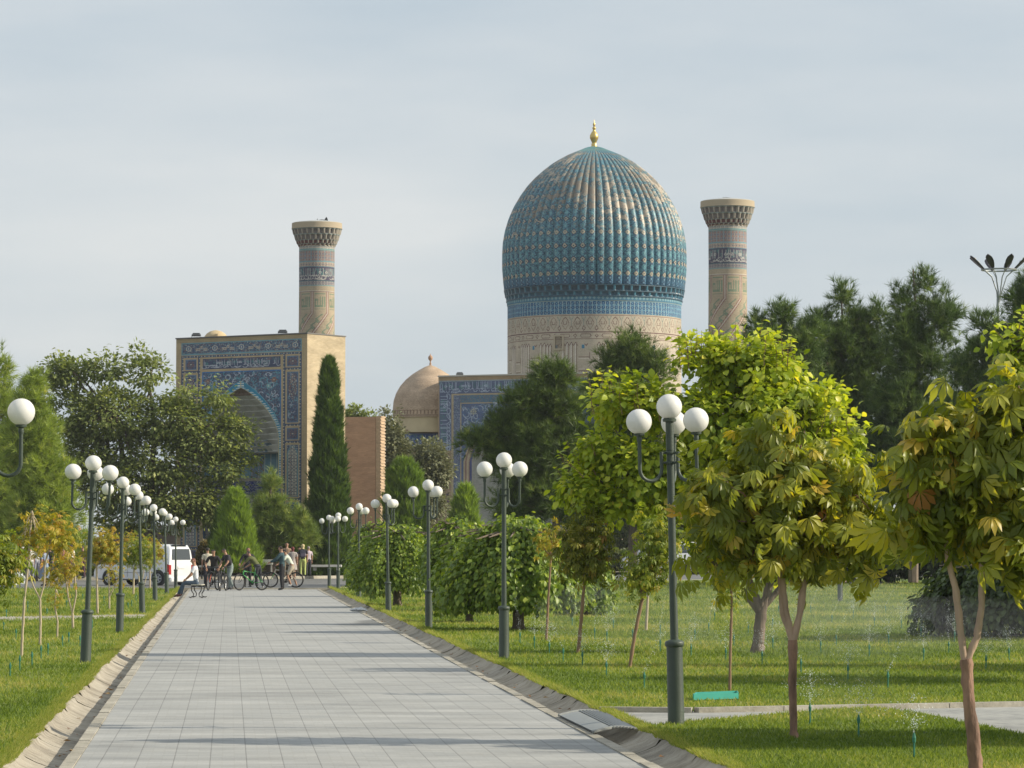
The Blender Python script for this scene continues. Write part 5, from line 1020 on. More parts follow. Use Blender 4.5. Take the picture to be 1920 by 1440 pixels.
for i, (bx, by, lb) in enumerate(((2130, 1285, 'horse chestnut just outside the right edge whose shade falls on the far lawn'), (2520, 1262, 'second horse chestnut outside the right edge beyond the crossing path'), (2330, 1400, 'horse chestnut outside the right edge that shades the near lawn'), (2070, 1205, 'distant chestnut outside the right edge beside the dark mulberry'))):
    d = GD(by); s_ = 30 / d
    leafy('chestnut_tree', lb, 'tree', (bx, by), d, [(bx, by - 500 * s_, 190 * s_, 130 * s_), (bx + 90 * s_, by - 410 * s_, 150 * s_, 110 * s_), (bx - 60 * s_, by - 430 * s_, 150 * s_, 110 * s_)], 300, 6, .3, .30, m_ch, [[(bx, by, 12 * s_), (bx, by - 200 * s_, 9 * s_), (bx, by - 400 * s_, 5 * s_)]], tmpl=PT5, droop=1.0, nlimb=20, lr=(.02, .005), tm=m_barkr, depthk=2.0)
# saplings
def sapling(label, path, ells, ncl, size, matl, nl=5, forks=(), wd=2.6, tm=None, tray=False, nlimb=10, tmpl=None, name='sapling'):
    bx, by = path[0]; d = GD(by); leafy(name, label, 'sapling', (bx, by), d, ells, int(ncl * 2.0), nl, size * 1.5, size * .50, matl, [[(x, y, wd * (1 - .35 * i / len(path))) for i, (x, y) in enumerate(path)]] + [[(x, y, wd * .6) for x, y in f] for f in forks], tmpl=tmpl or PT5, droop=.55, nlimb=nlimb, lr=(.010, .003), tm=tm or m_sap, group='young chestnut saplings', rnk=.3, shell=.3)
sapling('tallest thin sapling near the left edge with bare orange top twigs', [(40, 1238), (42, 1190), (46, 1120), (53, 1060), (56, 1000), (60, 958)], [(60, 965, 16, 10), (78, 1002, 46, 14), (50, 1020, 34, 12)], 26, .15, m_chy, 3)
sapling('forked sapling with orange yellow leaves, second from the left edge', [(75, 1215), (76, 1160), (75, 1123)], [(95, 985, 36, 22), (110, 1015, 38, 26), (70, 1035, 20, 12)], 42, .15, m_chy, 4, [[(75, 1123), (83, 1095), (84, 1060), (98, 1000)], [(75, 1123), (62, 1098), (56, 1078)]], 2.6)
sapling('short crooked sapling with one tuft of leaves, right of the forked one', [(107, 1202), (108, 1165), (103, 1138), (105, 1105)], [(105, 1122, 13, 7)], 8, .10, m_chy, 4, (), 1.9, nlimb=4)
sapling('forked pale sapling with brown and yellow leaves left of the nearest left lamp', [(137, 1184), (136, 1150)], [(110, 1075, 34, 22), (135, 1062, 30, 18), (120, 1045, 24, 10)], 46, .14, m_chy, 4, [[(136, 1150), (128, 1120), (124, 1090), (118, 1070)], [(136, 1150), (143, 1115), (140, 1080), (140, 1060)]], 2.6)
sapling('golden crowned sapling just right of the nearest left lamp', [(183, 1155), (182, 1110), (181, 1060)], [(190, 1022, 30, 24), (210, 1040, 22, 20), (175, 1040, 18, 16), (205, 1005, 16, 10)], 70, .17, m_chy, 5, (), 2.4)
sapling('thin leaning sapling with few orange leaves, left of the second left lamp', [(205, 1146), (205, 1100), (203, 1075)], [(212, 1075, 26, 14), (222, 1092, 14, 8)], 16, .12, m_chy, 4, [[(205, 1120), (222, 1085), (226, 1070)]], 1.8)
m_chg = leaf_mat('green_gold_leaf', [(0, (.10, .14, .02)), (.5, (.20, .26, .03)), (.8, (.36, .36, .05)), (1, (.42, .28, .06))], .42)
sapling('green gold sapling between the second and third left lamps', [(250, 1118), (251, 1070)], [(262, 1030, 26, 28), (245, 1045, 16, 18), (278, 1050, 16, 16)], 70, .20, m_chg, 5, (), 2)
sapling('slim sapling with golden leaves behind the third left lamp', [(281, 1104), (281, 1070)], [(284, 1026, 20, 22), (296, 1040, 14, 14)], 40, .20, m_chy, 5, (), 1.8)
sapling('multi stemmed sapling at the foot of the third left lamp', [(263, 1112), (260, 1080)], [(240, 1010, 20, 12), (228, 1040, 14, 14)], 26, .18, m_chy, 5, [[(263, 1110), (270, 1070)], [(266, 1112), (275, 1080)]], 1.6)
sapling('yellow leaved branch reaching in at the left edge beside the white bag', [(-36, 1290), (-34, 1180), (-20, 1110), (0, 1080)], [(12, 1052, 26, 22), (0, 1085, 26, 26), (-20, 1050, 40, 40), (0, 1165, 8, 6)], 70, .155, m_chg, 5, (), 3)
sapling('thin straight sapling standing before the thick trunked mulberry', [(1024, 1206), (1028, 1120), (1033, 1045)], [(1032, 1020, 26, 22), (1040, 995, 18, 12)], 18, .15, m_chy, 4, (), 2.4, m_twig)
sapling('brown stemmed sapling with a drooping olive crown, left of the nearest right lamp', [(1083, 1231), (1090, 1160), (1095, 1100), (1098, 1030)], [(1098, 1010, 48, 34), (1080, 1045, 32, 20), (1115, 1050, 34, 22), (1100, 975, 22, 14)], 80, .20, leaf_mat('olive_gold_leaf', [(0, (.09, .11, .015)), (.5, (.17, .19, .02)), (.85, (.27, .25, .035)), (1, (.32, .17, .05))], .42), 5, (), 3.6, m_twig)
sapling('leaning sapling with yellow and red leaves just left of the nearest right lamp', [(1180, 1259), (1190, 1190), (1204, 1125), (1218, 1040)], [(1218, 1060, 40, 30), (1200, 1085, 24, 18), (1240, 1020, 26, 28), (1225, 985, 26, 18)], 70, .17, m_chg, 5, [[(1204, 1125), (1200, 1090)], [(1206, 1120), (1240, 1050)]], 3.6, m_twig)
sapling('straight pale sapling with few leaves behind the leaning one', [(1211, 1187), (1213, 1150), (1215, 1112)], [(1218, 1085, 20, 14)], 10, .14, m_chg, 4, (), 3.0)
sapling('thin stem rising from the green tray with a few leaf tufts', [(1368, 1303), (1370, 1200), (1372, 1130), (1368, 1050)], [(1372, 1092, 18, 16), (1366, 1135, 12, 8), (1372, 1060, 14, 8), (1352, 1000, 30, 26)], 15, .16, m_chg, 4, (), 2.8, m_twig, nlimb=7)

# ------------------------------------------------------------------ park lamps
m_pole = mat('lamp_green', (.05, .068, .052), .48, var=.12, scale=6, bump=.15, bscale=60)
m_globe = mat('opal_globe', (.86, .85, .82), .35, var=.03, scale=9, transl=.22, tcol=(.9, .88, .84), spec=.4)
m_black = mat('black_slot', (.01, .01, .01), .6)
def lamp_proto():
    t = thing('park_lamp', 'x', 'street lamp', (0, 0, 0), 0, 'four globe lamps along the path')
    mb = MB(); mb.lathe([(.077, -.05), (.077, .0), (.074, .02), (.072, .72), (.078, .725), (.086, .735), (.086, .762), (.078, .775), (.045, .785), (.040, .79)], 28); mb.build('base_sleeve', m_pole, t, smooth=True)
    mb = MB(); mb.lathe([(.037, .77), (.034, 1.6), (.033, 2.5), (.036, 2.501), (.036, 2.76)], 20); po = mb.build('pole', m_pole, t, smooth=True)
    for z in (2.38, 2.47): mb = MB(); mb.lathe([(.0375, z), (.047, z + .003), (.047, z + .020), (.0375, z + .023)], 20); mb.build('clamp_ring', m_pole, po, smooth=True)
    mb = MB(); mb.box((.030, -.069, .34), (.022, .010, .42)); mb.build('access_slot', m_black, t)
    mb = MB(); mb.lathe([(.035, 2.76), (.060, 2.765), (.062, 2.785), (.045, 2.80)], 20); mb.build('globe_seat', m_pole, t, smooth=True)
    mb = MB(); mb.ball((0, 0, 2.90), .115, 28); mb.build('globe', m_globe, t, smooth=True)
    for a in (0, 120, 240):
        m = Matrix.Rotation(R(a), 3, 'Z'); pts = [Vector((.085, 0, 2.49)), Vector((.085, 0, 2.33))]
        for i in range(1, 10): th = math.pi * i / 10; pts.append(Vector((.19 - .105 * math.cos(th), 0, 2.33 - .105 * math.sin(th))))
        pts += [Vector((.295, 0, 2.33)), Vector((.295, 0, 2.64))]
        mb = MB(); mb.tube([m @ p for p in pts], .0165, 10)
        for z in (2.39, 2.48): mb.tube([m @ Vector((.036, 0, z)), m @ Vector((.09, 0, z))], .011, 8)
        mb.build('arm', m_pole, t, smooth=True)
        mb = MB(); c = m @ Vector((.295, 0, 0)); mb.lathe([(.020, 2.58), (.024, 2.60), (.021, 2.63), (.045, 2.640), (.047, 2.655), (.034, 2.665)], 16, (c.x, c.y, 0)); mb.build('globe_seat', m_pole, t, smooth=True)
        mb = MB(); mb.ball((c.x, c.y, 2.765), .115, 28); mb.build('globe', m_globe, t, smooth=True)
    return t
LP = lamp_proto()
lamps = [(1268, 1367, 200, .985, -.020, 'nearest lamp right of the path, in front of the lime green tree'), (945, 1240, 200, .985, 0, 'second lamp on the right of the path, before the thick trunked mulberry'), (804, 1181, 188, .985, -.006, 'third lamp on the right of the path, beside low weeping mulberries'),
         (728.5, 1150, 175, .985, -.017, 'fourth lamp on the right of the path, in front of a weeping mulberry'), (673, 1123, 200, 1.02, 0, 'fifth lamp on the right of the path, before the mulberry farthest left'), (634, 1107, 150, 1.0, 0, 'lamp with tightly overlapping globes in front of the tall cypress, the nearer of two'), (617.5, 1102, 185, 1.0, -.008, 'farthest lamp on the right of the path, in front of the cypress'),
         (-31, 1392, 0, .985, 0, 'lamp at the left edge of which only one globe and its curved arm show'), (160, 1248, 210, .955, .034, 'nearest fully visible lamp on the left lawn, leaning slightly'), (224, 1191, 205, .975, .018, 'second full lamp on the left, standing at the lawn corner'), (267, 1153, 195, 1.0, -.036, 'third full lamp on the left, leaning back, with an open slot'),
         (291, 1130, 220, .975, -.022, 'fourth full lamp on the left, before the golden saplings'), (313, 1115, 190, .985, -.036, 'fifth full lamp on the left, in front of the van side'), (329.5, 1103, 0, .97, -.006, 'farthest lamp on the left, in front of the van rear')]
for i, (x, y, a, s, lean, lb) in enumerate(lamps):
    o = LP if i == 0 else copy_tree(LP); o.location = G(x, y) + Vector((0, 0, .02)); o.rotation_euler = (Matrix.Rotation(lean, 3, 'Y') @ Matrix.Rotation(R(a), 3, 'Z')).to_euler(); o.scale = (1, 1, s); o['label'] = 'green ' + lb if not lb.startswith('lamp') else lb
o = copy_tree(LP); o.location = G(1575, 1131); o.rotation_euler = (0, 0, R(40)); o['label'] = 'far lamp on the right lawn whose base shows below the chestnut leaves'

# drain cover, tray, litter
def grate():
    q = [G(*p) for p in ((1047, 1347), (1132, 1341), (1196, 1374), (1112, 1379))]; t = thing('drain_grate', 'slotted steel cover bridging the right gutter at the crossing path', 'drain cover', q[0]); off = t.location
    def bl(u, v, z=.03): p = (q[0] * (1 - u) + q[1] * u) * (1 - v) + (q[3] * (1 - u) + q[2] * u) * v; return Vector((p.x, p.y, z + .03 * math.sin(math.pi * u)))
    mb = MB(); m_g = mat('galvanised', (.26, .27, .26), .5, var=.15, scale=12, metal=.2)
    n = 8; vs = [bl(.02 + .40 * i / n, j) for i in range(n + 1) for j in (0, 1)] + [bl(.02 + .40 * i / n, j) - Vector((0, 0, .012)) for i in range(n + 1) for j in (0, 1)]; k = 2 * (n + 1)
    mb.add(vs, [(2 * i, 2 * i + 1, 2 * i + 3, 2 * i + 2) for i in range(n)] + [(k + 2 * i, k + 2 * i + 2, k + 2 * i + 3, k + 2 * i + 1) for i in range(n)] + [(2 * i + j, 2 * i + 2 + j, k + 2 * i + 2 + j, k + 2 * i + j) for i in range(n) for j in (0, 1)]); mb.build('cover_plate', m_g, t, off)
    for i in range(8): u = .46 + .52 * i / 7; mb = MB(); mb.tube([bl(u, 0), bl(u, .5), bl(u, 1)], .010, 5); mb.build('bar', m_g, t, off)
    for v in (0.01, .99): mb = MB(); mb.tube([bl(i / 8, v) for i in range(9)], .013, 5); mb.build('rim', m_g, t, off)
grate()
def tray():
    D = GD(1320); a = G(1300, 1323); b = G(1384, 1320); c = G(1382, 1316); d = G(1306, 1319); t = thing('planter_tray', 'turquoise green metal tray lying on the lawn at the foot of a thin sapling', 'tray', a); off = t.location; h = .062; z0 = LZ
    mb = MB(); P4 = [Vector((p.x, p.y, 0)) for p in (a, b, c, d)]
    for p, q in zip(P4, P4[1:] + P4[:1]):
        m_ = (p + q) / 2; dd = q - p; mb.box((m_.x, m_.y, z0 + h / 2 + .01), (dd.length, .012, h), math.atan2(dd.y, dd.x))
    mb.build('rim_walls', mat('tray_green', (.03, .30, .24), .45, var=.1, scale=4), t, off)
    mb = MB(); mb.add([(p.x, p.y, z0 + .02) for p in P4], [(0, 1, 2, 3)]); mb.build('tray_bed', m_soil, t, off)
tray()
def bag(px, py, s, label, lit, nm='plastic_bag', cat='bag'):
    p = G(px, py); r = np.random.default_rng(int(px)); n = 12; V = []
    for i in range(9):
        for j in range(n):
            th = math.pi * i / 8; a = 6.283 * j / n; q = s * (1 + .28 * r.normal()); V.append((p.x + q * math.sin(th) * math.cos(a), p.y + q * .6 * math.sin(th) * math.sin(a), .03 + max(0, s * lit * (1 + math.cos(th)) * .5 * (1 + .2 * r.normal()))))
    Fc = [(i * n + j, i * n + (j + 1) % n, (i + 1) * n + (j + 1) % n, (i + 1) * n + j) for i in range(8) for j in range(n)]; mb = MB(); mb.add(V, Fc); t = thing(nm, label, cat, p); mb.build('bag_body' if nm.endswith('bag') else 'sheet', mat('white_plastic', (.75, .76, .76), .4, transl=.2, tcol=(.8, .8, .8)), t, t.location)
bag(671, 1149, .20, 'crumpled clear white plastic bag lying in the right gutter', .45)
bag(29, 1104, .42, 'white rubbish sack standing on the road kerb at the far left', 1.5, 'rubbish_sack', 'sack')
bag(1456, 1078, .5, 'white notice sheet stuck low near the far lawn bench', 1.0, 'cloth_bundle', 'bundle')
m_dead = leaf_mat('dead_leaf', [(0, (.16, .08, .03)), (.5, (.26, .13, .05)), (1, (.34, .22, .08))], .1)
n = 420; y = RNG.uniform(20, 90, n) ** 1.0; sd = RNG.random(n) < .45; pos = []
for i in range(n):
    e = (EL(y[i]) * .8 + OLo(y[i]) * .2) if sd[i] else (ER(y[i]) * .8 + ORo(y[i]) * .2); pos.append((e.x + random.gauss(0, .06), e.y, -.10 if random.random() < .8 else .012))
pos = np.array(pos); tv, tf = leaf_s(.35, .15); V, Fc = inst(tv, tf, pos, rotm(np.concatenate([RNG.normal(size=(n, 2)), RNG.normal(0, .1, (n, 1))], 1), np.tile([0, 0, 1.], (n, 1)) + RNG.normal(0, .2, (n, 3))), np.full(n, .05) * (.7 + .8 * RNG.random(n)))
o = link('fallen_leaves', mesh_np('fallen_leaves', V, Fc, m_dead, rnd=np.repeat(RNG.random(n), len(tf)))); tag(o, 'brown dead leaves scattered along both gutters', 'leaves', kind='stuff')

# sprinklers
m_spg = mat('sprinkler_green', (.03, .17, .11), .5); m_spw = mat('sprinkler_blue', (.03, .20, .20), .5)
m_water = mat('water_drops', (.85, .9, .92), .15, transl=.5, tcol=(.9, .95, 1), spec=.8)
def spray_mesh(kind, seed):
    r = np.random.default_rng(seed); V = []; Fc = []
    def drop(p, s): 
        k = len(V); a = r.normal(size=3); a /= np.linalg.norm(a); b = np.cross(a, [0, 0, 1.]); b /= np.linalg.norm(b) + 1e-6; V.extend([p + a * s, p + b * s, p - a * s]); Fc.append((k, k + 1, k + 2))
    if kind == 'fan':
        for _ in range(330): a = r.uniform(-1.0, 1.0); q = r.random() ** .8; az = r.random() * 6.28; d = np.array((math.sin(a) * math.cos(az), math.sin(a) * math.sin(az), math.cos(a))); p = np.array((0, 0, .15)) + d * q * .30 - np.array((0, 0, q * q * .06)); drop(p, .0040 + .002 * r.random())
    else:
        az = r.random() * 6.28
        for i in range(130): q = i / 130; p = np.array((math.cos(az) * q * .35, math.sin(az) * q * .35, .15 + q * .75 - q * q * .25)) + r.normal(0, .006 + .02 * q, 3); drop(p, .0065 * (1 - q * .5))
    return mesh_np('spray', np.array(V), np.array(Fc), m_water)
SPR = [spray_mesh('fan', 1), spray_mesh('fan', 2), spray_mesh('jet', 3), spray_mesh('jet', 4)]
def sprk():
    t = thing('sprinkler', 'x', 'sprinkler', (0, 0, 0), 0, 'green lawn sprinklers')
    mb = MB(); mb.lathe([(.006, 0), (.006, .09), (.010, .092), (.012, .12), (.008, .135), (.005, .15)], 8); mb.build('stake', m_spg, t); link('spray', SPR[0], t); return t
S0 = sprk(); first = True
near = [(1208, 1291, 'by the leaning sapling base', 2), (1137, 1268, 'just left of the leaning sapling foot', 0), (1092, 1248, 'beside the drooping sapling foot', 0), (1056, 1240, 'with a curved jet, left of the drooping sapling foot', 2), (1610, 1382, 'with a wide fan on the near lawn between the two chestnuts', 0), (1519, 1358, 'on the near lawn just right of the reddish chestnut trunk', 1),
        (1714, 1421, 'gurgling at the bottom right of the near lawn', 1), (1665, 1290, 'with a tall thin jet in the shade of the right lawn', 3), (1590, 1276, 'with a misty fan in the shaded band of the right lawn', 0), (1502, 1263, 'right of the reddish forked chestnut in the shade band', 2), (1849, 1256, 'with a small crown of water right of the pale forked trunk', 1), (1892, 1240, 'fan shaped, near the right edge', 0),
        (1296, 1232, 'right of the nearest right lamp pole', 1), (1303, 1200, 'behind the nearest right lamp', 1), (1329, 1187, 'with fine spray right of the nearest lamp, farther back', 3), (1376, 1212, 'beside the thin stem above the green tray', 2), (1403, 1190, 'left of the mulberry trunk', 2), (1238, 1190, 'left of the nearest right lamp pole', 2), (1238, 1222, 'just left of the nearest lamp, nearer the camera', 1), (1361, 1240, 'in front of the mulberry trunk', 0), (1429, 1246, 'just right of the mulberry trunk foot', 0),
        (1630, 1232, 'strong fan in the middle of the right lawn', 1), (1539, 1225, 'on the sunlit right lawn between the trunks', 0), (1666, 1210, 'on the right lawn left of the pale trunk', 0), (1568, 1212, 'throwing a slanting jet to the right', 2), (1449, 1218, 'left of the reddish chestnut trunk', 0), (1449, 1176, 'far behind the reddish chestnut', 2), (1779, 1226, 'just left of the pale forked trunk', 3), (1727, 1196, 'under the left edge of the dark mulberry', 0), (1732, 1240, 'in the shade left of the pale trunk', 1)]
for i, (x, y, lb, k) in enumerate(near):
    o = S0 if first else copy_tree(S0); first = False; o.location = G(x, y, LZ) ; o.rotation_euler = (0, 0, i); o.scale = (1.25,) * 3; o['label'] = 'green sprinkler ' + lb
    for c in o.children:
        if c.name.startswith('spray'): c.data = SPR[k]
far = [(x, y) for x, y in ((1150, 1180), (1073, 1175), (1090, 1190), (1115, 1198), (1138, 1205), (1002, 1215), (975, 1207), (1186, 1200), (1030, 1228), (1640, 1175), (1500, 1180), (1560, 1170), (1690, 1180), (1600, 1160), (1520, 1150), (1660, 1150), (1710, 1160), (1340, 1165), (1460, 1150), (1480, 1195), (1790, 1205))]
FARS = []
for i, (x, y) in enumerate(far):
    o = copy_tree(S0); o.location = G(x, y, LZ); o.rotation_euler = (0, 0, i * 1.7); o['px'] = (x, y); FARS.append(o); o.scale = (1.3,) * 3
    for c in o.children:
        if c.name.startswith('spray'): c.data = SPR[i % 4]
S1 = copy_tree(S0); S1.location = G(19, 1271, LZ)
for c in list(S1.children):
    if c.name.startswith('spray'): bpy.data.objects.remove(c)
S1['px'] = (19, 1271); FARS.append(S1); S1['group'] = 'dry green sprinkler heads on the left lawn'; S1['label'] = 'short dry green sprinkler head on the left lawn'; S1.rotation_euler = (0, 0, 0)
for x, y in ((37, 1257), (60, 1249), (77, 1236), (90, 1231), (12, 1158), (52, 1148), (88, 1155), (125, 1138), (134, 1127), (240, 1143), (247, 1138), (255, 1127), (129, 1207), (117, 1214), (195, 1130), (173, 1180), (7, 1183), (52, 1140), (220, 1125), (155, 1125), (30, 1200), (150, 1214)):
    o = copy_tree(S1); o.location = G(x, y, LZ); o.scale = (1.3,) * 3; o['px'] = (x, y); FARS.append(o)
LMK = [(1025, 1206, 'the thin straight sapling'), (1085, 1231, 'the drooping sapling'), (1180, 1259, 'the leaning sapling'), (1211, 1187, 'the pale straight sapling'), (1268, 1230, 'the nearest right lamp'), (1368, 1300, 'the green tray sapling'), (1420, 1229, 'the mulberry trunk'), (1490, 1300, 'the near reddish trunk'), (1575, 1131, 'the far lamp base'), (1668, 1100, 'the stout dark tree'), (1815, 1300, 'the pale forked trunk'),
       (40, 1238, 'the tallest thin sapling'), (75, 1215, 'the forked orange sapling'), (107, 1202, 'the crooked sapling'), (137, 1184, 'the forked brown leaved sapling'), (160, 1248, 'the nearest full left lamp'), (183, 1155, 'the golden crowned sapling'), (224, 1191, 'the second full left lamp'), (250, 1118, 'the green gold sapling'), (267, 1153, 'the slotted leaning lamp')]
seen = {}
for o in FARS:
    x, y = o['px'][0], o['px'][1]; del o['px']; lm = min(LMK, key=lambda q: abs(q[0] - x) + abs(q[1] - y) * 1.2); dx = x - lm[0]; sd = 'left' if dx < 0 else 'right'; rel = 'behind and %s of' % sd if y < lm[1] - 12 else ('in front and %s of' % sd if y > lm[1] + 12 else 'level with and %s of' % sd)
    kd = 'spraying' if x > 700 else 'dry'; seen.setdefault((kd, rel, lm[2]), []).append((-y, o))
for (kd, rel, nm), li in seen.items():
    li.sort(key=lambda q: q[0])
    for k, (_, o) in enumerate(li):
        o['label'] = ('small %s sprinkler %s %s' % (kd, rel, nm)) + ('' if len(li) == 1 else ', ' + ('nearest', 'second nearest', 'third nearest', 'fourth nearest', 'fifth nearest', 'sixth nearest')[k] + ' to the path end viewer' if False else '' if len(li) == 1 else ', ' + ('nearest', 'second nearest', 'third nearest', 'fourth nearest', 'fifth nearest', 'sixth nearest')[k])

# ------------------------------------------------------------------ street lamp with leaf shaped heads
def streetlamp():
    D = 175.0; k = D / F; b = P(1870, 1082, D); zt = P(1870, 506, D); t = thing('street_light', 'tall street light with a ring of dark leaf shaped heads above the right pines', 'street light', b); m_s = mat('steel_grey', (.30, .32, .33), .45, metal=.3); m_h = mat('lamp_head_dark', (.025, .02, .03), .4)
    off = t.location; mb = MB(); mb.tube([b, P(1871, 700, D), P(1871, 560, D)], [.14, .10, .07], 10); mb.build('pole', m_s, t, off, smooth=True)
    c = Vector((P(1870, 0, D).x, D, zt.z)); rr_ = 33 * k; hm = []
    for i in range(8):
        a = i * math.pi / 4 + .28; dv = Vector((math.cos(a), math.sin(a), 0)); base = c + dv * rr_ * .9
        mb = MB(); mb.tube([P(1871, 575, D), c + dv * rr_ * .15 + Vector((0, 0, -1.1)), c + dv * rr_ * .45 + Vector((0, 0, -.35)), base], [.035, .03, .025, .02], 6); mb.build('stay', m_s, t, off)
        d2 = (dv * .75 + Vector((0, 0, .66))).normalized(); sd = Vector((-math.sin(a), math.cos(a), 0)); up = sd.cross(d2); L_ = 38 * k; mb = MB(); pr = [(0, .02), (.12, .10), (.35, .17), (.6, .21), (.8, .19), (.93, .12), (1, .02)]; vs = []; m = 8
        for tt, w_ in pr:
            for j in range(m): th = 6.283 * j / m; vs.append(base + d2 * L_ * tt + (sd * math.cos(th) * w_ * 1.15 + up * math.sin(th) * .05) * L_ * .8)
        mb.add(vs, [(i2 * m + j, i2 * m + (j + 1) % m, (i2 + 1) * m + (j + 1) % m, (i2 + 1) * m + j) for i2 in range(len(pr) - 1) for j in range(m)]); h = mb.build('lamp_head', m_h, t, off, smooth=True)
        mb = MB(); 
        for tt in (.5, .72): q = base + d2 * L_ * tt - up * .045 * L_ * .8; mb.ball(tuple(q), .075, 8)
        mb.build('lens', mat('lens', (.5, .48, .42), .3), h, off); h.children[0].location = (0, 0, 0)
    mb = MB(); mb.tube([c + Vector((math.cos(i * .5236), math.sin(i * .5236), 0)) * rr_ for i in range(12)], .045, 6, closed=True); mb.build('ring', m_s, t, off)
streetlamp()

# ------------------------------------------------------------------ van
m_white = mat('white_paint', (.72, .73, .74), .28, coat=.6, spec=.5, var=.03, scale=2); m_glass = mat('tinted_glass', (.035, .045, .05), .06, spec=.8, coat=.3); m_tyre = mat('tyre', (.02, .02, .02), .85); m_rim = mat('alloy', (.42, .43, .45), .35, metal=.5); m_red = mat('tail_red', (.35, .01, .012), .22, coat=.5); m_trim = mat('black_trim', (.025, .025, .03), .5); m_lampw = mat('clear_lamp', (.6, .6, .6), .1, spec=.8)
def van(name, label, loc, rz, H=1.86, Lg=4.35, Wd=1.75, wb=2.85, cat='van', paint=None, parts=True):
    """nose towards +x, left side at +y"""
    t = thing(name, label, cat, loc, rz); pm = paint or m_white; hw = Wd / 2
    r0 = -Lg / 2; f0 = Lg / 2
    # stations from rear to front: x, top height, roof half width, shoulder height, bottom
    st = [(r0, 1.30 if False else H * .60, .90, .58, .34), (r0 + .05, H * .90, .84, .60, .28), (r0 + .16, H * .985, .83, .6, .25), (r0 + .6, H, .84, .6, .24), (0, H * 1.0, .84, .59, .24), (f0 - 1.55, H * .985, .83, .58, .24), (f0 - 1.25, H * .93, .80, .57, .24), (f0 - .80, H * .66, .84, .56, .24), (f0 - .65, H * .60, .88, .54, .24), (f0 - .25, H * .52, .86, .49, .25), (f0 - .06, H * .44, .80, .40, .28), (f0, H * .34, .74, .32, .32)]
    V = []; 
    for x, zt, rw, sh, zb in st:
        shz = min(sh * H, zt - .02); sec = [(0, zb), (.86 * hw, zb), (.985 * hw, zb + .06), (1.0 * hw, shz * .72), (.985 * hw, shz), (rw * hw * (1 if zt > H * .8 else 1.04), max(zt - .10, shz + .005)), (rw * hw * .88, zt - .012), (0, zt)]
        for y, z in sec: V.append((x, y, z))
    m = 8; V2 = [(x, -y, z) for x, y, z in V]; ns = len(st); mb = MB(); k = ns * m
    mb.add(V + V2, [(i * m + j, (i + 1) * m + j, (i + 1) * m + j + 1, i * m + j + 1) for i in range(ns - 1) for j in range(m - 1)] + [(k + i * m + j + 1, k + (i + 1) * m + j + 1, k + (i + 1) * m + j, k + i * m + j) for i in range(ns - 1) for j in range(m - 1)]
           + [tuple(range(m)) + tuple(k + j for j in range(m - 2, 0, -1)), tuple((ns - 1) * m + j for j in range(m)) + tuple(k + (ns - 1) * m + j for j in range(m - 2, 0, -1))])
    mb.build('body', pm, t, smooth=True)
    wr = .325; xs = (r0 + .62, r0 + .62 + wb)
    for s in (1, -1):
        for x in xs:
            mb = MB(); mb.lathe([(.02, -.004), (wr * 1.17, -.004), (wr * 1.17, .006), (.02, .006)], 24); o = mb.build('wheel_arch', m_trim, t); o.rotation_euler = (math.pi / 2, 0, 0); o.location = (x, s * (hw + .0035), wr + .02)
            mb = MB(); mb.lathe([(wr * .62, -.09), (wr * .92, -.10), (wr, -.07), (wr, .07), (wr * .92, .10), (wr * .62, .09)], 28); wo = mb.build('wheel', m_tyre, t, smooth=True); wo.rotation_euler = (math.pi / 2, 0, 0); wo.location = (x, s * (hw - .075), wr)
            mb = MB(); z = -s * .088; mb.lathe([(.01, z), (wr * .60, z * .95), (wr * .64, z * 1.1), (wr * .60, z * 1.12), (wr * .52, z * .98), (.01, z * .98)], 24)
            for i in range(6): a = i * math.pi / 3; mb.box((wr * .3 * math.cos(a), wr * .3 * math.sin(a), z * 1.08), (wr * .55, .055, .02), a)
            mb.build('rim', m_rim, wo)
        # side windows follow the tumblehome
        def sw(x0, x1, z0=.63, z1=.885, rk=0):
            ya = lambda q: s * (hw * (.985 + (.84 - .985) * (q - .60) / (.94 - .60)) + .006); mb = MB(); c = [(x0, z0), (x1, z0), (x1 - rk, z1), (x0 + .03, z1)]; mb.add([(x, ya(z), z * H) for x, z in c], [(0, 1, 2, 3)]); mb.build('side_window', m_glass, t)
        sw(r0 + .36, r0 + 1.25); sw(r0 + 1.33, r0 + 2.35); sw(r0 + 2.43, f0 - .95, rk=.42)
        mb = MB(); mb.prism([(r0 - .012, .50 * H), (r0 + .10, .52 * H), (r0 + .15, .40 * H), (r0 + .10, .28 * H), (r0 - .012, .27 * H), ], s * (hw - .15), s * (hw + .008)); mb.build('tail_light', m_red, t)
        mb = MB(); mb.prism([(f0 - .40, .47 * H), (f0 - .10, .40 * H), (f0 - .08, .34 * H), (f0 - .38, .38 * H)], s * (hw - .35), s * (hw * .99)); mb.build('headlight', m_lampw, t)
        mb = MB(); mb.ball((f0 - 1.12, s * (hw + .10), .62 * H), .10, 10, (.6, 1, 1)); mb.build('wing_mirror', pm, t, smooth=True)
        mb = MB(); mb.box((r0 + 1.45, s * (hw + .004), .50 * H), (.15, .02, .03)); mb.box((r0 + 2.48, s * (hw + .004), .50 * H), (.15, .02, .03)); mb.build('door_handle', pm, t)
        mb = MB(); 
        for x in (r0 + 1.29, r0 + 2.39): mb.box((x, s * (hw + .0005), .36 * H), (.012, .006, .30 * H))
        mb.box((r0 + 1.6, s * (hw + .0005), .315 * H), (wb - .9, .008, .012)); mb.build('door_gap', m_trim, t)
    mb = MB(); mb.add([(r0 + .002, -hw * .76, .625 * H), (r0 + .002, hw * .76, .625 * H), (r0 + .042, hw * .70, .885 * H), (r0 + .042, -hw * .70, .885 * H)], [(0, 1, 2, 3)])
    for v in range(4): x, y, z = mb.v[v]; mb.v[v] = (x - .012, y, z)
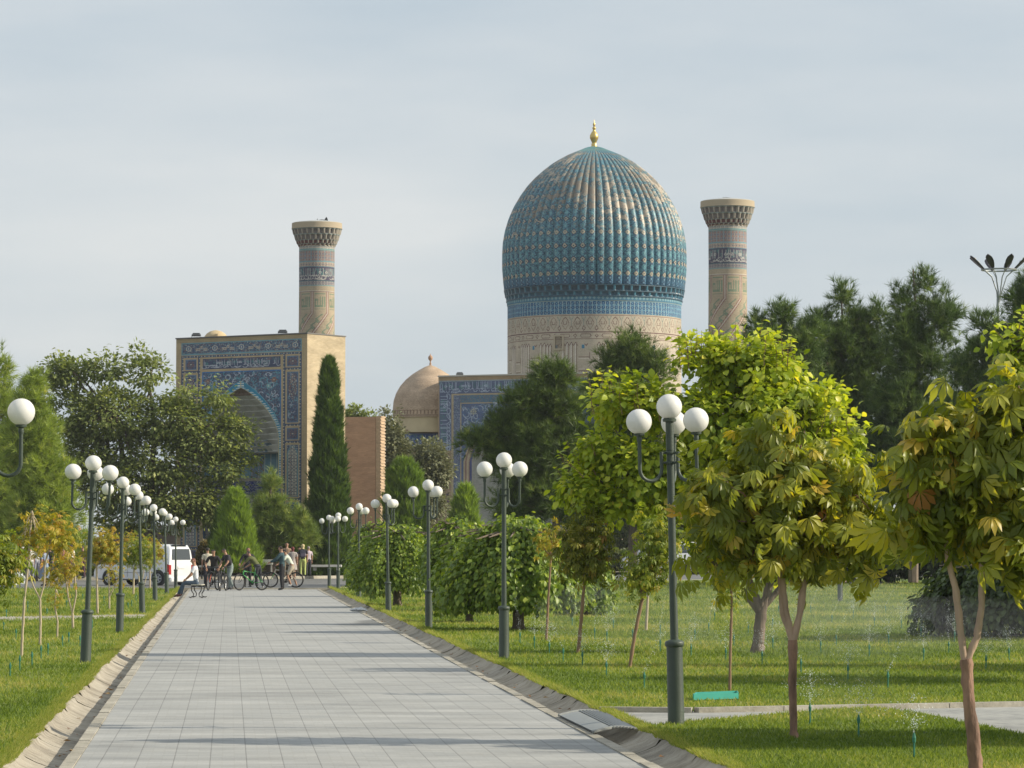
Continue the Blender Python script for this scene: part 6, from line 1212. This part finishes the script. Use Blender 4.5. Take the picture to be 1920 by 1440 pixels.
    mb.build('rear_window', m_glass, t)
    mb = MB(); mb.add([(f0 - .84, -hw * .80, .68 * H), (f0 - .84, hw * .80, .68 * H), (f0 - 1.23, hw * .72, .915 * H), (f0 - 1.23, -hw * .72, .915 * H)], [(0, 1, 2, 3)])
    for v in range(4): x, y, z = mb.v[v]; mb.v[v] = (x + .012, y, z + .012)
    mb.build('windscreen', m_glass, t)
    mb = MB(); mb.box((r0 - .03, 0, .27), (.14, Wd * .96, .20)); mb.build('rear_bumper', pm, t, bevel=.03)
    mb = MB(); mb.box((r0 - .02, 0, .44 * H), (.02, .50, .11)); p_ = mb.build('number_plate', mat('plate_white', (.7, .7, .68), .5), t)
    mb = MB(); mb.box((r0 + .10, 0, H * .985), (.22, Wd * .62, .02)); mb.build('rear_spoiler', m_trim, t)
    return t
# rear wheel seen at x=310, nose to the left and away
vb = G(262, 1096.5); van('minivan', 'white minivan parked on the road with its rear and dark rear window facing the path', (vb.x + .1, vb.y + .6, -.03), math.pi - R(33))
vb = G(-78, 1097); van('minivan', 'whitish vehicle cut by the left edge, mostly hidden by yellow leaves', (vb.x, vb.y + 2, -.03), math.pi - R(10), cat='van')
vb = P(1238, 1073, 222); van('minivan', 'white car glimpsed behind the mulberry and leaning saplings across the right lawn', (vb.x, vb.y, vb.z), math.pi - R(-8), H=1.95, Lg=4.9, wb=2.95, cat='car')

# ------------------------------------------------------------------ people (one skinned body, clothes as shells cut from it)
m_skin = mat('skin', (.42, .24, .16), .55, var=.06, scale=20, spec=.3)
BONES = [('pelvis', 'belly', .125, .115), ('belly', 'chest', .115, .145), ('chest', 'neck', .145, .055), ('neck', 'jaw', .052, .062), ('jaw', 'head', .070, .088), ('head', 'crown', .088, .070),
         ('chest', 'shoL', 0, .058), ('shoL', 'elbL', .055, .042), ('elbL', 'wriL', .040, .026), ('chest', 'shoR', 0, .058), ('shoR', 'elbR', .055, .042), ('elbR', 'wriR', .040, .026),
         ('pelvis', 'hipL', 0, .095), ('hipL', 'kneL', .092, .060), ('kneL', 'ankL', .056, .038), ('ankL', 'toeL', .042, .030), ('pelvis', 'hipR', 0, .095), ('hipR', 'kneR', .092, .060), ('kneR', 'ankR', .056, .038), ('ankR', 'toeR', .042, .030)]
def pose(hip=.93, lean=0, head=0, armL=None, armR=None, legL=None, legR=None, turn=0, twist=0):
    """facing +y; x to the right hand. arms: elbow and wrist; legs: knee and ankle (absolute)"""
    J = {}; J['pelvis'] = Vector((0, 0, hip)); d = Vector((0, math.sin(lean), math.cos(lean))); J['belly'] = J['pelvis'] + d * .16; J['chest'] = J['pelvis'] + d * .36; J['neck'] = J['pelvis'] + d * .53
    hd = Vector((0, math.sin(lean * .5 + head), math.cos(lean * .5 + head))); J['jaw'] = J['neck'] + hd * .09; J['head'] = J['neck'] + hd * .17; J['crown'] = J['neck'] + hd * .25
    for s, n in ((-1, 'L'), (1, 'R')):
        J['sho' + n] = J['pelvis'] + d * .465 + Vector((s * .185, 0, 0)); a = armL if n == 'L' else armR
        if a: J['elb' + n], J['wri' + n] = Vector(a[0]), Vector(a[1])
        else: J['elb' + n] = J['sho' + n] + Vector((s * .045, -.02, -.28)); J['wri' + n] = J['elb' + n] + Vector((0, .06, -.25))
        J['hip' + n] = J['pelvis'] + Vector((s * .095, 0, -.05)); l = legL if n == 'L' else legR
        if l: J['kne' + n], J['ank' + n] = Vector(l[0]), Vector(l[1])
        else: J['kne' + n] = Vector((s * .10, .02, hip * .53)); J['ank' + n] = Vector((s * .11, -.02, .08))
        J['toe' + n] = J['ank' + n] + Vector((s * .02, .15, -.04))
    return J
def person(label, loc, rz, J, shirt, pants, hair=(.02, .015, .012), sleeve=1, shorts=False, skirt=None, scale=1.0, group=None, longhair=False, shoes=(.03, .03, .03), fem=False, bald=False):
    t = thing('person', label, 'person', loc, rz, group, scale); me = bpy.data.meshes.new('sk'); names = list(J); rad = {}
    for a, b, ra, rb in BONES: rad[b] = rb; rad.setdefault(a, ra) if ra else None
    rad['pelvis'] = .125 if not fem else .13; rad['belly'] = .115 if not fem else .10; rad['chest'] = .140 if not fem else .125; rad['neck'] = .055
    me.from_pydata([tuple(J[n]) for n in names], [(names.index(a), names.index(b)) for a, b, _, _ in BONES], []); ob = bpy.data.objects.new('sk', me); C.objects.link(ob)
    md = ob.modifiers.new('s', 'SKIN'); sl = me.skin_vertices[0].data
    for i, n_ in enumerate(names): r_ = rad.get(n_, .05); fl = (.80 if n_ in ('belly', 'chest', 'pelvis') else 1); sl[i].radius = (r_ * (1.12 if fl < 1 else 1), r_ * fl); sl[i].use_root = (n_ == 'pelvis')
    md.use_smooth_shade = True; sb = ob.modifiers.new('b', 'SUBSURF'); sb.levels = sb.render_levels = 1
    dg = bpy.context.evaluated_depsgraph_get(); em = bpy.data.meshes.new_from_object(ob.evaluated_get(dg)); bpy.data.objects.remove(ob)
    n = len(em.vertices); co = np.zeros(n * 3); em.vertices.foreach_get('co', co); co = co.reshape(-1, 3); no_ = np.zeros(n * 3); em.vertices.foreach_get('normal', no_); no_ = no_.reshape(-1, 3); fc = [tuple(p.vertices) for p in em.polygons]
    cen = np.array([co[list(f)].mean(0) for f in fc]); A_ = np.array([J[a] for a, b, _, _ in BONES]); B_ = np.array([J[b] for a, b, _, _ in BONES]); ab = B_ - A_; tt = np.clip(((cen[:, None] - A_[None]) * ab[None]).sum(2) / (ab ** 2).sum(1)[None], 0, 1); dd = np.linalg.norm(cen[:, None] - (A_[None] + tt[..., None] * ab[None]), axis=2); bi = dd.argmin(1); bt = tt[np.arange(len(bi)), bi]
    def shell(nm, sel, off, col, rough=.85, **kw):
        fs = [fc[i] for i in np.nonzero(sel)[0]]; 
        if not fs: return
        us = sorted({v for f in fs for v in f}); mp_ = {v: i for i, v in enumerate(us)}; V = co[us] + no_[us] * off; mb = MB(); mb.add([tuple(v) for v in V], [tuple(mp_[v] for v in f) for f in fs]); mm = bpy.data.meshes.new(nm); mm.from_pydata(mb.v, [], mb.f); mm.polygons.foreach_set('use_smooth', [True] * len(mm.polygons)); mm.materials.append(mat('cloth_%d_%d_%d' % tuple(int(c * 255) for c in col), col, rough, var=.18, scale=14)); return link(nm, mm, t)
    B = lambda *q: np.isin(bi, q)
    arm = (B(7, 10) & (bt < .75 if sleeve == 1 else bt < 2)) | (B(8, 11) & (bt < .9) & (sleeve == 2)); shell('shirt', B(0, 1, 2, 6, 9) & ~(B(2) & (bt > .93)) & ~(B(0) & (bt < .15)) | arm, .014, shirt)
    if skirt is None: shell('shorts' if shorts else 'trousers', B(12, 13, 16, 17) & (bt < (.8 if shorts else 2)) | B(14, 18) & (bt < .93) & (not shorts) | B(0) & (bt < .4), .013, pants)
    else:
        mb = MB(); z0, z1 = J['pelvis'].z + .12, skirt; mb.lathe([(.125, z0), (.16, z0 - .15), (.20, (z0 + z1) / 2), (.24, z1)], 18); mb.build('skirt', mat('cloth_%d_%d_%d' % tuple(int(c * 255) for c in pants), pants, .85, var=.4, scale=30), t, smooth=True)
    shell('shoes', B(15, 19) | (B(14, 18) & (bt > .96)), .010, shoes, .5)
    hc = (J['head'] + J['crown']) / 2; hv = (J['crown'] - J['neck']).normalized(); fw = Vector((0, 1, 0)); fw = (fw - hv * fw.dot(hv)).normalized(); rel = cen - np.array(J['head']); up = rel @ np.array(hv); fr = rel @ np.array(fw)
    hs = B(4, 5) & ((up > .045) | ((fr < .015) & (up > -.05 if not longhair else fr < .02))) & ~((fr > .05) & (up < .055)) | (B(3) & longhair & (fr < 0))
    if not bald: shell('hair', hs, .016, hair, .7)
    # one continuous body: head details and hands joined into the same mesh
    mb = MB(); mb.add([tuple(v) for v in co], fc); sd = hv.cross(fw) * -1; H0 = J['head']; nz = H0 - hv * .005
    mb.add([tuple(nz + fw * .078 + hv * .03), tuple(nz + fw * .075 + sd * .014 - hv * .012), tuple(nz + fw * .075 - sd * .014 - hv * .012), tuple(nz + fw * .108 - hv * .008)], [(0, 1, 3), (1, 2, 3), (2, 0, 3)])
    for s in (-1, 1): mb.ball(tuple(H0 + sd * s * .088 + hv * .0), .022, 6, (.5, 1, 1.3))
    for n_ in 'LR':
        w_, e = J['wri' + n_], J['elb' + n_]; d = (w_ - e).normalized(); sx = d.cross(Vector((0, 0, 1))); sx = sx.normalized() if sx.length > .1 else Vector((0, 1, 0)); pn = sx.cross(d); s = 1 if n_ == 'R' else -1
        mb.tube([w_ - d * .01, w_ + d * .04, w_ + d * .085], [.022, .034, .030], 6)
        for q in range(4): o_ = sx * ((q - 1.5) * .018); L_ = (.060, .072, .066, .052)[q]; a = w_ + d * .08 + o_; mb.tube([a, a + d * L_ * .5 - pn * .006, a + d * L_ * .8 - pn * .028], [.009, .008, .006], 5)
        a = w_ + d * .03 + sx * .030 * s; mb.tube([a, a + d * .025 + sx * .022 * s - pn * .01, a + d * .05 + sx * .028 * s - pn * .02], [.011, .009, .007], 5)
    mm = bpy.data.meshes.new('body'); mm.from_pydata(mb.v, [], mb.f); mm.polygons.foreach_set('use_smooth', [True] * len(mm.polygons)); mm.materials.append(m_skin); link('body', mm, t)
    mb = MB(); 
    for s in (-1, 1): mb.ball(tuple(H0 + fw * .082 + sd * s * .030 + hv * .022), .010, 6)
    mb.build('eyes', mat('eye_dark', (.02, .015, .01), .3), t)
    mb = MB(); mb.box(tuple(H0 + fw * .082 - hv * .038), (.042, .012, .010)); mb.build('mouth', mat('lips', (.30, .12, .10), .6), t)
    bpy.data.meshes.remove(em); return t

# ------------------------------------------------------------------ bicycles (front wheel towards +x)
m_rub = mat('bike_tyre', (.02, .02, .02), .8); m_spoke = mat('spoke', (.5, .5, .5), .3, metal=.8); m_bblk = mat('bike_black', (.02, .02, .022), .4)
def bicycle(label, loc, rz, frame, fork=None, steer=0, tyre=None):
    t = thing('bicycle', label, 'bicycle', loc, rz, 'bicycles of the group at the end of the path'); fm = mat('bike_%d_%d_%d' % tuple(int(c * 255) for c in frame), frame, .35, coat=.4); fk = mat('bike_%d_%d_%d' % tuple(int(c * 255) for c in (fork or frame)), fork or frame, .35); r = .33; wx = .53
    def wheel(x, st):
        cs, sn = math.cos(st), math.sin(st); f = lambda a, q: Vector((x + q * math.cos(a) * cs, q * math.cos(a) * sn, r + q * math.sin(a))); mb = MB(); mb.tube([f(i * .2618, r - .024) for i in range(24)], .026, 8, closed=True); w_ = mb.build('wheel', tyre or m_rub, t, smooth=True)
        mb = MB(); mb.tube([f(i * .2618, r - .05) for i in range(24)], .010, 6, closed=True); mb.build('rim', m_bblk, w_)
        mb = MB()
        for i in range(16): mb.tube([f(i * .3927, .02), f(i * .3927, r - .05)], .0022, 3, False)
        mb.tube([Vector((x, 0, r)) + Vector((-sn, cs, 0)) * -.05, Vector((x, 0, r)) + Vector((-sn, cs, 0)) * .05], .022, 8); mb.build('spokes', m_spoke, w_)
    wheel(-wx, 0); wheel(wx, steer)
    hd, ht, bb, stt = Vector((.36, 0, .62)), Vector((.31, 0, .78)), Vector((-.10, 0, .29)), Vector((-.22, 0, .78)); rh = Vector((-wx, 0, r)); mb = MB()
    for a, b_, q in ((ht, hd, .022), (hd, bb, .022), (ht - Vector((-.005, 0, .03)), stt - Vector((0, 0, .10)), .018), (bb, stt, .017)): mb.tube([a, b_], q, 8)
    for s in (-.05, .05): mb.tube([bb + Vector((-.03, s * .5, 0)), rh + Vector((0, s, 0))], .010, 6); mb.tube([stt - Vector((0, -s * .4, .12)), rh + Vector((0, s, 0))], .009, 6)
    mb.build('frame', fm, t, smooth=True); mb = MB(); cs, sn = math.cos(steer), math.sin(steer)
    for s in (-.055, .055): o = Vector((-sn * s, cs * s, 0)); mb.tube([hd + o, Vector((wx, 0, r)) + o], .013, 6)
    mb.build('fork', fk, t, smooth=True); mb = MB(); tp = ht + Vector((-.02, 0, .10)); side = Vector((-sn, cs, 0)); mb.tube([ht, tp, tp + Vector((cs, sn, 0)) * .07], .014, 6); q = tp + Vector((cs, sn, 0)) * .07; mb.tube([q - side * .31 + Vector((-.04, 0, .02)), q - side * .12, q + side * .12, q + side * .31 + Vector((-.04, 0, .02))], .012, 6); h = mb.build('handlebar', m_bblk, t)
    mb = MB()
    for s in (-1, 1): mb.tube([q + side * .22 * s + Vector((-.03, 0, .013)), q + side * .32 * s + Vector((-.04, 0, .02))], .017, 6)
    mb.build('grips', m_rub, h)
    mb = MB(); mb.tube([stt - Vector((0, 0, .02)), stt + Vector((-.02, 0, .12))], .012, 6); sp = mb.build('seat_post', m_spoke, t); mb = MB(); mb.prism([(-.15, -.07), (-.10, -.085), (.0, -.04), (.13, -.02), (.13, .02), (0, .04), (-.10, .085), (-.15, .07)], .91, .95, 'z'); s_ = mb.build('saddle', m_bblk, t, bevel=.01); s_.location = (-.24, 0, 0)
    mb = MB(); mb.lathe([(.02, -.004), (.09, -.004), (.09, .004), (.02, .004)], 18); c = mb.build('chainring', m_bblk, t); c.rotation_euler = (math.pi / 2, 0, 0); c.location = (-.10, -.06, .29)
    mb = MB(); mb.tube([bb + Vector((0, -.07, 0)), bb + Vector((.09, -.08, -.14))], .010, 5); mb.tube([bb + Vector((0, .07, 0)), bb + Vector((-.09, .08, .14))], .010, 5); mb.box(bb + Vector((.09, -.12, -.14)), (.09, .07, .02)); mb.box(bb + Vector((-.09, .12, .14)), (.09, .07, .02)); mb.build('pedals', m_bblk, t)
    return t
def gz(x, y): p = G(x, y); p.z = .0; return p
# standing man in teal with his back half turned, holding a bicycle's handlebar to his left
person('young man standing in a dark teal sweater and black trousers, seen from the side', gz(529, 1107), R(82), pose(.95, .06, .25, armL=((-.24, .20, 1.22), (-.20, .44, 1.10)), armR=((.26, .20, 1.20), (.20, .46, 1.10))), (.035, .075, .09), (.012, .012, .016), (.03, .018, .012), sleeve=2, scale=1.0)
bicycle('pale framed bicycle seen side on behind the man in teal', gz(531, 1102), R(178), (.55, .50, .40), (.10, .35, .12), 0)
person('cyclist in a pale shirt and beige shorts astride the pale bicycle', gz(548, 1102), R(95), pose(.94, .55, .1, armL=((-.25, .42, 1.16), (-.22, .62, 1.02)), armR=((.25, .42, 1.16), (.22, .62, 1.02)), legL=((-.14, .22, .52), (-.12, .05, .12)), legR=((.14, -.05, .50), (.18, -.20, .09))), (.62, .66, .55), (.42, .36, .27), shorts=True, scale=.97, shoes=(.6, .6, .6))
# green bicycle and its rider
bicycle('black and bright green mountain bicycle in the middle of the group', gz(470, 1107), R(180 + 38), (.03, .30, .05), (.02, .02, .022), .25)
person('man in an olive tee leaning down over the green bicycle handlebar', gz(484, 1104), R(68), pose(.95, .80, .05, armL=((-.26, .52, 1.05), (-.16, .72, .88)), armR=((.26, .50, 1.00), (.18, .72, .86)), legL=((-.12, .04, .50), (-.12, -.02, .08)), legR=((.13, -.02, .50), (.15, -.16, .08))), (.10, .11, .035), (.02, .022, .03), scale=.98, shoes=(.55, .55, .55))
person('man in a black long sleeved top facing the camera behind the green bicycle', gz(464, 1101), R(200), pose(.95, .18, 0, armL=((-.34, .10, 1.16), (-.40, .30, 1.00)), armR=((.33, .08, 1.16), (.42, .26, 1.02))), (.018, .018, .02), (.02, .02, .025), sleeve=2, scale=.97)
bicycle('black bicycle seen end on in front of the man in grey trousers', gz(418, 1108), R(262), (.02, .02, .022), None, .1)
person('man in a dark tee and grey trousers bending to his handlebar', gz(432, 1107), R(125), pose(.96, .42, .35, armL=((-.27, .28, 1.12), (-.20, .45, .92)), armR=((.27, .26, 1.12), (.22, .44, .92)), legL=((-.22, .18, .55), (-.32, .06, .10)), legR=((.12, .0, .52), (.14, -.04, .08))), (.028, .025, .03), (.20, .24, .23), scale=.97)
bicycle('bicycle with orange red fork seen from the front, leftmost of the group', gz(399, 1107), R(255), (.02, .02, .022), (.55, .14, .08), .15)
person('man in a black tee straddling the bicycle with the orange red fork', gz(402, 1105), R(175), pose(.92, .50, .1, armL=((-.33, .26, 1.04), (-.26, .42, .86)), armR=((.33, .26, 1.04), (.26, .42, .86)), legL=((-.22, .12, .50), (-.20, -.02, .10)), legR=((.30, .05, .52), (.38, -.06, .12))), (.02, .018, .02), (.015, .015, .018), scale=.97)
person('person in a cream shirt seen from behind between the van and the cyclists', gz(389, 1101), R(10), pose(.94, .02, .0), (.55, .50, .38), (.03, .03, .04), scale=.97)
FP = .12
def fp(x, D): p = P(x, 1030, D); p.z = FP; return p
person('woman with dark red hair in a floral grey dress, behind the pale shirted cyclist', fp(549, 172), R(10), pose(.92, .05), (.34, .30, .28), (.34, .30, .28), (.12, .02, .02), skirt=.50, fem=True, longhair=True, scale=.94)
person('man in a brown patterned shirt facing the path, behind the woman in the floral dress', fp(538, 182), R(185), pose(.95), (.30, .20, .13), (.25, .20, .14), (.04, .025, .02), scale=1.05)
wb_ = person('blond woman seen from behind in a black top and light green trousers', fp(568, 188), R(5), pose(.94, .03), (.02, .018, .02), (.45, .50, .16), (.60, .48, .26), fem=True, longhair=True, scale=1.02)
t = thing('backpack', 'grey backpack worn by the blond woman in light green trousers', 'backpack', fp(568, 187.86) + Vector((0, -.06, 1.10))); mb = MB(); mb.box((0, 0, .15), (.30, .15, .40)); mb.build('pack_body', mat('pack_grey', (.10, .10, .13), .8, var=.2, scale=20), t, bevel=.04); mb = MB(); mb.box((0, -.09, .08), (.22, .05, .18)); mb.build('front_pocket', mat('pack_grey2', (.16, .14, .18), .8), t, bevel=.02)
person('person in a pale printed top just right of the blond woman', fp(578.5, 190), R(30), pose(.93), (.50, .42, .46), (.03, .03, .04), (.25, .22, .2), scale=.96)
person('person in dark top and tan trousers left of the blond woman', fp(561.5, 191), R(160), pose(.93), (.03, .03, .05), (.42, .33, .22), (.03, .02, .02), scale=.93)
# left crowd
cr_ = [(44, 150, 90, (.05, .03, .05), (.04, .03, .04), 1.0, 'stands at the very left in dark clothes with a pale headscarf'), (58, 168, 40, (.60, .58, .55), (.25, .25, .25), .96, 'in a whitish shirt beside the darkly dressed one'), (69, 172, 200, (.70, .70, .70), (.3, .3, .35), .98, 'in a bright white shirt in the left crowd'), (84, 150, 60, (.25, .30, .40), (.22, .28, .38), .98, 'in a long pale blue dress in the left crowd'), (95, 166, 150, (.03, .03, .04), (.03, .03, .03), .95, 'in black between the pale blue dress and the yellow saplings'),
       (118, 170, 220, (.35, .16, .12), (.10, .06, .06), .97, 'in a rust top in the left crowd'), (134, 172, 60, (.70, .68, .62), (.16, .09, .08), 1.0, 'in a cream top with a dark skirt in the left crowd'), (142, 180, 190, (.30, .12, .14), (.12, .08, .08), .96, 'in a dusky pink top just left of the nearest lamp'), (158, 176, 100, (.03, .02, .05), (.10, .05, .06), .97, 'in a black top partly behind the nearest left lamp')]
for i, (x, D, rz, sh, pn, s, lb) in enumerate(cr_):
    sk = .35 if i in (3, 6) else None; p = fp(x, D) if D > 160 else gz(x, 1030 + 1.6 * F / D)
    person('person ' + lb, p, R(rz), pose(.93, .05 + .05 * (i % 3)), sh, pn, (.55, .55, .55) if i == 0 else (.03, .02, .015), fem=i % 2 == 0, skirt=sk, scale=s, group='people in the left crowd')
# bench and the woman sitting on it
bp_ = gz(369, 1121)
def bench():
    t = thing('park_bench', 'backless bench with curled black iron legs and pale slats beside the left gutter', 'bench', bp_, R(0)); m_i = mat('cast_iron', (.02, .02, .022), .5); k = .155
    for i, x in enumerate((-.13, -.04, .05, .14)): mb = MB(); mb.box((x, .35, .43), (.075, 1.25, .03)); mb.build('slat', mat('bench_wood', (.42, .40, .33), .7, var=.15, scale=8), t)
    for y in (-.18, .88):
        for s in (-1, 1):
            mb = MB(); mb.tube([(s * .02, y, .40), (s * .17, y, .36), (s * .155, y, .24), (s * .09, y, .14), (s * .10, y, .05), (s * .20, y, .015), (s * .25, y, .04)], [.018, .02, .02, .018, .018, .018, .014], 7); mb.build('leg', m_i, t, smooth=True)
        mb = MB(); mb.box((0, y, .40), (.34, .04, .03)); mb.build('rail', m_i, t)
bench()
person('woman with auburn hair sitting on the bench in a white tee and blue jeans', bp_ + Vector((-.02, .05, 0)), R(90), pose(.53, .12, .22, armL=((-.22, .16, .78), (-.14, .34, .62)), armR=((.22, .16, .78), (.14, .34, .62)), legL=((-.09, .42, .50), (-.08, .50, .10)), legR=((.09, .42, .50), (.10, .62, .09))), (.68, .69, .72), (.06, .09, .13), (.14, .05, .03), fem=True, shoes=(.10, .03, .03))
t = thing('shoulder_bag', 'small black bag with strap on the back of the seated woman', 'bag', bp_ + Vector((.14, .05, .66))); mb = MB(); mb.box((.02, 0, .02), (.05, .16, .12)); mb.build('pouch', m_bblk, t, bevel=.012); mb = MB(); mb.tube([(.02, -.06, .05), (-.0, -.10, .28), (-.10, -.12, .40)], .008, 5); mb.build('strap', m_bblk, t)
LM = dict()

# thin evening haze over the whole park
mb = MB(); mb.box((0, 170, 21), (760, 420, 46)); hz = mb.build('haze', None) if False else None
me = bpy.data.meshes.new('haze'); me.from_pydata(mb.v, [], mb.f); me.update(); hm = bpy.data.materials.new('haze_air'); hm.use_nodes = True; t = hm.node_tree; t.nodes.clear()
o = N(t, 'ShaderNodeOutputMaterial'); pv = N(t, 'ShaderNodeVolumePrincipled'); pv.inputs['Color'].default_value = (.86, .90, .95, 1); pv.inputs['Density'].default_value = .00013; t.links.new(pv.outputs[0], o.inputs['Volume']); me.materials.append(hm); h = link('haze', me); h['kind'] = 'stuff'

mm_ = bpy.data.materials.new('mist_air'); mm_.use_nodes = True; t = mm_.node_tree; t.nodes.clear(); o = N(t, 'ShaderNodeOutputMaterial'); pv = N(t, 'ShaderNodeVolumePrincipled'); pv.inputs['Color'].default_value = (.92, .95, 1, 1); pv.inputs['Density'].default_value = .0065; t.links.new(pv.outputs[0], o.inputs['Volume'])
mb = MB()
for px, py, rx, ry, rz in ((1170, 1200, 1.6, 6, .62), (1330, 1215, 2.2, 6, .60), (1560, 1240, 1.7, 5, .70), (1640, 1185, 2.6, 7, .55), (1800, 1220, 1.6, 5, .5), (1590, 1365, .45, .9, .5)):
    c = G(px, py); mb.ball((c.x, c.y, rz * .75), 1, 20, (rx, ry, rz))
me = bpy.data.meshes.new('sprinkler_mist'); me.from_pydata(mb.v, [], mb.f); me.update(); me.materials.append(mm_); h = link('sprinkler_mist', me); h['kind'] = 'stuff'
